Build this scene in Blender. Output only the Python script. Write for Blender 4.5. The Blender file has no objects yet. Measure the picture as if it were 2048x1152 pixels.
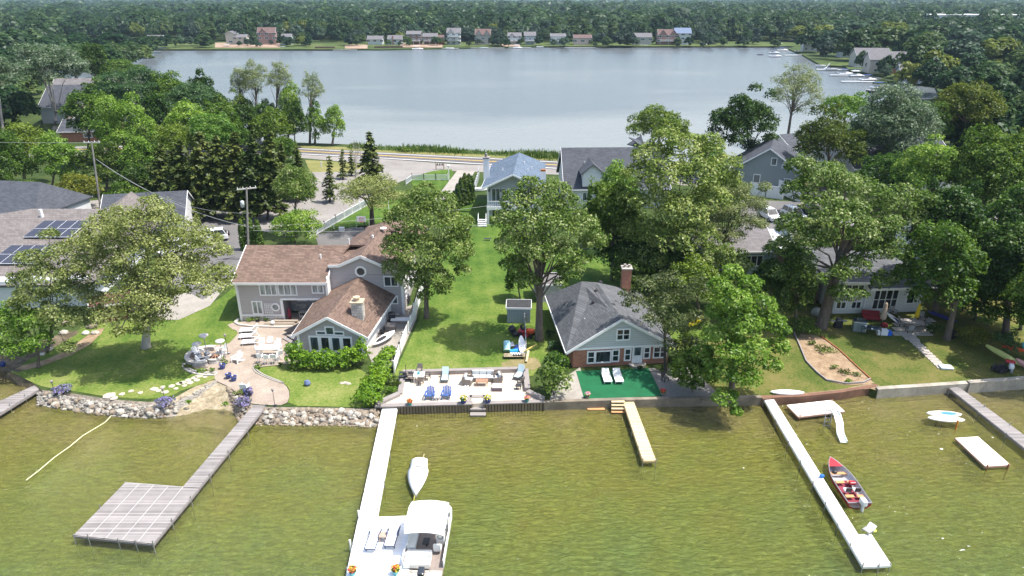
import bpy, bmesh, math, random
import numpy as np
from mathutils import Vector, Matrix
from mathutils.geometry import tessellate_polygon
R = math.radians
S = bpy.context.scene
C = S.collection
# ------------------------------------------------------------ camera, sky, sun
CAMH, FPX, HORY, CX, CY = 33.0, 1365.0, -3, 1024, 576
PITCH = math.atan((CY-HORY)/FPX); CP, SP = math.cos(PITCH), math.sin(PITCH)
cam = bpy.data.cameras.new('camera'); co = bpy.data.objects.new('camera', cam); C.objects.link(co)
co.location = (0, 0, CAMH); co.rotation_euler = (R(90)-PITCH, 0, 0)
cam.sensor_width = 36; cam.lens = 36*FPX/2048; cam.clip_end = 20000; cam.clip_start = 0.5
S.camera = co
S.render.resolution_x, S.render.resolution_y = 1024, 576
SUN_EL, SUN_AZ = R(65), R(95)     # azimuth measured clockwise from +Y
w = bpy.data.worlds.new('World'); S.world = w; w.use_nodes = True
nt = w.node_tree; bg = nt.nodes['Background']
sky = nt.nodes.new('ShaderNodeTexSky'); sky.sky_type = 'NISHITA'; sky.sun_disc = False
sky.sun_elevation = SUN_EL; sky.sun_rotation = SUN_AZ; sky.air_density = 1.2; sky.dust_density = 2.5; sky.ozone_density = 1.0
nt.links.new(sky.outputs[0], bg.inputs[0]); bg.inputs[1].default_value = 0.15
sd = Vector((math.cos(SUN_EL)*math.sin(SUN_AZ), math.cos(SUN_EL)*math.cos(SUN_AZ), math.sin(SUN_EL)))
sl = bpy.data.lights.new('sun', 'SUN'); so = bpy.data.objects.new('sun', sl); C.objects.link(so)
sl.energy = 4.4; sl.angle = R(0.5); sl.color = (1, 0.95, 0.87)
so.rotation_euler = sd.to_track_quat('Z', 'Y').to_euler(); so.location = (60, -40, 200)
S.view_settings.view_transform = 'Standard'; S.view_settings.look = 'None'
S.view_settings.gamma = 1; S.view_settings.exposure = 0.8
S.cycles.max_bounces = 6; S.cycles.transparent_max_bounces = 8; S.cycles.volume_bounces = 0
S.cycles.caustics_reflective = False; S.cycles.caustics_refractive = False
LAND = 0.7
# photo pixel (2048 wide) -> point on the horizontal plane z, or on the vertical plane at depth Y
def G(x, y, z=LAND):
    u = (x-CX)/FPX; v = -(y-CY)/FPX
    t = (z-CAMH)/(-SP+v*CP)
    return (u*t, (CP+v*SP)*t)
def V(x, y, Y):
    u = (x-CX)/FPX; v = -(y-CY)/FPX
    t = Y/(CP+v*SP)
    return (u*t, CAMH+(-SP+v*CP)*t)
def MPP(Y, z=5):   # metres per photo pixel at depth Y
    return (Y*CP-(z-CAMH)*SP)/FPX

# ------------------------------------------------------------ materials
MC = {}
def _n(nt, t, **k):
    n = nt.nodes.new(t)
    for a, b in k.items():
        if a in n.inputs.keys(): n.inputs[a].default_value = b
        else: setattr(n, a, b)
    return n
def c4(c): return (c[0], c[1], c[2], 1)
def newmat(name):
    m = bpy.data.materials.new(name); m.use_nodes = True
    return m, m.node_tree, m.node_tree.nodes['Principled BSDF']
def plain(name, col, rough=.6, var=.12, scale=3., bump=0., metal=0., spec=.4, stretch=None, fine=0.):
    """base colour broken up by noise, optional bump"""
    if name in MC: return MC[name]
    m, nt, p = newmat(name); L = nt.links
    tc = _n(nt, 'ShaderNodeTexCoord'); mp = _n(nt, 'ShaderNodeMapping')
    if stretch: mp.inputs['Scale'].default_value = stretch
    L.new(tc.outputs['Object'], mp.inputs[0])
    nz = _n(nt, 'ShaderNodeTexNoise', Scale=scale, Detail=6., Roughness=.62); L.new(mp.outputs[0], nz.inputs[0])
    rp = _n(nt, 'ShaderNodeValToRGB'); rp.color_ramp.elements[0].position = .3; rp.color_ramp.elements[1].position = .7
    rp.color_ramp.elements[0].color = c4([v*(1-var) for v in col]); rp.color_ramp.elements[1].color = c4([min(1, v*(1+var)) for v in col])
    L.new(nz.outputs[0], rp.inputs[0]); L.new(rp.outputs[0], p.inputs['Base Color'])
    p.inputs['Roughness'].default_value = rough; p.inputs['Metallic'].default_value = metal
    p.inputs['Specular IOR Level'].default_value = spec
    if bump:
        nb = _n(nt, 'ShaderNodeTexNoise', Scale=scale*6, Detail=4.); L.new(mp.outputs[0], nb.inputs[0])
        b = _n(nt, 'ShaderNodeBump', Strength=bump, Distance=.03); L.new(nb.outputs[0], b.inputs['Height']); L.new(b.outputs[0], p.inputs['Normal'])
    MC[name] = m; return m
def banded(name, col, dark, axis='Z', period=.14, lw=.12, var=.08, rough=.6, spec=.3, noise=2., bricks=None, bump=.4):
    """lap siding, planks: lines at a real period along one axis"""
    if name in MC: return MC[name]
    m, nt, p = newmat(name); L = nt.links
    tc = _n(nt, 'ShaderNodeTexCoord'); sp = _n(nt, 'ShaderNodeSeparateXYZ'); L.new(tc.outputs['Object'], sp.inputs[0])
    d = _n(nt, 'ShaderNodeMath', operation='DIVIDE'); L.new(sp.outputs[axis], d.inputs[0]); d.inputs[1].default_value = period
    f = _n(nt, 'ShaderNodeMath', operation='FRACT'); L.new(d.outputs[0], f.inputs[0])
    lt = _n(nt, 'ShaderNodeMath', operation='LESS_THAN'); L.new(f.outputs[0], lt.inputs[0]); lt.inputs[1].default_value = lw
    fl = _n(nt, 'ShaderNodeMath', operation='FLOOR'); L.new(d.outputs[0], fl.inputs[0])
    wn = _n(nt, 'ShaderNodeTexWhiteNoise', noise_dimensions='1D'); L.new(fl.outputs[0], wn.inputs['W'])
    nz = _n(nt, 'ShaderNodeTexNoise', Scale=noise, Detail=6.); L.new(tc.outputs['Object'], nz.inputs[0])
    ad = _n(nt, 'ShaderNodeMath', operation='ADD'); L.new(wn.outputs['Value'], ad.inputs[0]); L.new(nz.outputs[0], ad.inputs[1])
    rp = _n(nt, 'ShaderNodeMapRange'); rp.inputs['From Min'].default_value = .2; rp.inputs['From Max'].default_value = 1.6
    rp.inputs['To Min'].default_value = 1-var; rp.inputs['To Max'].default_value = 1+var; L.new(ad.outputs[0], rp.inputs[0])
    vm = _n(nt, 'ShaderNodeVectorMath', operation='SCALE'); vm.inputs[0].default_value = col; L.new(rp.outputs[0], vm.inputs['Scale'])
    mx = _n(nt, 'ShaderNodeMix', data_type='RGBA'); L.new(lt.outputs[0], mx.inputs[0]); L.new(vm.outputs[0], mx.inputs[6]); mx.inputs[7].default_value = c4(dark)
    L.new(mx.outputs[2], p.inputs['Base Color']); p.inputs['Roughness'].default_value = rough; p.inputs['Specular IOR Level'].default_value = spec
    if bump:
        b = _n(nt, 'ShaderNodeBump', Strength=bump, Distance=.02); L.new(f.outputs[0], b.inputs['Height']); L.new(b.outputs[0], p.inputs['Normal'])
    MC[name] = m; return m
def shingle(name, c1, c2, dark, rowh=.14, bw=.3, var2=.3, uvz=1.6):
    """roof shingles / brick: brick texture on (x+y, z) so that it follows every slope"""
    if name in MC: return MC[name]
    m, nt, p = newmat(name); L = nt.links
    tc = _n(nt, 'ShaderNodeTexCoord'); sp = _n(nt, 'ShaderNodeSeparateXYZ'); L.new(tc.outputs['Object'], sp.inputs[0])
    ad = _n(nt, 'ShaderNodeMath', operation='ADD'); L.new(sp.outputs[0], ad.inputs[0]); L.new(sp.outputs[1], ad.inputs[1])
    mz = _n(nt, 'ShaderNodeMath', operation='MULTIPLY'); L.new(sp.outputs[2], mz.inputs[0]); mz.inputs[1].default_value = uvz
    cb = _n(nt, 'ShaderNodeCombineXYZ'); L.new(ad.outputs[0], cb.inputs[0]); L.new(mz.outputs[0], cb.inputs[1])
    br = _n(nt, 'ShaderNodeTexBrick', Scale=1.); br.inputs['Brick Width'].default_value = bw; br.inputs['Row Height'].default_value = rowh
    br.inputs['Mortar Size'].default_value = .012; br.inputs['Mortar'].default_value = c4(dark)
    br.inputs['Color1'].default_value = c4(c1); br.inputs['Color2'].default_value = c4(c2); br.inputs['Bias'].default_value = -.1
    L.new(cb.outputs[0], br.inputs[0])
    nz = _n(nt, 'ShaderNodeTexNoise', Scale=.6, Detail=7., Roughness=.7); L.new(tc.outputs['Object'], nz.inputs[0])
    rp = _n(nt, 'ShaderNodeMapRange'); rp.inputs['From Min'].default_value = .3; rp.inputs['From Max'].default_value = .7
    rp.inputs['To Min'].default_value = 1-var2/2; rp.inputs['To Max'].default_value = 1+var2/2; L.new(nz.outputs[0], rp.inputs[0])
    vm = _n(nt, 'ShaderNodeVectorMath', operation='SCALE'); L.new(br.outputs[0], vm.inputs[0]); L.new(rp.outputs[0], vm.inputs['Scale'])
    L.new(vm.outputs[0], p.inputs['Base Color']); p.inputs['Roughness'].default_value = .85; p.inputs['Specular IOR Level'].default_value = .2
    b = _n(nt, 'ShaderNodeBump', Strength=.5, Distance=.02); L.new(br.outputs[1], b.inputs['Height']); b.invert = True; L.new(b.outputs[0], p.inputs['Normal'])
    MC[name] = m; return m
def blend(name, cols, scale, pos=None, rough=.9, bump=.3, bscale=12., detail=8., spec=.2, stripes=None, dist=.05, scale2=None, ygrad=None):
    """several colours mixed by noise (ground, lawn, gravel)"""
    if name in MC: return MC[name]
    m, nt, p = newmat(name); L = nt.links
    g = _n(nt, 'ShaderNodeNewGeometry')
    nz = _n(nt, 'ShaderNodeTexNoise', Scale=scale, Detail=detail, Roughness=.65); L.new(g.outputs['Position'], nz.inputs[0])
    src = nz.outputs[0]
    if scale2:
        n2 = _n(nt, 'ShaderNodeTexNoise', Scale=scale2, Detail=4., Roughness=.7); L.new(g.outputs['Position'], n2.inputs[0])
        mx = _n(nt, 'ShaderNodeMath', operation='MULTIPLY_ADD'); L.new(n2.outputs[0], mx.inputs[0]); mx.inputs[1].default_value = .55; 
        hm = _n(nt, 'ShaderNodeMath', operation='MULTIPLY_ADD'); L.new(src, hm.inputs[0]); hm.inputs[1].default_value = .6; hm.inputs[2].default_value = -.075
        L.new(hm.outputs[0], mx.inputs[2]); src = mx.outputs[0]
    if stripes:
        ang, per, amt = stripes
        sp = _n(nt, 'ShaderNodeSeparateXYZ'); L.new(g.outputs['Position'], sp.inputs[0])
        a1 = _n(nt, 'ShaderNodeMath', operation='MULTIPLY'); L.new(sp.outputs[0], a1.inputs[0]); a1.inputs[1].default_value = math.cos(ang)*6.283/per
        a2 = _n(nt, 'ShaderNodeMath', operation='MULTIPLY_ADD'); L.new(sp.outputs[1], a2.inputs[0]); a2.inputs[1].default_value = math.sin(ang)*6.283/per; L.new(a1.outputs[0], a2.inputs[2])
        a3 = _n(nt, 'ShaderNodeMath', operation='SINE'); L.new(a2.outputs[0], a3.inputs[0])
        a4 = _n(nt, 'ShaderNodeMath', operation='MULTIPLY_ADD'); L.new(a3.outputs[0], a4.inputs[0]); a4.inputs[1].default_value = amt; L.new(src, a4.inputs[2])
        src = a4.outputs[0]
    if ygrad:      # the grass dries out towards the lake
        sq = _n(nt, 'ShaderNodeSeparateXYZ'); L.new(g.outputs['Position'], sq.inputs[0]); ym = _n(nt, 'ShaderNodeMapRange'); L.new(sq.outputs[1], ym.inputs[0])
        ym.inputs['From Min'].default_value, ym.inputs['From Max'].default_value, ym.inputs['To Min'].default_value, ym.inputs['To Max'].default_value = ygrad
        ya = _n(nt, 'ShaderNodeMath', operation='ADD'); L.new(src, ya.inputs[0]); L.new(ym.outputs[0], ya.inputs[1]); src = ya.outputs[0]
    rp = _n(nt, 'ShaderNodeValToRGB'); cr = rp.color_ramp
    pos = pos or [.32+.36*i/(len(cols)-1) for i in range(len(cols))]
    while len(cr.elements) < len(cols): cr.elements.new(.5)
    for i, (c, q) in enumerate(zip(cols, pos)): cr.elements[i].position = q; cr.elements[i].color = c4(c)
    L.new(src, rp.inputs[0]); L.new(rp.outputs[0], p.inputs['Base Color'])
    p.inputs['Roughness'].default_value = rough; p.inputs['Specular IOR Level'].default_value = spec
    nb = _n(nt, 'ShaderNodeTexNoise', Scale=bscale, Detail=5., Roughness=.7); L.new(g.outputs['Position'], nb.inputs[0])
    b = _n(nt, 'ShaderNodeBump', Strength=bump, Distance=dist); L.new(nb.outputs[0], b.inputs['Height']); L.new(b.outputs[0], p.inputs['Normal'])
    MC[name] = m; return m
def foliage(name, a, b, c=None, trans=.42, objvar=.25, nscale=.5):
    """leaf colours vary leaf by leaf and branch by branch, plus from tree to tree"""
    if name in MC: return MC[name]
    m, nt, p = newmat(name); L = nt.links; nt.nodes.remove(p)
    g = _n(nt, 'ShaderNodeNewGeometry'); oi = _n(nt, 'ShaderNodeObjectInfo'); tc = _n(nt, 'ShaderNodeTexCoord')
    nz = _n(nt, 'ShaderNodeTexNoise', Scale=nscale, Detail=3.); L.new(tc.outputs['Object'], nz.inputs[0])
    ad = _n(nt, 'ShaderNodeMath', operation='MULTIPLY_ADD'); L.new(g.outputs['Random Per Island'], ad.inputs[0]); ad.inputs[1].default_value = .55
    n2 = _n(nt, 'ShaderNodeMath', operation='MULTIPLY_ADD'); L.new(nz.outputs[0], n2.inputs[0]); n2.inputs[1].default_value = 1.2; n2.inputs[2].default_value = -.36
    L.new(n2.outputs[0], ad.inputs[2])
    rp = _n(nt, 'ShaderNodeValToRGB'); cr = rp.color_ramp; cr.elements[0].position = .2; cr.elements[0].color = c4(a)
    cr.elements[1].position = .62; cr.elements[1].color = c4(b)
    if c: e = cr.elements.new(.9); e.color = c4(c)
    L.new(ad.outputs[0], rp.inputs[0])
    ov = _n(nt, 'ShaderNodeMapRange'); L.new(oi.outputs['Random'], ov.inputs[0]); ov.inputs['To Min'].default_value = 1-objvar; ov.inputs['To Max'].default_value = 1+objvar
    hs = _n(nt, 'ShaderNodeHueSaturation'); L.new(rp.outputs[0], hs.inputs['Color']); L.new(ov.outputs[0], hs.inputs['Value'])
    mh = _n(nt, 'ShaderNodeMapRange'); L.new(oi.outputs['Random'], mh.inputs[0]); mh.inputs['To Min'].default_value = .5+.08*objvar; mh.inputs['To Max'].default_value = .5-.08*objvar
    L.new(mh.outputs[0], hs.inputs['Hue'])
    df = _n(nt, 'ShaderNodeBsdfDiffuse'); tr = _n(nt, 'ShaderNodeBsdfTranslucent'); mx = _n(nt, 'ShaderNodeMixShader'); mx.inputs[0].default_value = trans
    L.new(hs.outputs[0], df.inputs[0]); L.new(hs.outputs[0], tr.inputs[0])
    L.new(df.outputs[0], mx.inputs[1]); L.new(tr.outputs[0], mx.inputs[2])
    gl = _n(nt, 'ShaderNodeBsdfGlossy', Roughness=.45); gl.inputs['Color'].default_value = (.9, .95, 1, 1)
    m2 = _n(nt, 'ShaderNodeMixShader'); m2.inputs[0].default_value = .015; L.new(mx.outputs[0], m2.inputs[1]); L.new(gl.outputs[0], m2.inputs[2])
    L.new(m2.outputs[0], nt.nodes['Material Output'].inputs[0])
    MC[name] = m; return m
def glass(name, col=(.03, .045, .05), rough=.06):
    if name in MC: return MC[name]
    m, nt, p = newmat(name); L = nt.links
    tc = _n(nt, 'ShaderNodeTexCoord'); mp = _n(nt, 'ShaderNodeMapping'); mp.inputs['Scale'].default_value = (1, 1, .25); L.new(tc.outputs['Object'], mp.inputs[0])
    nz = _n(nt, 'ShaderNodeTexNoise', Scale=2.2, Detail=3.); L.new(mp.outputs[0], nz.inputs[0])
    rp = _n(nt, 'ShaderNodeValToRGB'); rp.color_ramp.elements[0].position = .42; rp.color_ramp.elements[1].position = .6
    rp.color_ramp.elements[0].color = c4(col); rp.color_ramp.elements[1].color = c4([v*2.2+.015 for v in col])
    L.new(nz.outputs[0], rp.inputs[0]); L.new(rp.outputs[0], p.inputs['Base Color'])
    p.inputs['Roughness'].default_value = rough; p.inputs['Specular IOR Level'].default_value = .8
    MC[name] = m; return m

# ------------------------------------------------------------ mesh helpers
def np_mesh(name, verts, quads):
    me = bpy.data.meshes.new(name); verts = np.asarray(verts, dtype=np.float32); quads = np.asarray(quads, dtype=np.int32)
    me.vertices.add(len(verts)); me.vertices.foreach_set('co', verts.ravel())
    n, k = quads.shape
    me.loops.add(n*k); me.loops.foreach_set('vertex_index', quads.ravel())
    me.polygons.add(n); me.polygons.foreach_set('loop_start', np.arange(0, n*k, k, dtype=np.int32))
    me.update(calc_edges=True); return me
class MB:
    def __init__(s, off=(0, 0, 0)): s.v = []; s.f = []; s.o = Vector(off)
    def add(s, vs, fs):
        n = len(s.v); s.v += [Vector(v) for v in vs]; s.f += [[i+n for i in f] for f in fs]; return s
    def obox(s, c, a, b, d):
        c, a, b, d = Vector(c), Vector(a), Vector(b), Vector(d)
        vs = [c-a-b-d, c+a-b-d, c+a+b-d, c-a+b-d, c-a-b+d, c+a-b+d, c+a+b+d, c-a+b+d]
        return s.add(vs, [(0, 3, 2, 1), (4, 5, 6, 7), (0, 1, 5, 4), (1, 2, 6, 5), (2, 3, 7, 6), (3, 0, 4, 7)])
    def box(s, c, d, rz=0, rx=0, ry=0):
        M = Matrix.Rotation(rz, 3, 'Z') @ Matrix.Rotation(rx, 3, 'X') @ Matrix.Rotation(ry, 3, 'Y')
        return s.obox(c, M @ Vector((d[0]/2, 0, 0)), M @ Vector((0, d[1]/2, 0)), M @ Vector((0, 0, d[2]/2)))
    def beam(s, a, b, w, h):
        a, b = Vector(a), Vector(b); d = b-a; l = d.length; d.normalize()
        u = d.cross(Vector((0, 0, 1)))
        if u.length < .01: u = Vector((1, 0, 0))
        u.normalize(); n = u.cross(d)
        return s.obox((a+b)/2, d*l/2, u*w/2, n*h/2)
    def tube(s, pts, r, n=6, cap=True):
        pts = [Vector(p) for p in pts]; k = len(pts)
        rr = r if isinstance(r, (list, tuple)) else [r]*k
        vs = []
        for i, p in enumerate(pts):
            d = (pts[min(i+1, k-1)]-pts[max(i-1, 0)]).normalized()
            u = d.cross(Vector((0, 0, 1)) if abs(d.z) < .95 else Vector((1, 0, 0))).normalized(); q = d.cross(u)
            vs += [p+(u*math.cos(2*math.pi*j/n)+q*math.sin(2*math.pi*j/n))*rr[i] for j in range(n)]
        fs = [(i*n+j, i*n+(j+1) % n, (i+1)*n+(j+1) % n, (i+1)*n+j) for i in range(k-1) for j in range(n)]
        if cap: fs += [tuple(range(n))[::-1], tuple((k-1)*n+j for j in range(n))]
        return s.add(vs, fs)
    def lathe(s, prof, c=(0, 0, 0), n=14):   # prof: (r, z)
        vs = [(c[0]+r*math.cos(2*math.pi*j/n), c[1]+r*math.sin(2*math.pi*j/n), c[2]+z) for r, z in prof for j in range(n)]
        k = len(prof)
        fs = [(i*n+j, i*n+(j+1) % n, (i+1)*n+(j+1) % n, (i+1)*n+j) for i in range(k-1) for j in range(n)]
        fs += [tuple(range(n))[::-1], tuple((k-1)*n+j for j in range(n))]
        return s.add(vs, fs)
    def prism(s, poly, z0, z1):
        n = len(poly); ar = sum(poly[i][0]*poly[(i+1) % n][1]-poly[(i+1) % n][0]*poly[i][1] for i in range(n))
        if ar < 0: poly = poly[::-1]
        vs = [(p[0], p[1], z0) for p in poly]+[(p[0], p[1], z1) for p in poly]
        fs = [(i, (i+1) % n, (i+1) % n+n, i+n) for i in range(n)]
        tri = tessellate_polygon([[Vector((p[0], p[1], 0)) for p in poly]])
        for t in tri:
            a, b, c = [Vector(poly[i]) for i in t]
            if (b-a).cross(c-a) < 0: t = t[::-1]
            fs += [tuple(i+n for i in t), tuple(t[::-1])]
        return s.add(vs, fs)
    def slab(s, pts, th):       # 3D polygon given thickness downwards
        pts = [Vector(p) for p in pts]; n = len(pts)
        vs = pts+[p-Vector((0, 0, th)) for p in pts]
        fs = [tuple(range(n)), tuple(range(2*n-1, n-1, -1))]+[(i, i+n, (i+1) % n+n, (i+1) % n) for i in range(n)]
        return s.add(vs, fs)
    def ell(s, c, r, n=10, m=7, jit=0, rnd=None):
        vs = []; 
        for i in range(m+1):
            t = math.pi*i/m
            for j in range(n):
                a = 2*math.pi*j/n; q = 1+(rnd.uniform(-jit, jit) if jit and 0 < i < m else 0)
                vs.append((c[0]+r[0]*q*math.sin(t)*math.cos(a), c[1]+r[1]*q*math.sin(t)*math.sin(a), c[2]-r[2]*q*math.cos(t)))
        return s.add(vs, [(i*n+j, i*n+(j+1) % n, (i+1)*n+(j+1) % n, (i+1)*n+j) for i in range(m) for j in range(n)])
    def build(s, name, mat, root=None, smooth=False, bevel=0):
        me = bpy.data.meshes.new(name); me.from_pydata([v-s.o for v in s.v], [], s.f); me.validate()
        if mat: me.materials.append(mat)
        bm = bmesh.new(); bm.from_mesh(me); bmesh.ops.recalc_face_normals(bm, faces=bm.faces); bm.to_mesh(me); bm.free()
        if smooth: me.polygons.foreach_set('use_smooth', [True]*len(me.polygons))
        o = bpy.data.objects.new(name, me); C.objects.link(o)
        if root: o.parent = root
        elif s.o.length: o.location = s.o
        if bevel:
            b = o.modifiers.new('bevel', 'BEVEL'); b.width = bevel; b.segments = 2; b.limit_method = 'ANGLE'
        return o
def tag(o, label, cat, group=None, kind=None):
    if label: o['label'] = label
    if cat: o['category'] = cat
    if group: o['group'] = group
    if kind: o['kind'] = kind
    return o
def thing(name, label, cat, loc=(0, 0, 0), rz=0, group=None):
    o = bpy.data.objects.new(name, None); C.objects.link(o); o.location = loc; o.rotation_euler = (0, 0, rz)
    o.empty_display_size = .3
    return tag(o, label, cat, group)
def kids(o): return [c for c in bpy.data.objects if c.parent == o]
KC = {}
def copy_thing(o, loc, rz=None, label=None, scale=None, group=None):
    def tree(x):
        if x.name not in KC: KC[x.name] = [(c, tree(c)) for c in kids(x)]
        return KC[x.name]
    def rec(x, par, t):
        c = x.copy(); C.objects.link(c)
        if par: c.parent = par
        for k, kt in t: rec(k, c, kt)
        return c
    r = rec(o, None, tree(o)); r.location = loc
    if rz is not None: r.rotation_euler = (0, 0, rz)
    if label: r['label'] = label
    if scale: r.scale = scale if isinstance(scale, (tuple, list)) else (scale,)*3
    if group: r['group'] = group
    return r
def sheet(name, pxpoly, mat, dz, z=LAND, world=False, kind='structure'):
    pts = [p if world else G(p[0], p[1], z) for p in pxpoly]
    vs = [Vector((p[0], p[1], 0)) for p in pts]
    me = bpy.data.meshes.new(name); tris = tessellate_polygon([vs]); out = []
    for t in tris:
        a, b, c = [vs[i] for i in t]
        out.append(t if (b-a).cross(c-a).z > 0 else t[::-1])
    me.from_pydata([(v.x, v.y, z+dz) for v in vs], [], out); me.materials.append(mat)
    o = bpy.data.objects.new(name, me); C.objects.link(o)
    if kind: o['kind'] = kind
    return o
def smooth_poly(pts, it=2):
    for _ in range(it):
        n = len(pts); q = []
        for i in range(n):
            a, b = pts[i], pts[(i+1) % n]
            q += [(a[0]*.75+b[0]*.25, a[1]*.75+b[1]*.25), (a[0]*.25+b[0]*.75, a[1]*.25+b[1]*.75)]
        pts = q
    return pts

# ------------------------------------------------------------ the land and the water
GRASSA = [(.035, .08, .01), (.062, .118, .015), (.12, .168, .03), (.22, .225, .075)]
m_lawn = blend('lawn', GRASSA, .3, rough=.95, bump=.6, bscale=18., stripes=(.1, 1.5, .014), scale2=4., pos=[.33, .45, .58, .74], ygrad=(52, 85, .1, -.06))
m_lawn2 = blend('lawn_rough', [(.035, .06, .01), (.065, .095, .016), (.135, .13, .035), (.19, .145, .07)], .3, rough=.95, bump=.6, bscale=22., scale2=6., pos=[.3, .44, .56, .7])
m_ground = blend('wood_floor', [(.018, .035, .008), (.03, .055, .012), (.055, .08, .02), (.09, .085, .04)], .09, rough=.95, bump=.8, bscale=3., scale2=1.6)
m_wall_land = plain('earth_bank', (.12, .1, .07), .95, .3, 2., .6)
near_px = [(-700, 850), (0, 800), (60, 795), (85, 786), (120, 802), (200, 815), (290, 824), (352, 828), (382, 806), (415, 798), (440, 800), (462, 812), (478, 838), (540, 846), (640, 846), (750, 848)]
bank = [((-700, 800), (-700, 835)), ((-60, 752), (-60, 772)), ((10, 742), (10, 760)), ((48, 752), (45, 776)), ((84, 780), (84, 802)), ((140, 786), (130, 815)), ((224, 799), (215, 828)), ((300, 804), (290, 838)), ((345, 798), (350, 840)), ((366, 786), (385, 834)), ((395, 770), (412, 828)), ((430, 759), (450, 830)), ((462, 774), (470, 838)), ((486, 806), (486, 850)), ((535, 814), (535, 854)), ((640, 815), (640, 854)), ((752, 817), (752, 858))]
def back(x, y): p = G(x, y); return (p[0], p[1]+.3)
near = [(-2500, 44)]+[G(*t) for t, b in bank]+[back(751, 817), back(1088, 806), back(1240, 804), back(1524, 797), back(1740, 779), back(1757, 786), back(2048, 767), G(2900, 705), (2500, 50)]
far_px = [(-60, 140), (150, 160), (200, 195), (330, 262), (460, 286), (540, 289), (600, 291), (690, 294), (760, 300), (850, 304), (960, 309), (1060, 315), (1128, 318), (1250, 324), (1400, 332), (1480, 318), (1560, 290), (1640, 262), (1760, 236), (1880, 196),
          (1870, 176), (1800, 166), (1745, 168), (1770, 156), (1700, 144), (1690, 136), (1640, 132), (1605, 112), (1575, 99), (1640, 80), (1600, 76), (1530, 88), (1400, 90), (1280, 92), (1150, 94), (1060, 95), (960, 97), (860, 99), (760, 101), (660, 100), (560, 97), (440, 97), (330, 99), (250, 104), (170, 98), (60, 92), (-60, 92)]
hole = [G(x, y, 0) for x, y in far_px]
outer = near+[(2500, 800), (2500, 900), (-2500, 900), (-2500, 800)]
def land():
    vs = [Vector((p[0], p[1], 0)) for p in outer]; hs = [Vector((p[0], p[1], 0)) for p in hole]
    tris = tessellate_polygon([vs, hs]); allv = vs+hs; out = []
    for t in tris:
        a, b, c = [allv[i] for i in t]
        out.append(t if (b-a).cross(c-a).z > 0 else t[::-1])
    n = len(allv); V3 = [(v.x, v.y, LAND) for v in allv]+[(v.x, v.y, -2) for v in allv]
    F = list(out)
    no, nh = len(outer), len(hole)
    for i in range(no): j = (i+1) % no; F.append((i, j, j+n, i+n))
    for i in range(nh): j = (i+1) % nh; F.append((no+i, no+j, no+j+n, no+i+n))
    me = bpy.data.meshes.new('ground'); me.from_pydata(V3, [], F); me.materials.append(m_ground)
    o = bpy.data.objects.new('ground', me); C.objects.link(o); o['kind'] = 'structure'
land()
rng = np.random.default_rng(5)
def hills():
    nx, ny = 90, 26; xs = np.linspace(-6500, 6500, nx); ys = 800+np.linspace(0, 1, ny)**1.6*7200
    v = []; 
    for y in ys:
        for x in xs:
            t = max(0, (y-850)/2600)
            v.append((x, y, LAND+.02+t*9+math.sin(x*.0021+y*.0013)*4*min(1, t)+math.sin(x*.0007-y*.001+2)*5*min(1, t)+6*min(1, max(0, -x/2000))*min(1, t)))
    q = [(j*nx+i, j*nx+i+1, (j+1)*nx+i+1, (j+1)*nx+i) for j in range(ny-1) for i in range(nx-1)]
    me = np_mesh('hills', v, q); me.materials.append(m_ground)
    o = bpy.data.objects.new('hills', me); C.objects.link(o); o['kind'] = 'structure'
hills()
def hill_z(x, y):
    t = max(0, (y-850)/2600)
    return LAND+t*9+math.sin(x*.0021+y*.0013)*4*min(1, t)+math.sin(x*.0007-y*.001+2)*5*min(1, t)+6*min(1, max(0, -x/2000))*min(1, t)
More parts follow.
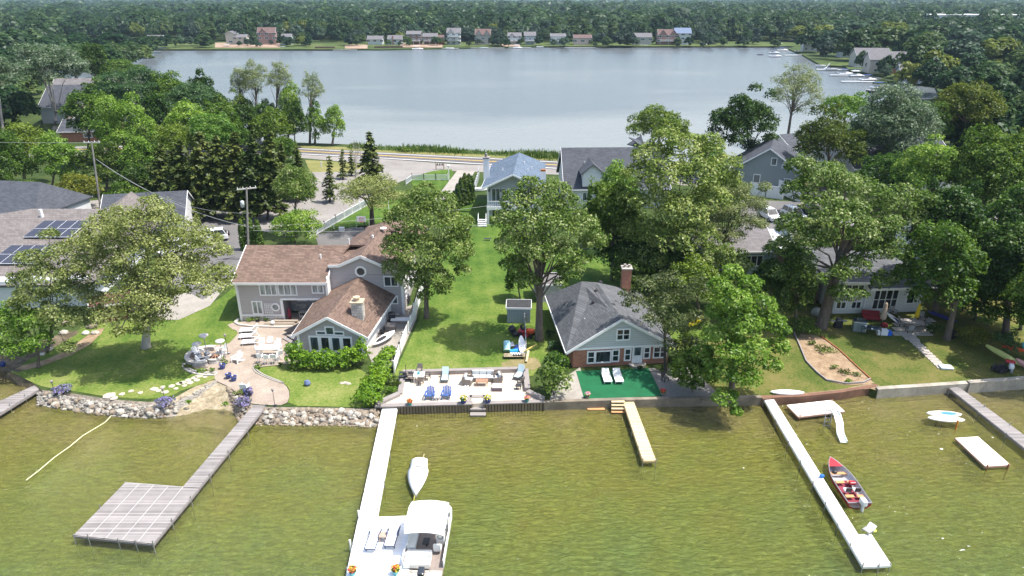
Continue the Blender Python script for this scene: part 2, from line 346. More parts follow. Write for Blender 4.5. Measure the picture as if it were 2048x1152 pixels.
def water(name, near_):
    m, nt, p = newmat(name); L = nt.links
    g = _n(nt, 'ShaderNodeNewGeometry'); sp = _n(nt, 'ShaderNodeSeparateXYZ'); L.new(g.outputs['Position'], sp.inputs[0])
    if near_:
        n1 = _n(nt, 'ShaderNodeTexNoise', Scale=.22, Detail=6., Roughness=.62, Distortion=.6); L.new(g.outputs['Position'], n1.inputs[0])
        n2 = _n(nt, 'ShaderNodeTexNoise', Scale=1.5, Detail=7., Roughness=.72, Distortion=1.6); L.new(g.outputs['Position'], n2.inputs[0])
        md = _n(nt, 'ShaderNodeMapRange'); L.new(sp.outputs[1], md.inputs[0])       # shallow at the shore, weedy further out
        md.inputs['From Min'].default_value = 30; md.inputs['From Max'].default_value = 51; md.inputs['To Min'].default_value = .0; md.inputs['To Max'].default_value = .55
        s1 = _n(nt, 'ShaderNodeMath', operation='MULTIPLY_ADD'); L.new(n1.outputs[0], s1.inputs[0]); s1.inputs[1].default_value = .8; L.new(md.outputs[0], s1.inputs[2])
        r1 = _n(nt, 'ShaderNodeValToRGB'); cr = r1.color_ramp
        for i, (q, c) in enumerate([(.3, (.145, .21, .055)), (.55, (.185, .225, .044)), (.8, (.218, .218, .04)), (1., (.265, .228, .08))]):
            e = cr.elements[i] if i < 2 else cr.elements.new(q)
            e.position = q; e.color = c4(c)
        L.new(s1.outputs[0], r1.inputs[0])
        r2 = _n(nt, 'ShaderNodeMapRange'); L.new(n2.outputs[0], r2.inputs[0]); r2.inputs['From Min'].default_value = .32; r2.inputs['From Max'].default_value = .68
        r2.inputs['To Min'].default_value = .66; r2.inputs['To Max'].default_value = 1.4  # mottling: weed tones plus wave light painted into the colour
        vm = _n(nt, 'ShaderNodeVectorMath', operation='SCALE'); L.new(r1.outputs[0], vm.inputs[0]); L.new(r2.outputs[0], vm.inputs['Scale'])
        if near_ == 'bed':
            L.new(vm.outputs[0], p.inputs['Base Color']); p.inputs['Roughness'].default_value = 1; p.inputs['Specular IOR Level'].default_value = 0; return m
        # sun glints painted as white specks, cloudy water, sky reflected by the ripples
        mpw = _n(nt, 'ShaderNodeMapping'); mpw.inputs['Scale'].default_value = (.6, 1.5, 1); L.new(g.outputs['Position'], mpw.inputs[0])
        wv = _n(nt, 'ShaderNodeTexNoise', Scale=2.6, Detail=3., Roughness=.5); L.new(mpw.outputs[0], wv.inputs[0])
        wb = _n(nt, 'ShaderNodeTexNoise', Scale=.12, Detail=2.); L.new(g.outputs['Position'], wb.inputs[0])
        wa = _n(nt, 'ShaderNodeMath', operation='MULTIPLY_ADD'); L.new(wb.outputs[0], wa.inputs[0]); wa.inputs[1].default_value = .22; L.new(wv.outputs[0], wa.inputs[2])
        xm = _n(nt, 'ShaderNodeMapRange'); L.new(sp.outputs[0], xm.inputs[0]); xm.inputs['From Min'].default_value = -5; xm.inputs['From Max'].default_value = 30; xm.inputs['To Min'].default_value = -.05; xm.inputs['To Max'].default_value = .0
        wc = _n(nt, 'ShaderNodeMath', operation='ADD'); L.new(wa.outputs[0], wc.inputs[0]); L.new(xm.outputs[0], wc.inputs[1])
        th = _n(nt, 'ShaderNodeMapRange'); L.new(wc.outputs[0], th.inputs[0]); th.inputs['From Min'].default_value = .845; th.inputs['From Max'].default_value = .875
        mp = _n(nt, 'ShaderNodeMapping'); mp.inputs['Rotation'].default_value = (0, 0, R(-14)); mp.inputs['Scale'].default_value = (.7, 1.5, 1); L.new(g.outputs['Position'], mp.inputs[0])
        b1 = _n(nt, 'ShaderNodeTexNoise', Scale=2.1, Detail=6., Roughness=.62, Distortion=.9); L.new(mp.outputs[0], b1.inputs[0])
        bp = _n(nt, 'ShaderNodeBump', Strength=1., Distance=.4); L.new(b1.outputs[0], bp.inputs['Height'])
        nt.nodes.remove(p); df = _n(nt, 'ShaderNodeBsdfDiffuse'); L.new(vm.outputs[0], df.inputs[0]); L.new(bp.outputs[0], df.inputs['Normal'])
        tr = _n(nt, 'ShaderNodeBsdfTransparent'); m1 = _n(nt, 'ShaderNodeMixShader'); m1.inputs[0].default_value = .5; L.new(tr.outputs[0], m1.inputs[1]); L.new(df.outputs[0], m1.inputs[2])
        gl = _n(nt, 'ShaderNodeBsdfGlossy', Roughness=.1); L.new(bp.outputs[0], gl.inputs['Normal']); fr = _n(nt, 'ShaderNodeFresnel', IOR=1.36); L.new(bp.outputs[0], fr.inputs['Normal'])
        m2 = _n(nt, 'ShaderNodeMixShader'); L.new(fr.outputs[0], m2.inputs[0]); L.new(m1.outputs[0], m2.inputs[1]); L.new(gl.outputs[0], m2.inputs[2])
        wh = _n(nt, 'ShaderNodeBsdfDiffuse'); wh.inputs[0].default_value = (.8, .83, .85, 1); m3 = _n(nt, 'ShaderNodeMixShader'); L.new(th.outputs[0], m3.inputs[0]); L.new(m2.outputs[0], m3.inputs[1]); L.new(wh.outputs[0], m3.inputs[2])
        L.new(m3.outputs[0], nt.nodes['Material Output'].inputs[0]); return m
    else:
        n1 = _n(nt, 'ShaderNodeTexNoise', Scale=.02, Detail=5., Distortion=1.); mp0 = _n(nt, 'ShaderNodeMapping'); mp0.inputs['Scale'].default_value = (.45, 1.2, 1)
        L.new(g.outputs['Position'], mp0.inputs[0]); L.new(mp0.outputs[0], n1.inputs[0])
        md = _n(nt, 'ShaderNodeMapRange'); L.new(sp.outputs[1], md.inputs[0])
        md.inputs['From Min'].default_value = 165; md.inputs['From Max'].default_value = 250; md.inputs['To Min'].default_value = .55; md.inputs['To Max'].default_value = .1
        s1 = _n(nt, 'ShaderNodeMath', operation='MULTIPLY_ADD'); L.new(n1.outputs[0], s1.inputs[0]); s1.inputs[1].default_value = .75; L.new(md.outputs[0], s1.inputs[2])
        r1 = _n(nt, 'ShaderNodeValToRGB'); r1.color_ramp.elements[0].position = .5; r1.color_ramp.elements[0].color = (.105, .12, .13, 1)
        r1.color_ramp.elements[1].position = .8; r1.color_ramp.elements[1].color = (.19, .2, .195, 1)
        L.new(s1.outputs[0], r1.inputs[0]); L.new(r1.outputs[0], p.inputs['Base Color'])
        mp = _n(nt, 'ShaderNodeMapping'); mp.inputs['Scale'].default_value = (.5, 1., 1); L.new(g.outputs['Position'], mp.inputs[0])
        b1 = _n(nt, 'ShaderNodeTexNoise', Scale=.7, Detail=5., Roughness=.6); L.new(mp.outputs[0], b1.inputs[0])
        bp = _n(nt, 'ShaderNodeBump', Strength=.5, Distance=.25); L.new(b1.outputs[0], bp.inputs['Height']); L.new(bp.outputs[0], p.inputs['Normal'])
        p.inputs['Roughness'].default_value = .22
    p.inputs['IOR'].default_value = 1.33
    return m
sheet('lake_water', [(-2500, -300), (2500, -300), (2500, 95), (-2500, 95)], water('near_water', True), 0, z=0, world=True)
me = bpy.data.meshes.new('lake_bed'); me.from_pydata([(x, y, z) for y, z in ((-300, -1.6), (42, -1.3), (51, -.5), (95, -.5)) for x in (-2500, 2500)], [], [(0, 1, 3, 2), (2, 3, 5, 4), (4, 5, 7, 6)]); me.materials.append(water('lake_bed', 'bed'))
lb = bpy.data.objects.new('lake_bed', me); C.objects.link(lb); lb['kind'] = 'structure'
sheet('far_lake_water', [(-2000, 100), (2000, 100), (2000, 1000), (-2000, 1000)], water('far_water', False), 0, z=0, world=True)
# ------------------------------------------------------------ surface sheets
m_pave = blend('stamped_concrete', [(.22, .175, .14), (.31, .255, .21), (.4, .345, .285)], .6, bump=.25, bscale=9., scale2=7.)
m_deckpave = None
m_asph = blend('asphalt', [(.1, .098, .1), (.135, .13, .13), (.175, .168, .165)], .25, bump=.3, bscale=30., scale2=9.)
m_road = blend('road_asphalt', [(.085, .08, .084), (.115, .108, .112), (.145, .138, .14)], .12, bump=.2, bscale=20., scale2=3.)
m_gravel = blend('gravel', [(.17, .155, .145), (.23, .215, .2), (.3, .28, .265)], .15, bump=.5, bscale=16., scale2=4.)
m_conc = blend('concrete', [(.22, .2, .175), (.29, .27, .24), (.36, .335, .3)], .5, bump=.2, bscale=14., scale2=5.)
m_sand = blend('sand', [(.13, .11, .07), (.27, .225, .15), (.42, .37, .28)], 1.1, bump=.5, bscale=7., scale2=3.)
m_mud = blend('shore_mud', [(.05, .042, .025), (.1, .08, .05), (.2, .16, .11)], .5, bump=.6, bscale=5., scale2=2.)
m_mulch = blend('mulch', [(.13, .08, .045), (.28, .2, .125), (.4, .31, .21)], 1.2, bump=.8, bscale=20., scale2=9.)
m_rmulch = blend('red_mulch', [(.08, .022, .016), (.13, .04, .03), (.2, .07, .05)], 1.2, bump=.8, bscale=20., scale2=9.)
m_dry = blend('verge', [(.1, .12, .03), (.17, .17, .055), (.26, .22, .1)], .2, bump=.5, bscale=9., scale2=2.)
sheet('lawn_under_pale_tree', smooth_poly([(10, 738), (60, 700), (130, 668), (220, 640), (330, 645), (430, 606), (478, 566), (492, 640), (455, 648), (463, 658), (478, 665), (468, 678), (452, 695), (436, 720), (440, 745), (425, 762), (362, 781), (347, 791), (311, 799), (224, 795), (140, 781), (88, 775), (60, 763)], 1), m_lawn, .02)
sheet('front_lawn', smooth_poly([(506, 736), (520, 750), (548, 761), (572, 768), (582, 785), (574, 812), (660, 813), (752, 817), (760, 790), (720, 790), (745, 735), (600, 728)], 1), m_lawn, .02)
sheet('main_lawn', [(752, 817), (790, 746), (838, 640), (862, 560), (905, 470), (925, 400), (975, 398), (1012, 398), (1020, 450), (1060, 560), (1100, 560), (1105, 690), (1075, 738), (1066, 752), (792, 755)], m_lawn, .02)
sheet('shaded_lawn', [(1090, 690), (1080, 540), (1110, 500), (1250, 500), (1330, 560), (1420, 640), (1400, 700), (1330, 700)], m_lawn, .015)
sheet('back_lawn', [(610, 320), (690, 325), (760, 334), (760, 344), (700, 345), (620, 345)], m_dry, .03)
sheet('right_lawn', [(1400, 800), (1390, 700), (1500, 640), (1660, 600), (1830, 560), (2150, 560), (2300, 740), (2048, 763), (1757, 782), (1740, 775), (1524, 794)], m_lawn2, .02)
sheet('verge_grass', [(400, 284), (540, 288), (600, 291), (690, 294), (760, 300), (850, 304), (960, 309), (1060, 315), (1128, 318), (1250, 324), (1400, 333), (1400, 345), (1128, 326), (960, 316), (760, 307), (690, 301), (540, 295), (400, 292)], m_dry, .03)
sheet('road_shoulder', [(-100, 305), (250, 300), (500, 300), (620, 308), (762, 318), (900, 328), (1128, 337), (1300, 352), (1700, 385), (1700, 400), (1128, 350), (900, 342), (760, 330), (600, 316), (400, 310), (-100, 318)], m_gravel, .03)
sheet('gravel_lot', [(762, 326), (900, 336), (950, 341), (916, 343), (880, 340), (838, 350), (800, 364), (760, 385), (735, 400), (640, 455), (560, 470), (420, 440), (150, 445), (-50, 470), (-50, 425), (200, 400), (560, 345), (700, 344)], m_gravel, .04)
rp = [(-300, 300), (300, 291), (500, 291), (680, 300), (761, 305), (860, 310), (960, 314.5), (1128, 323), (1300, 334), (1800, 372)]
rq = [(1800, 398), (1300, 353), (1128, 340), (960, 330), (860, 324), (761, 318), (680, 314), (500, 304), (300, 303), (-300, 314)]
sheet('road', rp+rq, m_road, .06)
m_white = plain('white_road_paint', (.62, .62, .6), .7, .15, 4.)
m_yel = plain('yellow_paint', (.6, .42, .08), .7, .15, 4.)
def lerp(a, b, t): return tuple(a[i]+(b[i]-a[i])*t for i in range(len(a)))
def stripe(name, t, wpx, mat):
    q = rq[::-1]; a = [lerp(G(*p), G(*s), t) for p, s in zip(rp, q)]
    b = [(x+.0, y-wpx) for x, y in a]
    sheet(name, a+b[::-1], mat, .075, world=True)
stripe('road_edge_line', .12, .35, m_white); stripe('road_edge_line', .86, .4, m_white)
stripe('road_centre_line', .46, .2, m_yel); stripe('road_centre_line', .5, .2, m_yel)
sheet('driveway', [(915, 341), (950, 343), (925, 385), (893, 402), (868, 402)], m_conc, .06)
sheet('grass_island', smooth_poly([(836, 351), (874, 340), (913, 339), (888, 378), (860, 392), (815, 366)], 1), m_lawn, .06)
sheet('parking_court', [(318, 448), (360, 438), (430, 441), (486, 455), (495, 462), (494, 492), (470, 560), (405, 600), (330, 560)], m_asph, .05)
sheet('concrete_apron', [(300, 640), (310, 596), (430, 578), (440, 588), (420, 612), (358, 640)], m_conc, .045)
sheet('basketball_court', [(630, 470), (721, 452), (775, 452), (800, 470), (820, 500), (640, 503)], m_asph, .05)
sheet('court_lawn', [(640, 458), (700, 425), (800, 380), (830, 400), (800, 452), (721, 455)], m_lawn, .05)
sheet('red_mulch_bed', smooth_poly([(706, 505), (700, 484), (712, 470), (735, 462), (790, 466), (800, 500)], 2), m_rmulch, .07)
sheet('parking_lot', [(1480, 400), (1640, 405), (1690, 440), (1700, 500), (1560, 520), (1480, 470)], m_asph, .05)
patio = smooth_poly([(453, 648), (461, 657), (478, 664), (469, 677), (455, 690), (432, 690), (385, 694), (370, 720), (385, 738), (432, 745), (428, 760), (445, 768), (466, 778), (490, 806), (530, 811), (573, 811), (581, 788), (570, 768), (548, 761), (520, 750), (506, 736), (560, 730), (600, 728), (640, 650), (600, 620), (500, 642)], 1)
sheet('patio', patio, m_pave, .04)
sheet('side_patio', [(735, 705), (720, 700), (760, 640), (800, 618), (838, 606), (832, 640), (790, 735), (748, 735)], m_conc, .035)
def slope(name, a, b, mat):
    T = [G(*t) for t, q in bank[a:b+1]]; Q = [G(*q, -.1) for t, q in bank[a:b+1]]; n = len(T)
    me = bpy.data.meshes.new(name); me.from_pydata([(x, y, LAND) for x, y in T]+[(x, y, -.15) for x, y in Q], [], [(i, i+n, i+n+1, i+1) for i in range(n-1)]); me.materials.append(mat)
    o = bpy.data.objects.new(name, me); C.objects.link(o); o['kind'] = 'structure'
slope('mud_slope', 0, 4, m_mud); slope('bank_slope', 4, 8, m_bankst := blend('bank_stones', [(.1, .085, .065), (.22, .19, .155), (.36, .32, .27)], 2.5, bump=1., bscale=5., scale2=4.)); slope('beach', 8, 12, m_sand); slope('bank_slope', 12, 16, m_bankst)
sheet('sandbar', smooth_poly([(365, 850), (382, 815), (415, 792), (455, 800), (476, 838), (470, 862), (440, 858), (405, 850)], 2), blend('wet_sand', [(.16, .135, .04), (.24, .2, .075), (.32, .27, .12)], .5, rough=.3, bump=.3, bscale=3., scale2=2.), -.12, z=0)
sheet('mud_bank', smooth_poly([(-60, 752), (-60, 700), (60, 690), (130, 665), (170, 660), (100, 700), (40, 728), (48, 745), (10, 742)], 1), m_mud, .028)
sheet('garden_path', smooth_poly([(120, 712), (190, 660), (215, 655), (170, 700), (60, 742), (20, 738)], 1), m_mulch, .04)
sheet('garden_bed', smooth_poly([(1588, 667), (1612, 724), (1653, 762), (1690, 772), (1752, 768), (1742, 762), (1677, 700), (1641, 672)], 1), m_mulch, .05)
sheet('bank_strip', [(1524, 795), (1600, 788), (1680, 780), (1740, 768), (1758, 772), (1757, 783), (1740, 778), (1600, 792), (1526, 799)], m_mulch, .055)
sheet('cottage_slab', [(1133, 753), (1160, 735), (1180, 800), (1098, 806), (1105, 780)], m_conc, .04)
sheet('shingle_bed', [(1297, 737), (1380, 735), (1440, 790), (1420, 800), (1324, 796)], m_gravel, .035)
sheet('bare_patch', smooth_poly([(1000, 722), (1075, 712), (1085, 740), (1010, 742)], 1), blend('worn_grass', [(.1, .13, .02), (.2, .17, .08), (.3, .24, .14)], .6, scale2=5.), .035)
for k, (x, y, r) in enumerate([(215, 800, 0), (224, 805, 0)]): pass
# stepping stones
m_stone = plain('flagstone', (.42, .38, .31), .9, .25, 3., .3)
rnd = random.Random(3)
mb0 = None
pts = [(218, 792), (228, 797), (262, 783), (281, 786), (309, 779), (318, 782), (325, 775), (344, 773), (330, 785), (352, 778), (366, 766), (358, 768), (376, 761), (369, 772), (388, 757), (380, 766), (398, 753), (394, 761), (410, 755), (404, 747), (416, 750), (244, 789)]
for i, (x, y) in enumerate(pts):
    X, Y = G(x, y); mb = MB((X, Y, LAND)); s = .75 if i == 0 else rnd.uniform(.28, .45)
    mb.prism([(X+s*rnd.uniform(.7, 1)*math.cos(a), Y+s*rnd.uniform(.6, .9)*math.sin(a)) for a in [k*1.047 for k in range(6)]], LAND, LAND+.07)
    o = mb.build('stepping_stone', m_stone)
    if i == 0: tag(o, 'largest flat stepping stone at the left end of the stone trail across the shaded lawn', 'stepping stone')
    else: tag(o, 'small flat stepping stone in the trail between the lakeside lawn and the fire pit', 'stepping stone', 'stepping stones across the left lawn')
# white concrete slabs on the right
m_slab = plain('path_slab', (.40, .36, .32), .85, .15, 2., .2)
a0, a1 = (1812, 668), (1884, 736)
for i in range(13):
    t = i/12; x, y = lerp(a0, a1, t); X, Y = G(x, y); mb = MB((X, Y, LAND))
    mb.box((X, Y, LAND+.04), (.95 if i > 2 else 1.35, .5, .09), rz=R(-12)); tag(mb.build('path_slab', m_slab), 'grey paving slab in the straight path from the right patio to the lake', 'paving slab', 'slabs of the straight garden path')
X, Y = G(1891, 737); mb = MB((X, Y, LAND)); mb.box((X, Y, LAND+.15), (1.15, .75, .22), rz=R(-6)); tag(mb.build('step_box', plain('pale_plastic', (.6, .64, .7), .5), bevel=.06), 'pale blue square lid at the lake end of the slab path', 'box lid')
for i in range(4):
    for j in range(7):
        x, y = 1790+j*11+i*2, 668-i*9; X, Y = G(x, y); mb = MB((X, Y, LAND)); mb.box((X, Y, LAND+.04), (.62, .85, .08), rz=R(4))
        tag(mb.build('patio_slab', m_slab), 'square grey patio slab beneath the outdoor dining table of the right white house', 'paving slab', 'square slabs of the right patio')

# ------------------------------------------------------------ main light stone deck by the lake
m_cope = plain('grey_coping', (.25, .225, .215), .8, .12, 1.5, .2)
def paver_mat(name, c1, c2, mort, bw, rh, ang):
    m, nt, p = newmat(name); L = nt.links; tc = _n(nt, 'ShaderNodeTexCoord'); mp = _n(nt, 'ShaderNodeMapping'); mp.inputs['Rotation'].default_value = (0, 0, ang); L.new(tc.outputs['Object'], mp.inputs[0])
    br = _n(nt, 'ShaderNodeTexBrick', Scale=1.); br.inputs['Brick Width'].default_value = bw; br.inputs['Row Height'].default_value = rh; br.inputs['Mortar Size'].default_value = .012
    br.inputs['Color1'].default_value = c4(c1); br.inputs['Color2'].default_value = c4(c2); br.inputs['Mortar'].default_value = c4(mort); L.new(mp.outputs[0], br.inputs[0])
    L.new(br.outputs[0], p.inputs['Base Color']); p.inputs['Roughness'].default_value = .8; MC[name] = m; return m
m_lightpave = paver_mat('light_pavers', (.68, .585, .47), (.56, .475, .375), (.42, .36, .29), .9, .6, .02)
deckpoly = [G(*p) for p in [(750, 815), (765, 810), (799, 792), (807, 752), (905, 749), (1048, 745), (1055, 788), (1086, 805)]]
o = thing('stone_deck', 'pale paved stone deck with grey edging between the white dock and the brick cottage', 'deck', (*G(920, 785), LAND))
mb = MB(o.location); mb.prism(deckpoly, -.5, LAND+.12); mb.build('paving', m_lightpave, o)
mb = MB(o.location)
def rim(a, b, w=.45, h=.2, z=LAND+.12, inset=0): 
    a, b = G(*a), G(*b); mb.beam((a[0], a[1], z+h/2-.03), (b[0], b[1], z+h/2-.03), w, h)
for a, b, w, h in [((750, 814), (946, 809), .5, .1), ((966, 808.5), (1087, 805), .5, .1), ((1055, 788), (1086, 803), .5, .3), ((1051, 747), (1055, 786), .5, .45), ((806, 752), (1050, 745), .45, .45), ((800, 792), (807, 756), .45, .2), ((754, 813), (798, 793), .5, .3), ((938, 794), (938, 807), .5, .12), ((972, 794), (972, 807), .5, .12), ((940, 796), (970, 795), .4, .12)]: rim(a, b, w, h)
mb.build('coping', m_cope, o)
mb = MB(o.location)
for i in range(3):
    X, Y = G(956, 800+i*6.5); mb.box((X, Y-.3, LAND-.05-.27*i), (1.35, .5, .12))
mb.build('step', m_cope, o)
o = thing('deck_steps_post', 'dark open metal step frame at the far left corner of the pale stone deck', 'steps', (*G(812, 757), LAND)); mb = MB()
for i in range(3): mb.box((0, -.35*i, .65-.2*i), (1.1, .3, .05))
for x in (-.55, .55): mb.beam((x, .2, .7), (x, -.8, .1), .06, .06)
mb.build('step', plain('dark_metal', (.035, .04, .05), .5), o); mb = MB(); mb.tube([(0, .2, .1), (0, .2, 1.35)], .03); mb.build('railing', MC['dark_metal'], o)

# seawalls
def seawall(name, label, px, mat, top, th=.4, matname='wall'):
    P = [G(x, y, top) for x, y in px]; c = P[len(P)//2]; mb = MB((c[0], c[1], 0))
    poly = P+[(x, y+th) for x, y in P[::-1]]
    mb.prism(poly, -.8, top); return tag(mb.build(name, mat), label, 'seawall')
m_sheetpile = banded('corrugated_steel', (.2, .16, .11), (.07, .05, .035), 'X', .26, .35, .2, .8)
m_oldconc = plain('old_concrete', (.34, .31, .26), .95, .35, .8, .6)
seawall('corrugated_seawall', 'corrugated brown seawall under the pale stone deck', [(750, 815), (848, 813), (945, 810.5)], m_sheetpile, .72, .15)
seawall('corrugated_seawall', 'short corrugated seawall right of the deck steps', [(966, 810), (1030, 808), (1087, 806)], m_sheetpile, .72, .15)
seawall('timber_seawall', 'weathered grey seawall in front of the green carpet and brick cottage', [(1088, 805), (1240, 800), (1380, 797), (1524, 795)], plain('weathered_timber', (.2, .17, .13), .95, .35, .7, .5), .82)
seawall('rusty_seawall', 'rusty brown curved seawall behind the white raft', [(1524, 796), (1600, 793), (1680, 785), (1757, 772)], plain('rusty_steel', (.17, .09, .06), .9, .35, .8, .5), .8)
seawall('concrete_seawall', 'thick rough concrete seawall along the right lawn', [(1757, 779), (1880, 771), (1938, 767)], m_oldconc, .95, .5)
seawall('concrete_seawall', 'taller concrete seawall at the far right edge of the photo', [(1941, 766), (2048, 758), (2200, 746)], m_oldconc, 1.1, .5)

# rock revetment: individual boulders
m_rock = []
for i, c in enumerate([(.38, .345, .295), (.28, .26, .23), (.24, .195, .15), (.5, .47, .425), (.17, .15, .13)]): m_rock.append(plain('rock_'+['cream', 'grey', 'tan', 'white', 'dark'][i], c, .9, .3, 2.5, .5))
rockm = []
for i in range(7):
    mb = MB(); rr = random.Random(i); mb.ell((0, 0, 0), (1, rr.uniform(.7, .95), rr.uniform(.55, .75)), 8, 5, .14, rr)
    ob = mb.build('boulder', m_rock[i % 5], smooth=False); rockm.append(ob.data); bpy.data.objects.remove(ob)
def rocks_along(px, n, spread, big, label, group, first_obj=True):
    segs = []; tot = 0
    for a, b in zip(px[:-1], px[1:]): l = math.dist(a, b); segs.append((a, b, l)); tot += l
    for i in range(n):
        t = rnd.random()*tot
        for a, b, l in segs:
            if t <= l: break
            t -= l
        q = lerp(a, b, t/l); d = rnd.random(); X, Y = G(q[0], q[1]+d*spread, LAND*(1-d)+.05)
        r = rnd.uniform(.12, .27)*big
        o = bpy.data.objects.new('boulder', rnd.choice(rockm)); C.objects.link(o)
        o.location = (X, Y, LAND*(1-d)*1.0+.04); o.scale = (r, r, r*rnd.uniform(.8, 1.1)); o.rotation_euler = (rnd.random()*.6, rnd.random()*.6, rnd.random()*6)
        tag(o, label, 'boulder', group)
rocks_along([(82, 784), (140, 794), (224, 806), (300, 811), (352, 806)], 130, 26, 1.2, 'pale boulder in the rock bank below the shaded left lawn', 'boulders of the left rock bank')
rocks_along([(350, 802), (375, 790), (410, 770), (432, 762)], 34, 20, 1, 'pale boulder in the curved rocks left of the small beach', 'boulders left of the beach')
rocks_along([(455, 772), (470, 790), (480, 812), (492, 822)], 38, 12, 1, 'pale boulder in the rocks between the small beach and the grey dock', 'boulders right of the beach')
rocks_along([(525, 817), (600, 818), (680, 819), (756, 822)], 122, 30, 1.2, 'pale boulder in the rock bank between the grey dock and the white dock', 'boulders of the right rock bank')
for X, Y in [G(742, 846, .1)]:
    o = bpy.data.objects.new('flat_rock', rockm[0]); C.objects.link(o); o.location = (X, Y, .02); o.scale = (.8, .55, .25); tag(o, 'big flat brown rock at the water line beside the white dock', 'rock')
def rubble(px, n, spread, seed):
    r2 = random.Random(seed); mb = MB((*G(*px[0]), 0))
    for i in range(n):
        k = r2.randrange(len(px)-1); q = lerp(px[k], px[k+1], r2.random()); d = r2.random()*1.1; z = max(0, LAND*(1-d)); X, Y = G(q[0], q[1]+d*spread, z)
        s = r2.uniform(.09, .19); mb.ell((X, Y, z), (s, s*.8, s*.6), 5, 3, .2, r2)
    return mb
tag(rubble([(75, 784), (140, 794), (224, 806), (300, 811), (352, 806), (378, 792), (432, 762)], 1700, 24, 1).build('rubble', m_rock[1]), 'small pale stones filling the rock bank below the shaded lawn', 'rubble', kind='stuff')
tag(rubble([(455, 772), (480, 812), (530, 817), (600, 818), (680, 819), (758, 822)], 1500, 30, 2).build('rubble', m_rock[2]), 'small brown stones filling the rock bank beside the grey dock', 'rubble', kind='stuff')

# ------------------------------------------------------------ docks
m_dockgrey = banded('grey_planks', (.245, .228, .222), (.08, .075, .075), 'Y', .14, .16, .38, .85, noise=1.2)
m_dockwhite = banded('white_planks', (.9, .9, .9), (.66, .66, .66), 'Y', .3, .05, .03, .5, noise=1.)
m_dockwood = banded('raw_planks', (.58, .47, .29), (.25, .18, .1), 'Y', .14, .12, .2, .85, noise=1.2)
m_steel = plain('galvanised_steel', (.35, .35, .36), .45, .2, 4., metal=.6)
m_rust = plain('rust', (.25, .1, .04), .9, .3, 4.)
def dock(label, rects, z, mat, framem, posts, lines=(), group=None, name='dock', th=.16):
    c = G(*rects[0][0], z); o = thing(name, label, 'dock', (c[0], c[1], 0), group=group)
    mb = MB(o.location); edge = MB(o.location)
    for i, r in enumerate(rects):
        P = [G(x, y, z) for x, y in r]; mb.prism(P, z-.05, z-.003*i)
        for a, b in zip(P, P[1:]+P[:1]): edge.beam((a[0], a[1], z-.14), (b[0], b[1], z-.14), .08, th)
    mb.build('decking', mat, o); edge.build('frame', framem, o)
    if lines:
        ln = MB(o.location)
        for a, b in lines:
            A, B = G(*a, z), G(*b, z); ln.beam((*A, z+.006), (*B, z+.006), .05, .012)
        ln.build('seam_strip', plain('pale_strip', (.4, .39, .38), .6), o)
    for x, y in posts:
        X, Y = G(x, y, z); mb = MB(o.location); mb.tube([(X, Y, -1.2), (X, Y, z+rnd.uniform(.05, .28))], .035, 6); mb.build('post', m_steel, o)
    return o
def along(a, b, n): return [lerp(a, b, i/(n-1)) for i in range(n)]
dock('long weathered grey plank dock ending in a wide square platform', [[(507, 809.5), (532, 811), (397, 976), (365, 974)], [(250, 965), (397, 977), (306, 1087), (147, 1070)]], .75, m_dockgrey, plain('grey_wood', (.22, .2, .2), .85), along((532, 812), (306, 1088), 7)+[(147, 1071), (176, 1074), (236, 1080), (271, 1084), (250, 965), (200, 1015), (478, 843), (420, 910)],
     lines=[(lerp((250, 965), (366, 974), t), lerp((147, 1070), (276, 1083), t)) for t in (.25, .5, .75, 1)]+[((250, 965), (366, 974))])
dock('bright white dock with a broad end platform carrying the pontoon boat loungers', [[(765, 816), (794, 816), (754, 1034), (717.5, 1034)], [(717.5, 1035), (828, 1031), (812, 1200), (682, 1200)]], .62, m_dockwhite, plain('white_frame', (.75, .75, .75), .5), along((764, 830), (694, 1140), 7)+along((792, 850), (756, 1020), 4))
dock('short raw yellow timber dock in front of the brick cottage', [[(1246, 802), (1267, 802), (1312, 921), (1286, 921)]], .6, m_dockwood, plain('raw_wood', (.4, .3, .16), .8), [(1286, 921), (1312, 921), (1277, 895), (1302, 895), (1264, 860), (1290, 860)])
dock('long white dock with the red fishing boat beside it', [[(1525.5, 794), (1545, 794), (1722, 1078), (1757, 1130.5), (1726, 1131)], [(1716, 1069), (1742, 1067), (1782, 1128), (1758, 1130)]], .6, banded('offwhite_planks', (.78, .75, .74), (.5, .48, .47), 'Y', 1.5, .02, .08, .6), MC['white_frame'], along((1527, 800), (1726, 1131), 9)+[(1781, 1128), (1758, 1131), (1742, 1068)])
dock('narrow grey plank dock running out of the right edge of the photo', [[(1898, 776), (1918, 774), (2110, 915), (2110, 945)]], .65, m_dockgrey, MC['grey_wood'], along((1899, 778), (2070, 912), 4)+along((1918, 776), (2070, 888), 4))
dock('small grey dock at the left edge of the photo below the stone path', [[(74, 768), (86, 773), (-30, 845), (-45, 822)]], .6, m_dockgrey, MC['grey_wood'], [(50, 793), (20, 812), (40, 786)])
def raft(label, px, z, mat, th=.14, posts=()):
    P = [G(x, y, z) for x, y in px]; c = (sum(p[0] for p in P)/4, sum(p[1] for p in P)/4)
    o = thing('swim_platform', label, 'platform', (*c, 0)); mb = MB(o.location); mb.prism(P, z-.04, z); mb.build('deck_top', mat, o)
    mb = MB(o.location)
    for a, b in zip(P, P[1:]+P[:1]): mb.beam((*a, z-.1), (*b, z-.1), .1, th)
    mb.build('frame', plain('pinkish_frame', (.4, .25, .2), .7), o)
    for x, y in posts: X, Y = G(x, y, z); mb = MB(o.location); mb.tube([(X, Y, -1), (X, Y, z+.1)], .06); mb.build('post', m_rust, o)
m_raft = plain('worn_white_board', (.8, .76, .7), .7, .1, .8)
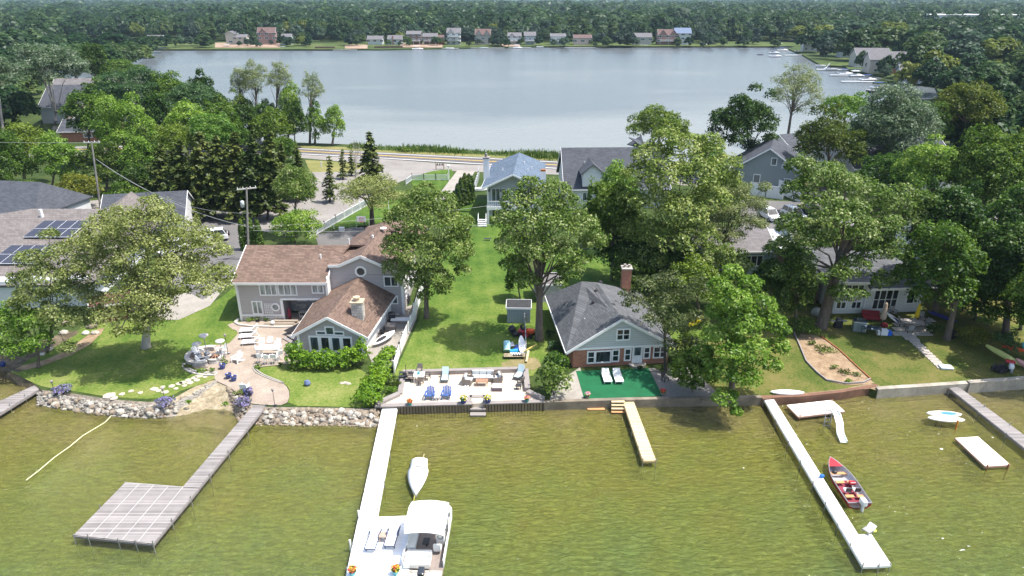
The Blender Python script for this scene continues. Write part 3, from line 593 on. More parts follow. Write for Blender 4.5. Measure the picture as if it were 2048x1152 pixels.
raft('white board platform beside the water slide', [(1574, 810), (1664, 800), (1689, 822), (1597, 833)], .45, m_raft, posts=[(1664, 801), (1600, 832)])
raft('white floating platform with rusty posts at the right', [(1911, 876), (1956, 873), (2020, 929), (1971, 932)], .4, m_raft, posts=[(2017, 930), (1975, 932)])
for i in range(4):
    X, Y = G(1236, 805+i*6.6); mb = MB((X, Y, 0)); 
    if i == 0: o = thing('lake_steps', 'short wooden steps down into the lake beside the raw timber dock', 'steps', (X, Y, 0)); st0 = Vector(o.location)
    mb = MB(st0); Xc, Yc = G(1236, 803+i*6.8, .75-.2*i); mb.box((Xc, Yc, .75-.2*i), (1.15, .34, .06)); mb.build('tread', plain('orange_wood', (.5, .27, .12), .8) if i == 3 else m_dockwood, o)
mb = MB(st0)
for s in (-.55, .55):
    a = G(1236, 802, .7); b = G(1236, 828, 0); mb.beam((a[0]+s, a[1], .68), (b[0]+s, b[1], -.1), .06, .12)
mb.build('stringer', plain('orange_wood', (.5, .27, .12), .8), o)
X, Y = G(1192, 818, .05); mb = MB((X, Y, .05)); mb.box((X, Y, .05), (1.5, .3, .08)); tag(mb.build('floating_board', MC['orange_wood']), 'small brown board floating by the seawall in front of the green carpet', 'board')
# floating rope line
pts = [(*G(x, y, .02), .03) for x, y in [(52, 961), (78, 941), (110, 914), (140, 893), (165, 872), (190, 857), (210, 845), (224, 830)]]
mb = MB(pts[0]); mb.tube(pts, .045, 5); tag(mb.build('floating_rope', plain('rope', (.55, .55, .35), .7)), 'pale floating rope line across the shallow water at the left', 'rope')
# ------------------------------------------------------------ buildings
m_side = banded('grey_siding', (.42, .395, .4), (.25, .235, .24), 'Z', .16, .12, .05)
m_trim = plain('white_trim', (.78, .78, .78), .5, .03)
m_browns = shingle('brown_shingles', (.19, .132, .105), (.115, .078, .062), (.06, .045, .038), rowh=.22, bw=.45, uvz=2.3)
m_glass = glass('window_glass'); m_glassd = glass('dark_glass', (.012, .016, .018)); m_curtain = glass('curtained_glass', (.16, .18, .18), .2)
m_brick = shingle('red_brick', (.42, .165, .1), (.29, .1, .06), (.33, .25, .2), rowh=.1, bw=.28, uvz=1)
m_stonew = shingle('fieldstone', (.6, .57, .53), (.3, .285, .27), (.13, .12, .11), rowh=.28, bw=.4, uvz=1, var2=.6)
m_darkroof = shingle('charcoal_shingles', (.13, .135, .145), (.085, .09, .098), (.045, .048, .052), rowh=.2, bw=.45, uvz=2)
def window(root, c, u, n, w, h, mull=1, bars=0, gm=None, fm=None, t=.12, name='window', base=None):
    """frame proud of the wall at c (centre), u along the wall, n outward, with a glass pane set in it"""
    c, u, n = Vector(c), Vector(u).normalized(), Vector(n).normalized(); z = Vector((0, 0, 1)); off = base if base is not None else (0, 0, 0)
    mb = MB(off); d = n*.045; cc = c+n*.045
    for s in (-1, 1):
        mb.obox(cc+u*s*(w/2-t/2), u*t/2, d, z*h/2)
        mb.obox(cc+z*s*(h/2-t/2), u*(w/2-t), d, z*t/2)
    for i in range(1, mull+1): mb.obox(cc+u*(-w/2+w*i/(mull+1)), u*t*.4, d*.9, z*(h/2-t))
    for i in range(1, bars+1): mb.obox(cc+z*(-h/2+h*i/(bars+1)), u*(w/2-t), d*.8, z*.03)
    o = mb.build(name, fm or m_trim, root)
    mb = MB(off); mb.obox(c+n*.012, u*(w/2-t*.5), n*.012, z*(h/2-t*.5)); mb.build('pane', gm or m_glass, o)
    return o
def octwin(root, c, u, n, r, gm, base):
    c, u, n = Vector(c), Vector(u).normalized(), Vector(n).normalized(); z = Vector((0, 0, 1)); mb = MB(base); k = 8
    P = lambda q, a, s: c+u*q*math.cos(a)+z*q*math.sin(a)+n*s
    vs = []; 
    for i in range(k):
        a = math.pi/8+i*math.pi/4; vs += [P(r, a, 0), P(r*.7, a, 0), P(r, a, .09), P(r*.7, a, .09)]
    fs = []
    for i in range(k):
        j = (i+1) % k; fs += [(4*i+2, 4*j+2, 4*j+3, 4*i+3), (4*i, 4*i+2, 4*j+2, 4*j), (4*i+1, 4*j+1, 4*j+3, 4*i+3)]
    mb.add(vs, fs); o = mb.build('octagonal_window', m_trim, root)
    mb = MB(base); mb.add([P(r*.75, math.pi/8+i*math.pi/4, .02) for i in range(k)], [tuple(range(k))]); mb.build('pane', gm, o)
def wallpoly(mb, P, z0, z1): mb.prism(P, z0, z1)
def vent(root, p, base, r=.06, h=.5, m=None):
    mb = MB(base); mb.tube([(p[0], p[1], p[2]-.1), (p[0], p[1], p[2]+h)], r, 7); return mb.build('roof_vent', m or m_trim, root)
Z = (0, 0, 1)
# --- two-storey grey house
B = Vector((-20, 68, LAND)); gh = thing('lake_house', 'large grey sided two-storey house with brown shingle roofs and a lakeside sunroom', 'house', B)
L0, L1, F0, BK = -29.4, -19.75, 67.1, 77.5        # left block
ez = 5.3; rz_ = 7.45
# walls, with an open porch recess in the ground floor
mb = MB(B); px0, px1 = -24.7, -20.6
mb.prism([(L0, F0), (px0, F0), (px0, BK), (L0, BK)], LAND, ez); mb.prism([(px0, F0), (L1, F0), (L1, BK), (px0, BK)], 3.15, ez)
mb.prism([(px0, F0+2.6), (L1, F0+2.6), (L1, BK), (px0, BK)], LAND, 3.15)
mb.add([(L0+.01, F0, ez), (L0+.01, BK, ez), (L0+.01, (F0+BK)/2, rz_-.1), (L0+.2, F0, ez), (L0+.2, BK, ez), (L0+.2, (F0+BK)/2, rz_-.1)], [(0, 1, 2), (3, 5, 4)])
# gable block
A0, A1, AF = -19.75, -12.0, 68.6; ax = -16.2
mb.prism([(A0, AF), (A1, AF), (A1, 80), (A0, 80)], LAND, 5.45)
mb.add([(A0, AF, 5.45), (A0, AF, 6.45), (-18.6, AF, 6.5), (ax, AF, 7.55), (A1-.05, AF, 5.5), (A1-.05, AF+.15, 5.45), (A0, AF+.15, 5.45), (A0, AF+.15, 6.45), (-18.6, AF+.15, 6.5), (ax, AF+.15, 7.5)], [(0, 4, 3, 2, 1), (6, 7, 8, 9, 5)])
mb.build('wall', m_side, gh)
mb = MB(B)
o_ = .35; ym = (F0+BK)/2; sl_ = (rz_-ez)/(ym-F0)
zl = ez-sl_*o_
mb.slab([(L0-.35, F0-o_, zl+.12), (L1+.12, F0-o_, zl+.12), (L1+.12, AF, ez+(AF-F0)*sl_+.12), (-18.2, ym, rz_+.12), (L0-.35, ym, rz_+.12)], .2)
mb.slab([(L0-.35, ym, rz_+.12), (-16, ym, rz_+.12), (-16, BK+o_, zl+.12), (L0-.35, BK+o_, zl+.12)], .2)
# gable block roof: ridge running back, then the rear wings
mb.slab([(ax, AF-.3, 7.75), (ax+1.0, 82, 7.75), (A1+.6, 82, 5.55), (A1+.4, AF-.3, 5.55)], .2)
mb.slab([(ax, AF-.3, 7.75), (-18.6, AF-.3, 6.68), (-19.7, AF+1.5, 6.7), (-19.5, 82, 5.6), (ax+1.0, 82, 7.75)], .2)
mb.slab([(-19.75, AF-.3, 6.66), (-18.6, AF-.3, 6.68), (-18.6, ym, 7.0), (-19.75, ym-1, 7.0)], .18)
mb.slab([(-15.6, 80, 6.9), (-13.4, 76, 7.9), (-11.2, 76.5, 6.0), (-11.0, 86, 5.6), (-15, 86, 6.2)], .2)
mb.slab([(-19.2, 79, 5.6), (-16.6, 77, 7.2), (-14.9, 79, 7.4), (-14.6, 86, 6.2), (-19, 86, 5.4)], .2)
mb.build('roof', m_browns, gh)
mb = MB(B)     # white fascia, rakes, corner boards
mb.beam((L0-.35, F0-o_-.02, zl+.0), (L1+.12, F0-o_-.02, zl+.0), .05, .26)
mb.beam((-18.6, AF-.33, 6.58), (ax, AF-.33, 7.66), .06, .3); mb.beam((ax, AF-.33, 7.66), (A1+.45, AF-.33, 5.45), .06, .3); mb.beam((A0, AF-.33, 6.56), (-18.6, AF-.33, 6.58), .06, .28)
mb.beam((L1+.15, F0-o_, zl+.05), (L1+.15, AF-.3, ez+(AF-F0)*sl_+.05), .06, .3)
mb.beam((L0-.37, F0-o_, zl+.05), (L0-.37, ym, rz_+.05), .06, .25)
for x, y, z1 in [(L0, F0, ez), (L1-.02, F0, ez), (A1, AF, 5.3)]: mb.box((x, y-.01, (LAND+z1)/2), (.24, .24, z1-LAND))
mb.box((px0-.12, F0-.03, 1.95), (.3, .12, 2.5)); mb.box(((px0+L1)/2-.1, F0-.03, 3.25), (L1-px0+.2, .12, .2)); mb.box(((L0+px0)/2, F0-.03, 1.35), (px0-L0, .1, .18))
mb.build('white_trim', m_trim, gh)
mb = MB(B); mb.box((L1+.0, (F0+AF)/2, 4.4), (.06, AF-F0-.05, 2.6)); mb.build('side_panel', m_trim, gh)
for bx in [(((L0+px0)/2, F0-.06, .97), (px0-L0-.1, .1, .55)), ((px0+.9, F0+2.55, 1.15), (1.5, .1, .9))]: mb = MB(B); mb.box(*bx); mb.build('stone_base', m_stonew, gh)
fr = (1, 0, 0); fn = (0, -1, 0)
window(gh, (-26.05, F0, 4.35), fr, fn, 1.9, 1.35, 2, 0, m_curtain, base=B); window(gh, (-24.0, F0, 4.35), fr, fn, 2.05, 1.35, 2, 0, m_curtain, base=B)
window(gh, (-20.75, F0, 4.45), fr, fn, 1.3, 1.05, 1, 0, m_curtain, base=B)
window(gh, (-27.5, F0, 2.25), fr, fn, 1.15, 1.6, 1, 0, m_curtain, base=B)
octwin(gh, (-25.55, F0, 2.3), fr, fn, .5, m_curtain, B); octwin(gh, (-16.35, AF, 5.85), fr, fn, .66, m_glass, B)
window(gh, (-13.15, AF, 4.7), fr, fn, 1.6, 1.25, 1, 0, m_glass, base=B); window(gh, (-13.0, AF, 2.5), fr, fn, .95, 1.0, 0, 0, m_glass, base=B)
for i in range(3): window(gh, (-23.4+i*1.35, F0+2.58, 2.35), fr, fn, 1.15, .95, 1, 0, m_glass, base=B)
for i, yy in enumerate((70.5, 73, 76)): window(gh, (A1, yy, 2.6), (0, 1, 0), (1, 0, 0), .95, 1.3, 0, 1, m_glass, base=B)
for i, yy in enumerate((71, 75)): window(gh, (A1, yy, 4.6), (0, 1, 0), (1, 0, 0), .9, .9, 0, 0, m_glass, base=B)
vent(gh, (-21.0, 70.3, 6.75), B, .09, .45); vent(gh, (-18.4, 73, 7.5), B, .07, .6); vent(gh, (-16.0, 74.5, 7.7), B, .12, .3)
mb = MB(B); mb.lathe([(.02, 0), (.02, .5), (.38, .62), (.36, .66), (.02, .55)], (-15.2, 77, 7.4), 12); mb.build('satellite_dish', m_trim, gh)
# sunroom, its long axis turned slightly
mb = MB(B); sA, sB = (-20.9, 59.6), (-14.55, 59.2); sC, sD = (-13.4, 68.6), (-19.8, 68.6)
mb.prism([sA, sB, sC, sD], LAND, 2.95)
ap = ((sA[0]+sB[0])/2, 59.4)
mb.add([(sA[0], sA[1], 2.95), (sB[0], sB[1], 2.95), (ap[0], ap[1], 4.72), (sA[0], sA[1]+.2, 2.95), (sB[0], sB[1]+.2, 2.95), (ap[0], ap[1]+.2, 4.72)], [(0, 1, 2), (3, 5, 4)])
mb.build('sunroom_wall', m_side, gh)
mb = MB(B); mb.add([(sB[0]+.03, sB[1]+.1, LAND), (sC[0]+.03, sC[1], LAND), (sC[0]+.03, sC[1], 2.95), (sB[0]+.03, sB[1]+.1, 2.95)], [(0, 1, 2, 3)]); mb.build('white_side_wall', plain('white_boarding', (.8, .8, .79), .6, .04), gh)
mb = MB(B); r0 = (ap[0], 59.0, 4.95); r1 = (-16.6, 68.6, 5.25); 
mb.slab([r0, r1, (-21.3, 68.6, 2.95), (-21.45, 59.2, 2.85)], .2); mb.slab([r0, (-13.95, 58.8, 2.85), (-12.75, 68.6, 3.05), r1], .2); mb.build('sunroom_roof', m_browns, gh)
mb = MB(B); mb.beam((-21.45, 59.05, 2.75), (ap[0], 58.95, 4.85), .07, .26); mb.beam((ap[0], 58.95, 4.85), (-13.95, 58.75, 2.75), .07, .26); mb.beam((-13.93, 58.8, 2.73), (-12.72, 68.5, 2.93), .07, .2); mb.beam((-21.47, 59.2, 2.73), (-21.32, 67, 2.83), .07, .2)
for p in (sA, sB): mb.box((p[0], p[1]-.02, 1.8), (.25, .2, 2.3))
mb.build('sunroom_trim', m_trim, gh)
un = Vector((sB[0]-sA[0], sB[1]-sA[1], 0)).normalized(); nn = Vector((un.y, -un.x, 0))
for i in range(4):
    c = Vector((sA[0], sA[1], 0))+un*(1.55+i*1.08); window(gh, (c.x, c.y, 1.85), un, nn, 1.08, 1.75, 0, 0, m_glassd if i in (1, 3) else m_glass, base=B, t=.17)
for i, (q, zz, hh, ww) in enumerate([(2.35, 3.05, .5, 1.05), (3.2, 3.3, .95, .95), (4.1, 3.05, .5, 1.05)]):
    c = Vector((sA[0], sA[1], 0))+un*q; window(gh, (c.x, c.y, zz), un, nn, ww, hh, 0, 0, m_glass, base=B)
mb = MB(B); mb.box((-15.3, 61.6, 3.9), (1.1, 1.0, 3.0)); ch = mb.build('chimney', m_stonew, gh)
mb = MB(B); mb.box((-15.3, 61.6, 5.46), (1.3, 1.2, .14)); mb.lathe([(.28, 0), (.28, .3), (.36, .3), (.36, .4), (.05, .45)], (-15.35, 61.6, 5.53), 12); mb.build('chimney_cap', plain('sandstone', (.45, .36, .26), .8), ch)
# porch interior furniture
def table(name, label, loc, l, w_, h, mat, rz=0, group=None, cat='table'):
    o = thing(name, label, cat, loc, rz, group); mb = MB(); mb.box((0, 0, h-.03), (l, w_, .06)); mb.build('tabletop', mat, o)
    for sx in (-1, 1):
        for sy in (-1, 1): mb = MB(); mb.box((sx*(l/2-.08), sy*(w_/2-.08), (h-.06)/2), (.07, .07, h-.06)); mb.build('leg', mat, o)
    return o
table('dining_table', 'long weathered table under the porch of the grey house', (-22.2, 67.9, LAND), 2.2, .9, .78, plain('weathered_board', (.38, .35, .32), .8))
o = thing('porch_bench', 'low bench in front of the long porch table', 'bench', (-22.1, 67.2, LAND)); mb = MB(); mb.box((0, 0, .45), (1.9, .35, .06)); mb.build('seat', MC['weathered_board'], o)
for s in (-.7, .7): mb = MB(); mb.box((s, 0, .21), (.08, .3, .42)); mb.build('leg', MC['weathered_board'], o)
mb = MB((-24.2, 66.6, LAND)); mb.ell((-24.2, 67.2, LAND+.75), (.22, .2, .75), 9, 6); tag(mb.build('covered_umbrella', plain('maroon_cloth', (.16, .02, .04), .8), smooth=True), 'closed maroon umbrella standing at the left of the porch opening', 'umbrella')
# trellis
o = thing('trellis', 'white lattice trellis on the grey wall left of the porch', 'trellis', (-26.25, F0-.15, LAND)); mb = MB()
for i in range(5): mb.box((-.4+.2*i, -.03, 1.15), (.04, .03, 2.0))
for i in range(10): mb.box((0, -.06, .25+.2*i), (.85, .03, .04))
mb.build('lattice', m_trim, o)

# --- generic gabled house (local frame, ridge along x, front at -y)
def gable_house(name, label, loc, rz, Lx, Wy, h, rise, wallm, roofm, wins=(), over=.4, hip=0, cat='house', trim=None, gablem=None, chim=None, vents=0, group=None):
    o = thing(name, label, cat, loc, rz, group); trim = trim or m_trim
    mb = MB(); mb.box((0, 0, h/2), (Lx, Wy, h))
    if not hip:
        for s in (-1, 1):
            x0, x1 = s*(Lx/2), s*(Lx/2-.15); mb.add([(x0, -Wy/2, h), (x0, Wy/2, h), (x0, 0, h+rise-.05), (x1, -Wy/2, h), (x1, Wy/2, h), (x1, 0, h+rise-.05)], [(0, 1, 2), (3, 5, 4), (0, 3, 5, 2), (1, 2, 5, 4)])
    mb.build('wall', wallm, o)
    k = rise/(Wy/2); z0 = h-over*k+.15; zr = h+rise+.15; ex = Lx/2+over*.8; ey = Wy/2+over; q = ex-hip
    mb = MB()
    for s in (-1, 1):
        pts = [(-ex, s*ey, z0), (ex, s*ey, z0), (q, 0, zr), (-q, 0, zr)]; mb.slab(pts if s < 0 else pts[::-1], .2)
        if hip: pts = [(s*ex, -ey, z0), (s*ex, ey, z0), (s*q, 0, zr)]; mb.slab(pts if s > 0 else pts[::-1], .2)
    rf = mb.build('roof', roofm, o)
    mb = MB()
    for s in (-1, 1):
        mb.beam((-ex, s*(ey+.02), z0-.08), (ex, s*(ey+.02), z0-.08), .05, .2)
        if not hip:
            for t in (-1, 1): mb.beam((s*(ex+.02), t*ey, z0-.08), (s*(ex+.02), 0, zr-.08), .05, .2)
    mb.build('fascia', trim, o)
    if gablem:
        for s in (-1, 1):
            mb = MB(); x0 = s*(Lx/2+.02); mb.add([(x0, -Wy/2, h), (x0, Wy/2, h), (x0, 0, h+rise-.05)], [(0, 1, 2)]); mb.build('gable', gablem, o)
    F = {'F': ((0, -Wy/2), (1, 0, 0), (0, -1, 0)), 'B': ((0, Wy/2), (1, 0, 0), (0, 1, 0)), 'L': ((-Lx/2, 0), (0, 1, 0), (-1, 0, 0)), 'R': ((Lx/2, 0), (0, 1, 0), (1, 0, 0))}
    for wn in wins:
        f, u, z, ww, hh = wn[:5]; mu = wn[5] if len(wn) > 5 else 0; p, uu, n = F[f]
        window(o, (p[0]+uu[0]*u, p[1]+uu[1]*u, z), uu, n, ww, hh, mu, 0, wn[6] if len(wn) > 6 else m_glass, name='door' if hh > 1.9 and ww < 1.2 else 'window')
    if chim:
        x, y, hh, cm = chim; mb = MB(); mb.box((x, y, hh/2), (.9, .9, hh)); cc = mb.build('chimney', cm, o); mb = MB(); mb.box((x, y, hh+.06), (1.05, 1.05, .12)); mb.build('chimney_cap', plain('cap_stone', (.3, .28, .26), .8), cc)
    for i in range(vents): mb = MB(); mb.tube([(-Lx*.3+i*1.6, -Wy*.22, h+rise*.5), (-Lx*.3+i*1.6, -Wy*.22, h+rise*.62+.35)], .09, 7); mb.build('roof_vent', plain('vent_grey', (.5, .5, .5), .5), o)
    return o

# --- brick cottage
B = Vector((10, 57, LAND)); ct = thing('brick_cottage', 'red brick cottage with dark shingle roof, grey gable and white windows facing the lake', 'cottage', B)
P0, P1, P2, P3 = Vector((5.75, 56.75)), Vector((14.95, 57.7)), Vector((13.8, 70)), Vector((4.25, 69))
mb = MB(B); mb.prism([tuple(p) for p in (P0, P1, P2, P3)], LAND, 2.85); mb.build('brick_wall', m_brick, ct)
u = (P1-P0).normalized(); nf = Vector((u.y, -u.x)); ex_ = lambda d, z, o=0: (P0.x+u.x*d+nf.x*o, P0.y+u.y*d+nf.y*o, z)
W_ = (P1-P0).length; apz = 5.55
mb = MB(B); mb.add([ex_(-.1, 2.62, .08), ex_(W_+.1, 2.62, .08), ex_(W_+.1, 2.9, .08), ex_(W_/2-.2, apz, .08), ex_(-.1, 2.9, .08), ex_(-.1, 2.62, -.1), ex_(W_+.1, 2.62, -.1), ex_(W_+.1, 2.9, -.1), ex_(W_/2-.2, apz, -.1), ex_(-.1, 2.9, -.1)], [(0, 1, 2, 3, 4), (9, 8, 7, 6, 5), (0, 5, 6, 1), (2, 7, 8, 3), (3, 8, 9, 4)])
mb.build('gable', banded('pale_lap_siding', (.47, .5, .5), (.25, .27, .27), 'Z', .24, .08, .03), ct)
mb = MB(B); rA = ex_(W_/2-.2, 5.8, .35); rB = (8.85, 65.6, 5.8); rC = (7.35, 66.4, 5.6); eL0 = ex_(-.75, 2.55, .35); eR0 = ex_(W_+.75, 2.55, .35); eL1 = (3.7, 69.6, 2.55); eR1 = (14.5, 70.6, 2.55)
mb.slab([rA, rB, rC, eL1, eL0], .2); mb.slab([rA, eR0, eR1, rB], .2); mb.slab([rB, eR1, eL1, rC], .2); rf = mb.build('roof', m_darkroof, ct)
mb = MB(B)
for a, b in [(eL0, rA), (rA, eR0)]: mb.beam(Vector(a)+Vector((nf.x*.03, nf.y*.03, -.1)), Vector(b)+Vector((nf.x*.03, nf.y*.03, -.1)), .06, .24)
mb.beam(Vector(eL0)-Vector((.03, 0, .1)), Vector(eL1)-Vector((.03, 0, .1)), .06, .2); mb.beam(ex_(-.1, 2.7, .1), ex_(W_+.1, 2.7, .1), .05, .2); mb.build('white_trim', m_trim, ct)
U3, N3 = (u.x, u.y, 0), (nf.x, nf.y, 0)
for d, z, ww, hh, mu, gm in [(1.75, 1.75, .85, 1.35, 0, m_glassd), (3.0, 1.75, 1.7, 1.35, 0, m_glassd), (4.3, 1.8, .8, 1.35, 0, m_glassd), (5.55-.0, 1.85, .75, 1.35, 0, m_glassd), (7.55, 1.95, .75, 1.3, 0, m_glassd), (8.95+.0, 1.95, 1.5, 1.3, 1, m_glassd)]:
    sc = W_/9.25*.93; window(ct, ex_(d*sc+.1, z, .01), U3, N3, ww*sc, hh, mu, 1 if ww < 1.6 else 0, gm, base=B)
window(ct, ex_(W_/2+.05, 4.05, .1), U3, N3, 1.35, 1.25, 1, 1, m_glassd, base=B)
dr = window(ct, ex_(6.2, 1.75, .02), U3, N3, 1.0, 2.1, 0, 0, plain('white_door', (.75, .77, .78), .5), name='door', base=B)
mb = MB(B); c = Vector(ex_(6.2, 2.2, .1))
mb.obox(c, Vector(U3)*.3, Vector(N3)*.02, Vector((0, 0, .45))); mb.build('door_glass', m_glass, dr)
mb = MB(B); mb.prism([tuple(Vector(ex_(6.25+.85*math.cos(a), 0, .9*math.sin(a)))[:2]) for a in [math.pi*k/8 for k in range(9)]], LAND, LAND+.2); mb.build('door_step', m_conc, ct)
mb = MB(B); mb.box((12.3, 68.2, 3.6), (.95, .95, 5.6)); cc = mb.build('chimney', m_brick, ct); mb = MB(B); mb.box((12.3, 68.2, 6.45), (1.15, 1.15, .14)); mb.lathe([(.15, 0), (.15, .35), (.22, .35)], (12.1, 68.2, 6.5), 8); mb.lathe([(.15, 0), (.15, .3), (.22, .3)], (12.55, 68.2, 6.5), 8); mb.build('chimney_cap', MC['weathered_board'], cc)
m_vent = plain('black_vent', (.025, .025, .028), .6)
for x, y, z in [(8.15, 62.2, 5.05), (10.2, 61.8, 5.5), (10.9, 60.4, 5.35), (9.8, 60.2, 5.72), (8.6, 64, 5.4), (9.3, 66.4, 5.5)]:
    zz = 5.75-abs(x-(9.9-(y-57)*.12))*.66; mb = MB(B); mb.ell((x, y, zz+.12), (.24, .24, .16), 8, 4); mb.build('roof_vent', m_vent, rf)
vent(ct, (7.1, 60.2, 3.95), B, .05, .3)
# --- house with blue roof and balcony
m_blue = shingle('blue_shingles', (.12, .16, .215), (.09, .12, .165), (.05, .07, .1), rowh=.25, bw=.5, uvz=2)
m_pale = banded('pale_siding', (.5, .52, .54), (.3, .31, .32), 'Z', .2, .1, .03)
B = Vector((.5, 104, LAND)); bh = thing('blue_roofed_house', 'narrow white house with blue shingle roof and balcony at the end of the long lawn', 'house', B)
mb = MB(B); mb.prism([(-3.7, 103.2), (4.4, 103.2), (5.3, 118), (-2.8, 118)], LAND, 6.5); mb.add([(-3.7, 103.2, 6.5), (4.4, 103.2, 6.5), (.2, 103.2, 8.3), (-3.7, 103.4, 6.5), (4.4, 103.4, 6.5), (.2, 103.4, 8.3)], [(0, 1, 2), (3, 5, 4)])
mb.build('wall', m_pale, bh)
mb = MB(B); rA, rB = (.1, 101.6, 8.55), (1.25, 116.6, 8.75)
mb.slab([rA, rB, (-3.5, 118.6, 6.4), (-4.75, 101.4, 6.35)], .22); mb.slab([rA, (5.0, 101.4, 6.35), (5.9, 118.6, 6.4), rB], .22); mb.slab([rB, (5.9, 118.6, 6.4), (-3.5, 118.6, 6.4)], .22); mb.build('roof', m_blue, bh)
mb = MB(B); mb.beam((-4.75, 101.35, 6.25), (.1, 101.55, 8.45), .08, .26); mb.beam((.1, 101.55, 8.45), (5.0, 101.35, 6.25), .08, .26); mb.beam((-4.78, 101.4, 6.2), (-3.5, 118.6, 6.25), .08, .24)
for x in (-3.7, -.5, 2.6, 4.4): mb.box((x, 101.7, 4.3), (.2, .2, 4.2)); 
for x in (-3.7, -.2, 4.4): mb.box((x, 101.7, 1.9), (.3, .3, 2.4))
mb.build('white_trim', m_trim, bh)
mb = MB(B); mb.box((.35, 102.4, 3.25), (8.5, 1.9, .5)); mb.build('balcony', m_trim, bh)
mb = MB(B); mb.box((.35, 101.55, 4.35), (8.3, .08, .1))
for i in range(29): mb.box((-3.7+i*.29, 101.55, 3.9), (.09, .05, .85))
mb.build('balustrade', m_trim, bh)
mb = MB(B)
for i in range(14): mb.box((-3.5+i*.6, 101.75, 6.05), (.28, .5, .35))
mb.build('striped_valance', plain('stripe_black', (.08, .08, .09), .7), bh)
for x in (-2.5, -.9, 1.2, 3.2): window(bh, (x, 103.2, 4.9), fr, fn, 1.4, 2.2, 1, 0, m_glass, base=B, name='sliding_window')
for x in (-2.3, 2.8): window(bh, (x, 103.2, 2.0), fr, fn, 1.8, 1.9, 1, 0, m_glassd, base=B)
mb = MB(B); mb.box((-4.1, 108, 7.5), (.9, .9, 4.2)); cc = mb.build('chimney', m_trim, bh); mb = MB(B); mb.box((-4.1, 108, 9.75), (1.1, 1.1, .15)); mb.tube([(-4.1, 108, 9.8), (-4.1, 108, 10.4)], .2, 8); mb.build('chimney_cap', m_cope, cc)
mb = MB(B); mb.box((4.9, 106, 6.2), (.9, .9, 3.6)); cc = mb.build('chimney', m_trim, bh); mb = MB(B); mb.box((4.9, 106, 8.1), (.8, .8, .35)); mb.build('chimney_cap', m_rust, cc)
for x, y in [(2.5, 107), (3.2, 109.5), (2.0, 111), (-1.5, 108)]: vent(bh, (x, y, 8.65-abs(x-.7)*.45), B, .08, .4)
mb = MB(B)
for i in range(4): mb.box((-4.6, 101.3-.35*i, 1.5-.22*i), (1.4, .35, .1))
mb.beam((-5.2, 101.6, 2.5), (-5.2, 100, 1.7), .07, .07); mb.beam((-4.0, 101.6, 2.5), (-4.0, 100, 1.7), .07, .07)
for s in (-5.2, -4.0): mb.box((s, 101.4, 1.6), (.08, .08, 1.8)); mb.box((s, 100.1, 1.2), (.08, .08, 1.1))
mb.build('stair', m_trim, bh)
# --- big dark-roofed white house
m_slate = shingle('slate_shingles', (.08, .088, .105), (.055, .06, .073), (.032, .034, .04), rowh=.25, bw=.5, uvz=2)
m_wht = banded('white_siding', (.68, .69, .7), (.42, .43, .44), 'Z', .18, .1, .03)
dh = gable_house('white_gabled_house', 'tall white house with steep dark grey roof beside the blue-roofed house', (17.2, 116.5, LAND), R(2), 17, 12, 3.6, 5.2, m_wht, m_slate, [('L', -2, 2, 1.2, 1.4), ('L', 1.2, 2, 1.2, 1.4), ('L', -.2, 5.4, .8, .9), ('F', -5, 2, 1.5, 1.5, 1)], over=.5, vents=1)
mb = MB(); mb.box((-4.2, -4.6, 4.9), (3.2, 3.5, 2.2)); mb.add([(-5.8, -6.3, 6), (-2.6, -6.3, 6), (-4.2, -6.3, 7.4)], [(0, 1, 2)]); d1 = mb.build('dormer', m_wht, dh)
mb = MB(); mb.slab([(-4.2, -6.7, 7.55), (-4.2, -1, 7.55), (-6.2, -1, 5.9), (-6.2, -6.7, 5.9)], .15); mb.slab([(-4.2, -6.7, 7.55), (-2.2, -6.7, 5.9), (-2.2, -1, 5.9), (-4.2, -1, 7.55)], .15); mb.build('dormer_roof', m_slate, d1)
mb = MB(); mb.slab([(3, 2.0, 10.3), (5.4, -1.0, 8.9), (7.8, 2, 8.9)], .15); mb.slab([(5.4, 3, 10.4), (3, 3, 8.9), (5.4, -.8, 8.9)], .15); mb.build('cross_gable', m_slate, dh)
# --- other houses
m_sage = banded('sage_siding', (.24, .27, .28), (.14, .16, .17), 'Z', .2, .1, .04)
sg = gable_house('sage_house', 'grey-green sided house with dark roof behind the white fence at upper right', (48.3, 126.8, LAND), R(67), 13, 12, 3.7, 4.1, m_sage, m_slate, [('L', -3.6, 2.0, 1.2, 1.6), ('L', 1.6, 2.3, 1.2, 1.6), ('L', -.9, 5.6, 1.0, 1.4), ('L', -2.6, 4.9, .6, .7), ('L', 4.8, 2.2, 1.4, 1.2)], over=.6)
gable_house('cream_garage', 'small cream building behind the sage house at the lake edge', (62, 150, LAND), R(20), 9, 8, 3.2, 2, plain('cream_wall', (.55, .52, .44), .7), m_slate, [('F', -2, 1.8, 1.2, 1.2)])
m_grs = shingle('grey_shingles', (.19, .18, .185), (.14, .13, .135), (.1, .095, .1), rowh=.22, bw=.45, uvz=2)
sh = gable_house('grey_roofed_bungalow', 'bungalow with pale grey roof and blue-grey wall half hidden behind the bright trees', (27.8, 83.8, LAND), R(4), 9.6, 7, 3.3, 1.7, banded('bluegrey_siding', (.34, .4, .45), (.2, .25, .28), 'Z', .2, .1, .03), m_grs, [('F', 2.4, 1.9, 2.4, 1.5, 2, m_glassd), ('F', -2, 1.8, 1.4, 1.4, 1)])
gable_house('flat_white_annex', 'low white-roofed annex with a blue tarpaulin beside the grey-roofed bungalow', (34.8, 86, LAND), R(4), 4.5, 8.5, 2.6, .4, m_wht, plain('white_membrane', (.6, .62, .64), .7, .08, .6), [('F', 0, 1.4, 1, 1.2)], cat='annex')
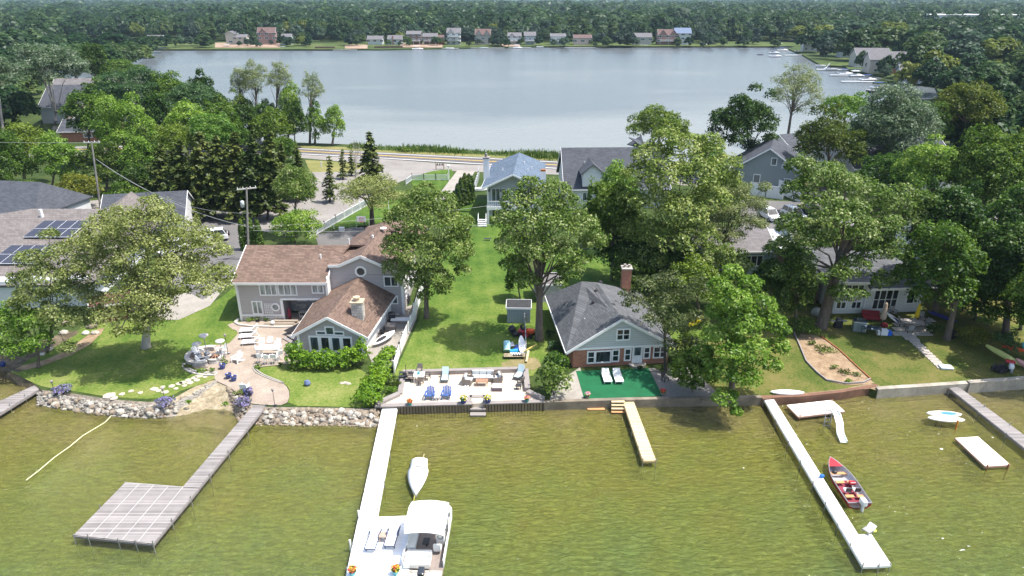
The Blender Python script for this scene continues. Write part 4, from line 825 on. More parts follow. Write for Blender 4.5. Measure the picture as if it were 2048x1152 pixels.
gable_house('grey_garage', 'grey-roofed building under the big leaning tree', (41.2, 88, LAND), R(-3), 8, 9, 2.9, 1.9, m_wht, m_grs, [('F', 0, 1.5, 1.4, 1.2, 1)], cat='garage')
# white right-hand house
B = Vector((38, 70, LAND)); rh = thing('white_lake_house', 'white lakeside house with dark roof, bunting and patio behind the big oak', 'house', B)
m_whd = m_wht
mb = MB(B); mb.prism([(35.6, 68.8), (38.9, 68.9), (38.9, 80), (34.9, 80)], LAND, 4.6); mb.prism([(38.9, 68.9), (45.6, 69.4), (45.0, 79), (38.9, 79)], LAND, 3.9); mb.build('wall', m_whd, rh)
mb = MB(B); mb.prism([(33.0, 71.5), (34.95, 71.5), (34.9, 80), (33, 80)], LAND, 4.4); mb.build('brown_side_wall', banded('brown_boards', (.13, .08, .045), (.06, .035, .02), 'Z', .3, .08), rh)
mb = MB(B); mb.slab([(32.6, 68.2, 4.75), (39.3, 68.2, 4.75), (38.4, 75, 6.4), (33.0, 75, 6.4)], .2); mb.slab([(33, 75, 6.4), (38.4, 75, 6.4), (39.4, 81, 4.7), (32.8, 81, 4.7)], .2)
mb.slab([(38.9, 68.0, 4.05), (47.4, 68.7, 4.0), (42.8, 74.5, 6.1), (38.9, 74.5, 6.1)], .2); mb.slab([(42.8, 74.5, 6.1), (47.4, 68.7, 4.0), (46.4, 80.5, 4.0)], .2); mb.slab([(38.9, 74.5, 6.1), (42.8, 74.5, 6.1), (46.4, 80.5, 4.0), (38.9, 80, 4.1)], .2)
mb.build('roof', m_darkroof, rh)
mb = MB(B); mb.beam((38.9, 67.95, 3.95), (47.4, 68.65, 3.9), .06, .25); mb.beam((35.3, 68.15, 4.65), (39.3, 68.15, 4.65), .06, .25); mb.box((38.95, 68.8, 2.8), (.15, .15, 4)); mb.build('white_trim', m_trim, rh)
u2 = (1, .075, 0); n2 = (.075, -1, 0)
window(rh, (37.2, 68.85, 3.75), (1, .03, 0), fn, 2.9, 1.0, 3, 0, m_glassd, base=B)
window(rh, (36.4, 68.83, 1.75), (1, .03, 0), fn, 1.2, .95, 1, 0, m_glassd, base=B); window(rh, (38.1, 68.88, 1.75), (1, .03, 0), fn, 1.2, .95, 1, 0, m_glassd, base=B)
window(rh, (41.3, 69.07, 2.35), u2, n2, 2.9, 2.4, 3, 1, m_glassd, base=B, name='patio_door'); window(rh, (44.2, 69.29, 2.6), u2, n2, 1.0, 1.8, 0, 0, m_glassd, base=B)
# bunting
o = thing('bunting', 'string of small red and navy flags on the white wall behind the oak', 'bunting', (37.2, 68.6, 2.8)); mb = MB(); mb.tube([(-1.5+.3*i, -.05, .55*((i-5)/5)**2-.3) for i in range(11)], .012, 4); mb.build('string', m_trim, o)
for k, (m, nm) in enumerate([(plain('red_flag', (.35, .04, .06), .8), 0), (plain('navy_flag', (.03, .04, .13), .8), 1)]):
    for i in range(k, 12, 2):
        x = -1.4+i*.25; z = .55*((x/1.5))**2-.3; mb = MB(); mb.add([(x-.1, -.07, z), (x+.1, -.07, z), (x, -.08, z-.25), (x-.1, -.05, z), (x+.1, -.05, z), (x, -.06, z-.25)], [(0, 2, 1), (3, 4, 5), (0, 1, 4, 3), (1, 2, 5, 4), (2, 0, 3, 5)]); mb.build('flag', m, o)
# left house with solar panels
m_taupe = shingle('taupe_shingles', (.185, .165, .158), (.135, .12, .115), (.085, .077, .074), rowh=.22, bw=.45, uvz=2)
B = Vector((-58, 80, LAND)); lh = thing('solar_house', 'white house with broad taupe roof and two solar arrays at the left edge', 'house', B)
mb = MB(B); mb.prism([(-75, 72), (-58.5, 72), (-58.5, 70), (-48, 71), (-50.5, 92), (-75, 92)], LAND, 4.0); mb.build('wall', plain('white_stucco', (.66, .68, .7), .7, .05), lh)
mb = MB(B); mb.slab([(-76, 71, 3.9), (-58, 71.2, 3.9), (-58, 70, 3.6), (-47, 70.3, 3.6), (-52.5, 86.5, 7.6), (-63, 86.5, 7.6), (-70, 84, 7.0)], .22)
mb.slab([(-52.5, 86.5, 7.6), (-47, 70.3, 3.6), (-49.5, 93, 4.2), (-52, 93, 7.0)], .22); mb.slab([(-63, 86.5, 7.6), (-52.5, 86.5, 7.6), (-56, 94, 5.2), (-66, 94, 5)], .22)
mb.slab([(-55.5, 90.5, 6.6), (-53.6, 93.8, 8.0), (-49.6, 94, 4.4), (-49.5, 84, 5.6), (-52.5, 86.4, 7.5)], .22); mb.build('roof', m_taupe, lh)
mb = MB(B); mb.beam((-76, 70.95, 3.8), (-58, 71.15, 3.8), .08, .3); mb.beam((-58, 69.95, 3.5), (-47, 70.25, 3.5), .08, .26); mb.build('gutter', plain('dark_gutter', (.08, .08, .085), .5), lh)
for (cx_, cy_) in [((-57.5, 75.6)), ((-56.7, 81.2))]:
    mb = MB(B); fr_ = MB(B); kx = 4.0/16.0
    zf = lambda y: 3.9+(y-71.1)*(3.7/15.4)+.2
    base_ = None
    for i in range(4):
        for j in range(2):
            x0 = cx_-2.9+i*1.45; y0 = cy_-1.9+j*1.9; sk = (y0-cy_)*.12
            P = [(x0+sk+.04, y0+.04), (x0+sk+1.41, y0+.04), (x0+sk+1.41+.2, y0+1.86), (x0+sk+.24, y0+1.86)]
            mb.slab([(a, b, zf(b)+.1) for a, b in P], .06)
            P = [(x0+sk, y0), (x0+sk+1.45, y0), (x0+sk+1.65, y0+1.9), (x0+sk+.2, y0+1.9)]; fr_.slab([(a, b, zf(b)+.08) for a, b in P], .06)
    sa = mb.build('solar_array', plain('solar_cell', (.04, .043, .062), .4, .1, 1., spec=.5), lh); fr_.build('array_frame', plain('alu', (.6, .62, .66), .4), sa)
vent(lh, (-60.5, 84.5, 7.0), B, .2, 1.1)
mb = MB((-60, 70.5, LAND)); 
o = thing('pergola', 'black slatted pergola at the left edge in front of the solar house', 'pergola', (-62.5, 68.6, LAND)); mb = MB()
for i in range(16): mb.box((0, -1.6+i*.22, 2.6), (9, .06, .14))
for i in range(10): mb.box((-4+i*.9, 0, 2.45), (.06, 3.6, .14))
mb.build('slats', plain('black_paint', (.02, .02, .024), .5), o)
for x in (-4, 0, 4.3): 
    for y in (-1.5, 1.5): mb = MB(); mb.box((x, y, 1.2), (.14, .14, 2.4)); mb.build('post', MC['black_paint'], o)
gable_house('slate_roofed_house', 'dark slate-roofed house behind the solar house at the far left', (-75, 99, LAND), R(-8), 17, 11, 4, 3.4, m_wht, m_slate, [('F', 3, 2, 1.4, 1.4)], hip=3)
gable_house('blue_slate_wing', 'blue-grey roof showing behind the ridge of the solar house', (-54.5, 99, LAND), R(12), 11, 7, 3.0, 2.6, m_wht, m_slate, [], cat='house')
gable_house('brown_shed', 'dark red board shed hidden below the pale spreading tree', (-43.2, 68.6, LAND), R(28), 5, 2.6, 2.1, .5, plain('red_boards', (.11, .03, .025), .8, .2), plain('red_roof', (.1, .04, .035), .8), [], cat='shed')
# background left houses
gable_house('long_slate_house', 'long house with dark slate roof behind the forked silver tree', (-112, 203, LAND), R(4), 40, 15, 4.5, 5.0, m_wht, m_slate, [('F', -12, 2, 2, 1.6, 1), ('F', 8, 2, 2, 1.6, 1)])
gable_house('grey_ridge_house', 'paler grey roofed house standing behind the long slate-roofed one', (-124, 221, LAND), R(6), 34, 13, 5, 4.5, plain('taupe_wall', (.3, .27, .26), .7), m_grs, [('F', 0, 4, 2, 1.6, 1)])
gable_house('brown_gable_house', 'brown roofed cottage with white gable at the foot of the forked tree', (-113, 186, LAND), R(-60), 15, 11, 3.0, 2.8, m_wht, shingle('dun_shingles', (.24, .2, .18), (.17, .14, .12), (.09, .07, .06), uvz=2), [('L', 0, 2, 1.4, 1)])
gable_house('slate_porch_house', 'low red brick house with slate roof nearest the forked tree', (-104, 172, LAND), R(6), 13, 8, 2.6, 2.2, m_brick, m_slate, [('F', 0, 1.5, 2, 1, 1)])
gable_house('grey_pump_house', 'small flat grey building among the trees by the left end of the road', (-64, 162.5, LAND), R(5), 7.5, 6, 3.2, .4, plain('grey_block', (.4, .4, .42), .8), plain('flat_roof', (.5, .5, .5), .8), [], cat='building')
gable_house('pale_roofed_house', 'house with pale brown roof deep in the right-hand trees', (62, 86, LAND), R(10), 15, 12, 3.4, 3, m_wht, m_taupe, [('F', 0, 2, 1.6, 1.4, 1), ('F', -5, 2, 1.4, 1.4)])
gable_house('large_slate_house', 'slate-roofed house behind the golden-green trees at the right', (70, 128, LAND), R(8), 20, 13, 4.5, 4, m_wht, m_slate, [('F', -5, 2.2, 1.6, 1.5, 1), ('F', 4, 2.2, 1.6, 1.5, 1)])
# sheds
sd_ = gable_house('garden_shed', 'pale vertical-board shed with dark roof standing on the lawn behind the mower', (.75, 67.4, LAND), R(-2), 2.5, 2.0, 1.75, .35, banded('pale_boards', (.3, .33, .35), (.16, .18, .2), 'X', .2, .1, .04), plain('black_shed_roof', (.035, .037, .04), .8, .3, 2.), [], over=.1, cat='shed')
gable_house('garden_shed', 'weathered white shed with grey roof behind the maple trunk', (4.1, 73.5, LAND), R(8), 2.6, 3.2, 2.2, .5, plain('old_white', (.45, .45, .45), .8, .15), m_grs, [], over=.15, cat='shed')
# ------------------------------------------------------------ trees
m_bark = plain('bark', (.13, .105, .085), .95, .35, 1.5, .7, stretch=(3, 3, .6))
m_barkpale = plain('pale_bark', (.34, .31, .28), .9, .3, 1.2, .4, stretch=(3, 3, .6))
m_barkdark = plain('dark_bark', (.06, .05, .042), .95, .3, 1.5, .5)
FM = {
 'pale': foliage('pale_olive_leaves', (.1, .135, .03), (.27, .32, .09), (.48, .5, .24), objvar=.1),
 'flower': foliage('yellow_green_blossom', (.06, .115, .015), (.21, .29, .055), (.45, .49, .2), objvar=.08),
 'maple': foliage('maple_leaves', (.05, .1, .012), (.15, .235, .035), (.46, .5, .23), objvar=.12),
 'bright': foliage('bright_leaves', (.06, .14, .01), (.17, .3, .03), (.38, .5, .12)),
 'mid': foliage('mid_green_leaves', (.032, .075, .005), (.1, .18, .014), (.24, .33, .06)),
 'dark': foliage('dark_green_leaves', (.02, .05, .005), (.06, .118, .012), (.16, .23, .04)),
 'gold': foliage('golden_green_leaves', (.05, .08, .008), (.13, .16, .013), (.24, .26, .035)),
 'silver': foliage('silver_leaves', (.05, .10, .035), (.12, .18, .09), (.33, .39, .29)),
 'bluegreen': foliage('bluish_leaves', (.03, .075, .02), (.075, .145, .045), (.17, .25, .1)),
 'needle': foliage('spruce_needles', (.035, .055, .01), (.08, .108, .02), (.14, .165, .045), trans=.15),
 'olive': foliage('olive_leaves', (.04, .06, .015), (.11, .145, .04), (.3, .33, .17), objvar=.08),
 'feather': foliage('young_feathery_leaves', (.12, .16, .05), (.23, .28, .1), (.38, .40, .2), objvar=.08),
 'hedge': foliage('hedge_leaves', (.07, .16, .008), (.19, .34, .02), (.34, .47, .06), objvar=.08),
 'purple': foliage('purple_leaves', (.02, .012, .02), (.04, .025, .04), (.06, .045, .05)),
 'lav': foliage('lavender_blooms', (.07, .12, .05), (.24, .2, .42), (.36, .31, .6), trans=.2, objvar=.1),
}
def cards(P, N, size, rg, aspect=1.6, jit=.35):
    """one rhombic leaf cluster per point P with normal N"""
    n = len(P); N = N/np.maximum(np.linalg.norm(N, axis=1, keepdims=True), 1e-6)
    r = rg.normal(size=(n, 3)); U = np.cross(N, r); U /= np.maximum(np.linalg.norm(U, axis=1, keepdims=True), 1e-6); W = np.cross(N, U)
    s = (size*rg.uniform(1-jit, 1+jit, n))[:, None]
    a = U*s*.5*aspect; b = W*s*.5
    v = np.stack([P-a, P-b+a*.15, P+a, P+b-a*.1], 1).reshape(-1, 3)
    return v, np.arange(4*n).reshape(-1, 4)
def blob(lobes, n, size, rg, up=.45, fill=.35, aspect=1.6, nj=.5):
    """leaf clusters over the outer shell of many lobes, hidden interiors skipped"""
    lobes = np.array(lobes, dtype=float); c, r = lobes[:, :3], lobes[:, 3:6]
    wgt = (r[:, 0]*r[:, 2]); wgt = wgt/wgt.sum()
    k = int(n*1.5); idx = rg.choice(len(lobes), k, p=wgt)
    d = rg.normal(size=(k, 3)); d /= np.linalg.norm(d, axis=1, keepdims=True)
    d[:, 2] = np.where(d[:, 2] < -.35, -d[:, 2]*.6, d[:, 2])
    sub = rg.normal(size=(7, 3)); bump = 1+.13*np.sin(d@sub.T*4.0+idx[:, None]).sum(1)/2
    rad = (1-fill*rg.random(k)**2)*bump
    P = c[idx]+d*r[idx]*rad[:, None]
    inside = np.zeros(k, int)
    for j in range(len(lobes)): inside += (((P-c[j])/r[j])**2).sum(1) < .42
    keep = np.where(inside-(rad < .65) <= 0)[0][:n]
    P, d = P[keep], d[keep]
    N = d*.7+rg.normal(size=P.shape)*nj; N[:, 2] += up
    return cards(P, N, size, rg, aspect)
def mesh_part(name, v, q, mat, root, off):
    me = np_mesh(name, np.asarray(v)-np.array(off), q); me.materials.append(mat)
    o = bpy.data.objects.new(name, me); C.objects.link(o); o.parent = root; return o
def limbs(mb, base, r0, lobes, rg, trunk_top, lean=0, kk=99, bend=.25, twigs=True):
    base = Vector(base); top = Vector(trunk_top); mid = base.lerp(top, .5)+Vector((lean, 0, 0))
    mb.tube([base-Vector((0, 0, .3)), base+Vector((0, 0, .25)), mid, top], [r0*1.45, r0*1.05, r0*.8, r0*.6], 9)
    L = sorted(lobes, key=lambda l: -l[3])[:kk]
    for l in L:
        e = Vector(l[:3]); s = base.lerp(top, .55+.45*rg.random()) if (e.z > base.z+(top.z-base.z)*.9) else base.lerp(top, .5+.2*rg.random())
        if (e-s).length < .5: continue
        m = s.lerp(e, .5)+Vector((rg.normal()*.3, rg.normal()*.3, bend*(e-s).length*.5))
        rr = r0*.24
        mb.tube([s, s.lerp(m, .6), m, m.lerp(e, .6), e], [rr, rr*.8, rr*.6, rr*.35, rr*.12], 5, False)
        if twigs:
            for _ in range(3):
                q = e+Vector((rg.normal()*l[3]*.55, rg.normal()*l[4]*.55, abs(rg.normal())*l[5]*.5)); mb.tube([m.lerp(e, .5), (m.lerp(e, .7)+q)/2+Vector((0, 0, .2)), q], [rr*.35, rr*.2, rr*.07], 4, False)
def auto_lobes(c, a, b, h, n, rg, lr=(.26, .42), top=.0):
    out = [(c[0], c[1], c[2], a*.5, b*.5, h*.5)]; n = int(n*2.2); lr = (lr[0]*.6, lr[1]*.85)
    for i in range(n):
        u = rg.normal(size=3); u /= np.linalg.norm(u); u[2] = abs(u[2])*1.2-.55 if rg.random() < .8 else u[2]
        q = rg.uniform(lr[0], lr[1]); k = (1-q*.85)*rg.uniform(.8, 1.05)
        sh = 1-.35*max(0, u[2])*top
        out.append((c[0]+u[0]*a*k*sh, c[1]+u[1]*b*k*sh, c[2]+u[2]*h*k, a*q*rg.uniform(.8, 1.2), b*q*rg.uniform(.8, 1.2), h*q*rg.uniform(.7, 1.)))
    return out
def tree(name, label, fol, xb, yb, xl, xr, yt, yl, leaf=.3, n=None, nl=26, seed=0, bark=None, r0=None, dens=1., gap=1., dy=0, group=None, lr=(.26, .42), cat='tree', lobes_px=None, up=.45, fill=.35, trunk_px=None, kk=14, zb=LAND):
    rg = np.random.default_rng(seed+11); X, Y = G(xb, yb, zb); Yc = Y+dy
    cx_, cz_ = V((xl+xr)/2, (yt+yl)/2, Yc); mpp = MPP(Yc, cz_)
    a = (xr-xl)/2*mpp; s = (yl-yt)/2*mpp; th = math.atan((CAMH-cz_)/Yc)
    b = min(a, s*1.1/math.sin(th)*.75) if th > .05 else a
    h = math.sqrt(max(s*s-(b*math.sin(th))**2, (.45*s)**2))/math.cos(th)
    if lobes_px:
        L = []
        for (px, py, pr, *rest) in lobes_px:
            Yl = Yc+(rest[0] if rest else 0); x, z = V(px, py, Yl); r = pr*1.06*MPP(Yl, z); rv = r*(rest[1] if len(rest) > 1 else .8)
            L.append((x, Yl, z, r, r, rv))
            for _ in range(9):
                u = rg.normal(size=3); u /= np.linalg.norm(u); k_ = rg.uniform(.22, .42); L.append((x+u[0]*r*.85, Yl+u[1]*r*.85, z+u[2]*rv*.72, r*k_, r*k_, rv*k_))
    else: L = auto_lobes((cx_, Yc, cz_), a, b, h, nl, rg, lr)
    o = thing(name, label, cat, (X, Y, zb-.05), group=group)
    leaf *= .64; area = sum(l[3]*l[5]*2.2 for l in L); n_ = n or int(min(95000, dens*area/(leaf*leaf*.8)*2.4))
    v, q = blob(L, n_, leaf, rg, up, fill); mesh_part('crown', v, q, FM[fol], o, (X, Y, zb-.05))
    mb = MB((X, Y, zb-.05)); tp = (cx_*.75+X*.25, (Yc+Y)/2, max(zb+1, cz_-h*.35))
    if trunk_px: Yt = Y+(trunk_px[2] if len(trunk_px) > 2 else 0); tx, tz = V(trunk_px[0], trunk_px[1], Yt); tp = (tx, Yt, tz)
    limbs(mb, (X, Y, zb), r0 or max(.12, a*.055), L, rg, tp, kk=kk)
    mb.build('trunk', bark or m_bark, o, smooth=True); return o
# ---- the near trees
tree('olive_tree', 'wide pale olive tree with a short thick trunk on the shaded left lawn', 'pale', 293, 695, 130, 480, 410, 700, leaf=.2, seed=1, r0=.42, trunk_px=(293, 625), bark=m_barkpale, kk=40, dens=1.0, fill=.7, dy=-2.6,
     lobes_px=[(255, 450, 45), (310, 435, 42, 1), (350, 475, 50, 1.5), (405, 490, 40), (215, 480, 42), (285, 500, 55), (345, 545, 50, -1), (400, 560, 42, -2), (430, 572, 34, -2, .5), (235, 545, 42, -1), (180, 520, 40), (270, 600, 46, -2.5), (300, 640, 38, -3), (215, 635, 28, -3.5), (240, 665, 18, -4, .6), (150, 545, 28, 0), (300, 405, 20, 1), (385, 530, 30, 0), (320, 600, 34, -3), (165, 485, 30, 1), (195, 455, 30, 1), (445, 545, 26, -1), (440, 500, 22, 0), (225, 430, 24, 2), (190, 600, 26, -1)])
tree('olive_tree', 'smaller pale olive tree overhanging the white garage wall of the solar house', 'pale', 95, 705, 25, 180, 480, 700, leaf=.2, seed=2, r0=.2, trunk_px=(110, 620), dens=1.2, fill=.6, dy=-2,
     lobes_px=[(60, 520, 26, 2), (110, 510, 30, 2), (90, 560, 40, 1), (150, 580, 36, 0), (60, 600, 34, 0), (120, 630, 34, -1), (160, 640, 26, -1), (100, 470, 18, 3), (35, 560, 22, 2), (135, 695, 18, -2, .7)])
tree('small_tree', 'small fresh green tree at the far left above the mud bank', 'bright', 78, 735, 0, 110, 590, 720, leaf=.22, seed=3, r0=.14, trunk_px=(76, 690), lobes_px=[(25, 620, 26, 1), (60, 640, 26), (20, 670, 28), (75, 685, 26, -1), (40, 700, 22, -1), (95, 650, 20, 1), (5, 640, 22), (10, 700, 14, -1)])
tree('linden_tree', 'dense oval yellow-green tree beside the grey house and the white fence', 'flower', 853, 636, 772, 944, 365, 590, leaf=.24, seed=4, r0=.3, nl=40, trunk_px=(852, 560), dens=1.15, fill=.28,
     lobes_px=[(850, 385, 26, 1), (830, 410, 34, 1), (880, 410, 34, 0), (805, 440, 32, 1), (860, 450, 48, -1), (910, 450, 32, 0), (800, 490, 34, 0), (840, 505, 48, -2), (905, 500, 38, -1), (790, 535, 24, 0), (825, 555, 32, -1), (870, 560, 34, -2), (925, 540, 16, 0), (920, 475, 24, 1), (885, 575, 18, -1), (850, 590, 14, -1.5)])
tree('maple_tree', 'tall maple with bare grey trunk and open blossoming crown beside the shed', 'maple', 1078, 680, 984, 1215, 350, 600, leaf=.25, seed=5, r0=.42, trunk_px=(1080, 545), bark=m_bark, dens=1.0, kk=30, fill=.5,
     lobes_px=[(1060, 370, 24, 2), (1105, 385, 32, 2), (1030, 400, 30, 1), (1080, 410, 38, 1), (1135, 420, 34, 1), (1010, 440, 28, 0), (1050, 450, 40, -1), (1110, 455, 42, -1), (1165, 450, 34, 1), (1190, 480, 28, 1), (1025, 490, 36, -1), (1075, 500, 36, -2), (1130, 505, 32, -1), (1030, 530, 26, -1), (1140, 540, 28, -1), (1055, 560, 24, -1), (1165, 520, 20, 0), (1120, 565, 16, -2, .6)])
tree('bush_row', 'leafy dark green shrubs between the maple trunk and the long lawn', 'mid', 1040, 600, 1005, 1065, 500, 605, leaf=.22, seed=6, r0=.1, nl=16, cat='shrub')
tree('blossoming_tree', 'largest tree right of the blue-roofed house, covered in pale yellow-green blossom', 'flower', 1345, 590, 1235, 1480, 250, 560, leaf=.3, seed=7, r0=.45, dens=1.1, trunk_px=(1345, 470),
     lobes_px=[(1330, 275, 26, 3), (1300, 310, 34, 3), (1370, 300, 38, 2), (1420, 290, 30, 3), (1280, 350, 34, 2), (1335, 350, 46, 0), (1400, 350, 44, 0), (1450, 330, 30, 2), (1260, 400, 28, 2), (1305, 410, 44, 0), (1365, 420, 50, -1), (1425, 400, 38, 0), (1460, 360, 22, 2), (1290, 460, 38, 0), (1345, 480, 42, -2), (1400, 470, 36, -1), (1260, 460, 26, 2), (1310, 520, 34, -1)])
tree('green_tree', 'bright green tree filling the gap between the maple and the great blossoming tree', 'mid', 1225, 560, 1165, 1290, 330, 545, leaf=.3, seed=8, nl=30, r0=.3, dens=1.1)
tree('green_tree', 'yellowish green tree in front of the steep dark-roofed white house', 'bright', 1235, 500, 1180, 1285, 318, 440, leaf=.28, seed=9, nl=22, r0=.2, dens=.8, fill=.6)
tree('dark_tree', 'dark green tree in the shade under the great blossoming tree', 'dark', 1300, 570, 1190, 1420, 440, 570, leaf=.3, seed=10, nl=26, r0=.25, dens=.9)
tree('dark_tree', 'dark undergrowth tree at the right edge above the lawn', 'mid', 1975, 650, 1900, 2060, 560, 650, leaf=.26, seed=140, nl=24, r0=.1)
tree('dark_tree', 'shady low tree right of the yellow umbrella', 'dark', 1925, 620, 1880, 1975, 545, 620, leaf=.26, seed=141, nl=20, r0=.1)
tree('broad_tree', 'light leafy tree between the great blossoming tree and the bungalow', 'maple', 1440, 620, 1385, 1500, 470, 600, leaf=.24, seed=142, nl=24, r0=.16)
tree('broad_tree', 'leafy tree above the grey garage roof', 'maple', 1640, 560, 1560, 1700, 420, 520, leaf=.26, seed=143, nl=24, r0=.16, fill=.5)
tree('shade_tree', 'tall tree added just outside the right edge to shade the lakeside lawn', 'mid', 2120, 740, 2030, 2260, 470, 700, leaf=.3, seed=150, nl=26, r0=.3)  # mostly out of view, added to cast shade on the right lawn
tree('shade_tree', 'tall tree added at the far right behind the stored kayaks for its shade', 'dark', 2080, 690, 2010, 2180, 430, 640, leaf=.3, seed=151, nl=26, r0=.3)  # second tree added past the right edge for more lawn shade
tree('willow_tree', 'slender pale willow with open branches right of the great blossoming tree', 'feather', 1425, 560, 1385, 1545, 355, 520, leaf=.17, seed=11, r0=.2, bark=m_bark, dens=1.15, kk=26, fill=.7,
     lobes_px=[(1440, 385, 24, 1), (1480, 380, 24, 1), (1510, 410, 24, 0), (1410, 420, 26, 0), (1455, 425, 34, 0), (1500, 445, 24, -1), (1420, 465, 28, -1), (1465, 470, 26, -1), (1530, 375, 14, 1), (1400, 385, 14, 2), (1525, 450, 12, 0), (1440, 510, 22, -1)])
tree('lakeside_tree', 'bright green tree leaning over the lake right of the green carpet', 'bright', 1462, 790, 1368, 1582, 525, 835, leaf=.24, seed=12, r0=.3, dens=1.7, trunk_px=(1470, 690), fill=.3,
     lobes_px=[(1465, 545, 20, 2), (1440, 572, 22, 1), (1498, 568, 24, 1), (1462, 605, 32, 0), (1520, 608, 28, 1), (1432, 625, 22, 1), (1485, 650, 36, -1), (1545, 645, 24, 0), (1435, 675, 28, -1), (1500, 700, 36, -2), (1555, 692, 22, 0), (1408, 705, 20, 0), (1440, 740, 30, -2), (1490, 755, 30, -3), (1405, 750, 18, -1), (1540, 730, 20, -1), (1450, 795, 24, -3.5), (1472, 822, 12, -4), (1566, 660, 14, 0), (1480, 600, 24, -1), (1460, 710, 26, -3)])
tree('olive_green_tree', 'open olive green tree partly covering the right end of the brick cottage', 'olive', 1330, 745, 1235, 1425, 545, 690, leaf=.21, seed=13, r0=.16, bark=m_barkdark, dens=.7, fill=.7, trunk_px=(1330, 640),
     lobes_px=[(1290, 570, 24, 1), (1335, 560, 26, 2), (1275, 605, 26, 0), (1320, 610, 32, 0), (1365, 590, 28, 1), (1400, 570, 22, 2), (1350, 650, 28, -1), (1300, 640, 20, -1), (1395, 640, 26, 0), (1340, 690, 20, -1), (1385, 690, 22, 0), (1255, 590, 16, 1)])
tree('leafy_shrub', 'dark leafy shrub at the right end of the cottage below the olive green tree', 'mid', 1385, 785, 1335, 1440, 680, 785, leaf=.24, seed=14, nl=20, r0=.06, cat='shrub')
tree('oak_tree', 'huge leaning oak with a thick grey trunk right of the rock garden', 'maple', 1642, 655, 1535, 1880, 300, 590, leaf=.27, seed=15, r0=.6, dens=1.1, kk=26, trunk_px=(1690, 480, 1), fill=.5,
     lobes_px=[(1600, 330, 26, 4), (1640, 350, 34, 3), (1690, 370, 30, 3), (1740, 390, 38, 3), (1790, 400, 38, 3), (1590, 380, 26, 3), (1640, 410, 38, 1), (1700, 430, 40, 1), (1760, 450, 38, 1), (1820, 440, 34, 3), (1585, 450, 32, 1), (1640, 470, 34, 0), (1560, 500, 28, 1), (1600, 520, 30, 0), (1750, 500, 34, 0), (1710, 530, 28, -1), (1770, 560, 26, -1), (1680, 585, 24, -2), (1850, 400, 24, 3), (1640, 560, 18, -2), (1720, 590, 16, -2), (1850, 470, 22, 2), (1560, 545, 22, 0), (1665, 440, 30, -1), (1725, 470, 34, -1), (1790, 500, 30, -1), (1620, 490, 26, -1), (1680, 545, 22, -2)])
tree('ivy_column_tree', 'dark ivy-covered tree left of the oak trunk', 'dark', 1592, 660, 1548, 1635, 480, 650, leaf=.24, seed=16, nl=22, r0=.2)
tree('leafy_shrub', 'loose shrub at the foot of the oak beside the rock garden', 'mid', 1605, 668, 1575, 1640, 628, 672, leaf=.18, seed=17, nl=10, r0=.05, cat='shrub')
def conif(name, label, fol, xb, yb, xt, yt, wpx, seed=0, droop=.35, dens=1., leaf=.28, group=None, r0=.18, bark=None, skirt=.12, gapy=.0):
    """trunk with whorls of drooping boughs clothed in needle sprays"""
    rg = np.random.default_rng(seed+77); X, Y = G(xb, yb); tx, H_ = V(xt, yt, Y); H_ -= LAND; w_ = wpx/2*MPP(Y, H_/2)
    o = thing(name, label, 'conifer', (X, Y, LAND), group=group); P = []; N = []
    mb = MB(); mb.tube([(0, 0, -.2), ((tx-X)*.5, 0, H_*.5), ((tx-X), 0, H_)], [r0, r0*.6, .03], 7)
    nw = int(H_/.55)
    for i in range(nw):
        z = H_*(skirt+(1-skirt)*(i+.3)/nw); L_ = w_*(1-(z/H_))**.75*rg.uniform(.8, 1.15)+.15; cx_ = (tx-X)*z/H_
        for j in range(7 if L_ > 1 else 5):
            a = rg.random()*6.28; ll = L_*rg.uniform(.65, 1.15); k = max(4, int(ll*26*dens)); t = rg.random(k)**.75
            px = cx_+np.cos(a)*ll*t+rg.normal(size=k)*.12*(1+ll*.18); py = np.sin(a)*ll*t+rg.normal(size=k)*.12*(1+ll*.18); pz = z+ll*.1*t-droop*ll*t*t+rg.normal(size=k)*.09
            P.append(np.stack([px, py, pz], 1)); nn_ = np.stack([np.cos(a)*.3+rg.normal(size=k)*.4, np.sin(a)*.3+rg.normal(size=k)*.4, np.full(k, .8)], 1); N.append(nn_)
            if ll > .9: mb.tube([(cx_, 0, z), (cx_+math.cos(a)*ll*.9, math.sin(a)*ll*.9, z+ll*.09-droop*ll*.8)], [.035, .01], 3, False)
    v, q = cards(np.concatenate(P), np.concatenate(N), leaf, rg, 2.0); mesh_part('crown', v, q, FM[fol], o, (0, 0, 0))
    mb.build('trunk', bark or m_barkdark, o); return o
# dark conifers at the right edge
tree('shade_tree', 'dark green tree with a curved grey trunk between the right patio and the piled kayaks', 'mid', 1893, 680, 1800, 1960, 420, 640, leaf=.3, seed=20, nl=30, r0=.33, trunk_px=(1915, 590), dens=.9, fill=.5)
tree('shade_tree', 'tall dark tree behind the yellow closed umbrella', 'dark', 1868, 628, 1830, 1960, 330, 560, leaf=.3, seed=21, nl=30, r0=.3, dens=.9)
tree('shade_tree', 'dark overhanging tree at the right edge above the stored kayaks', 'dark', 2010, 668, 1940, 2110, 400, 640, leaf=.3, seed=22, nl=34, r0=.34, dens=1)
tree('yellow_shrub', 'yellow-green low branches beside the dark trunk right of the patio', 'gold', 1945, 690, 1915, 1990, 645, 695, leaf=.2, seed=23, nl=12, r0=.06, cat='shrub')
tree('leafy_shrub', 'blue-green shrub behind the yellow kayak at the right edge', 'bluegreen', 2010, 705, 1985, 2040, 655, 710, leaf=.2, seed=24, nl=12, r0=.05, cat='shrub')
tree('round_shrub', 'small round dark shrub left of the right-hand tree trunk', 'dark', 1866, 672, 1852, 1882, 642, 672, leaf=.15, seed=25, nl=8, r0=.04, cat='shrub')
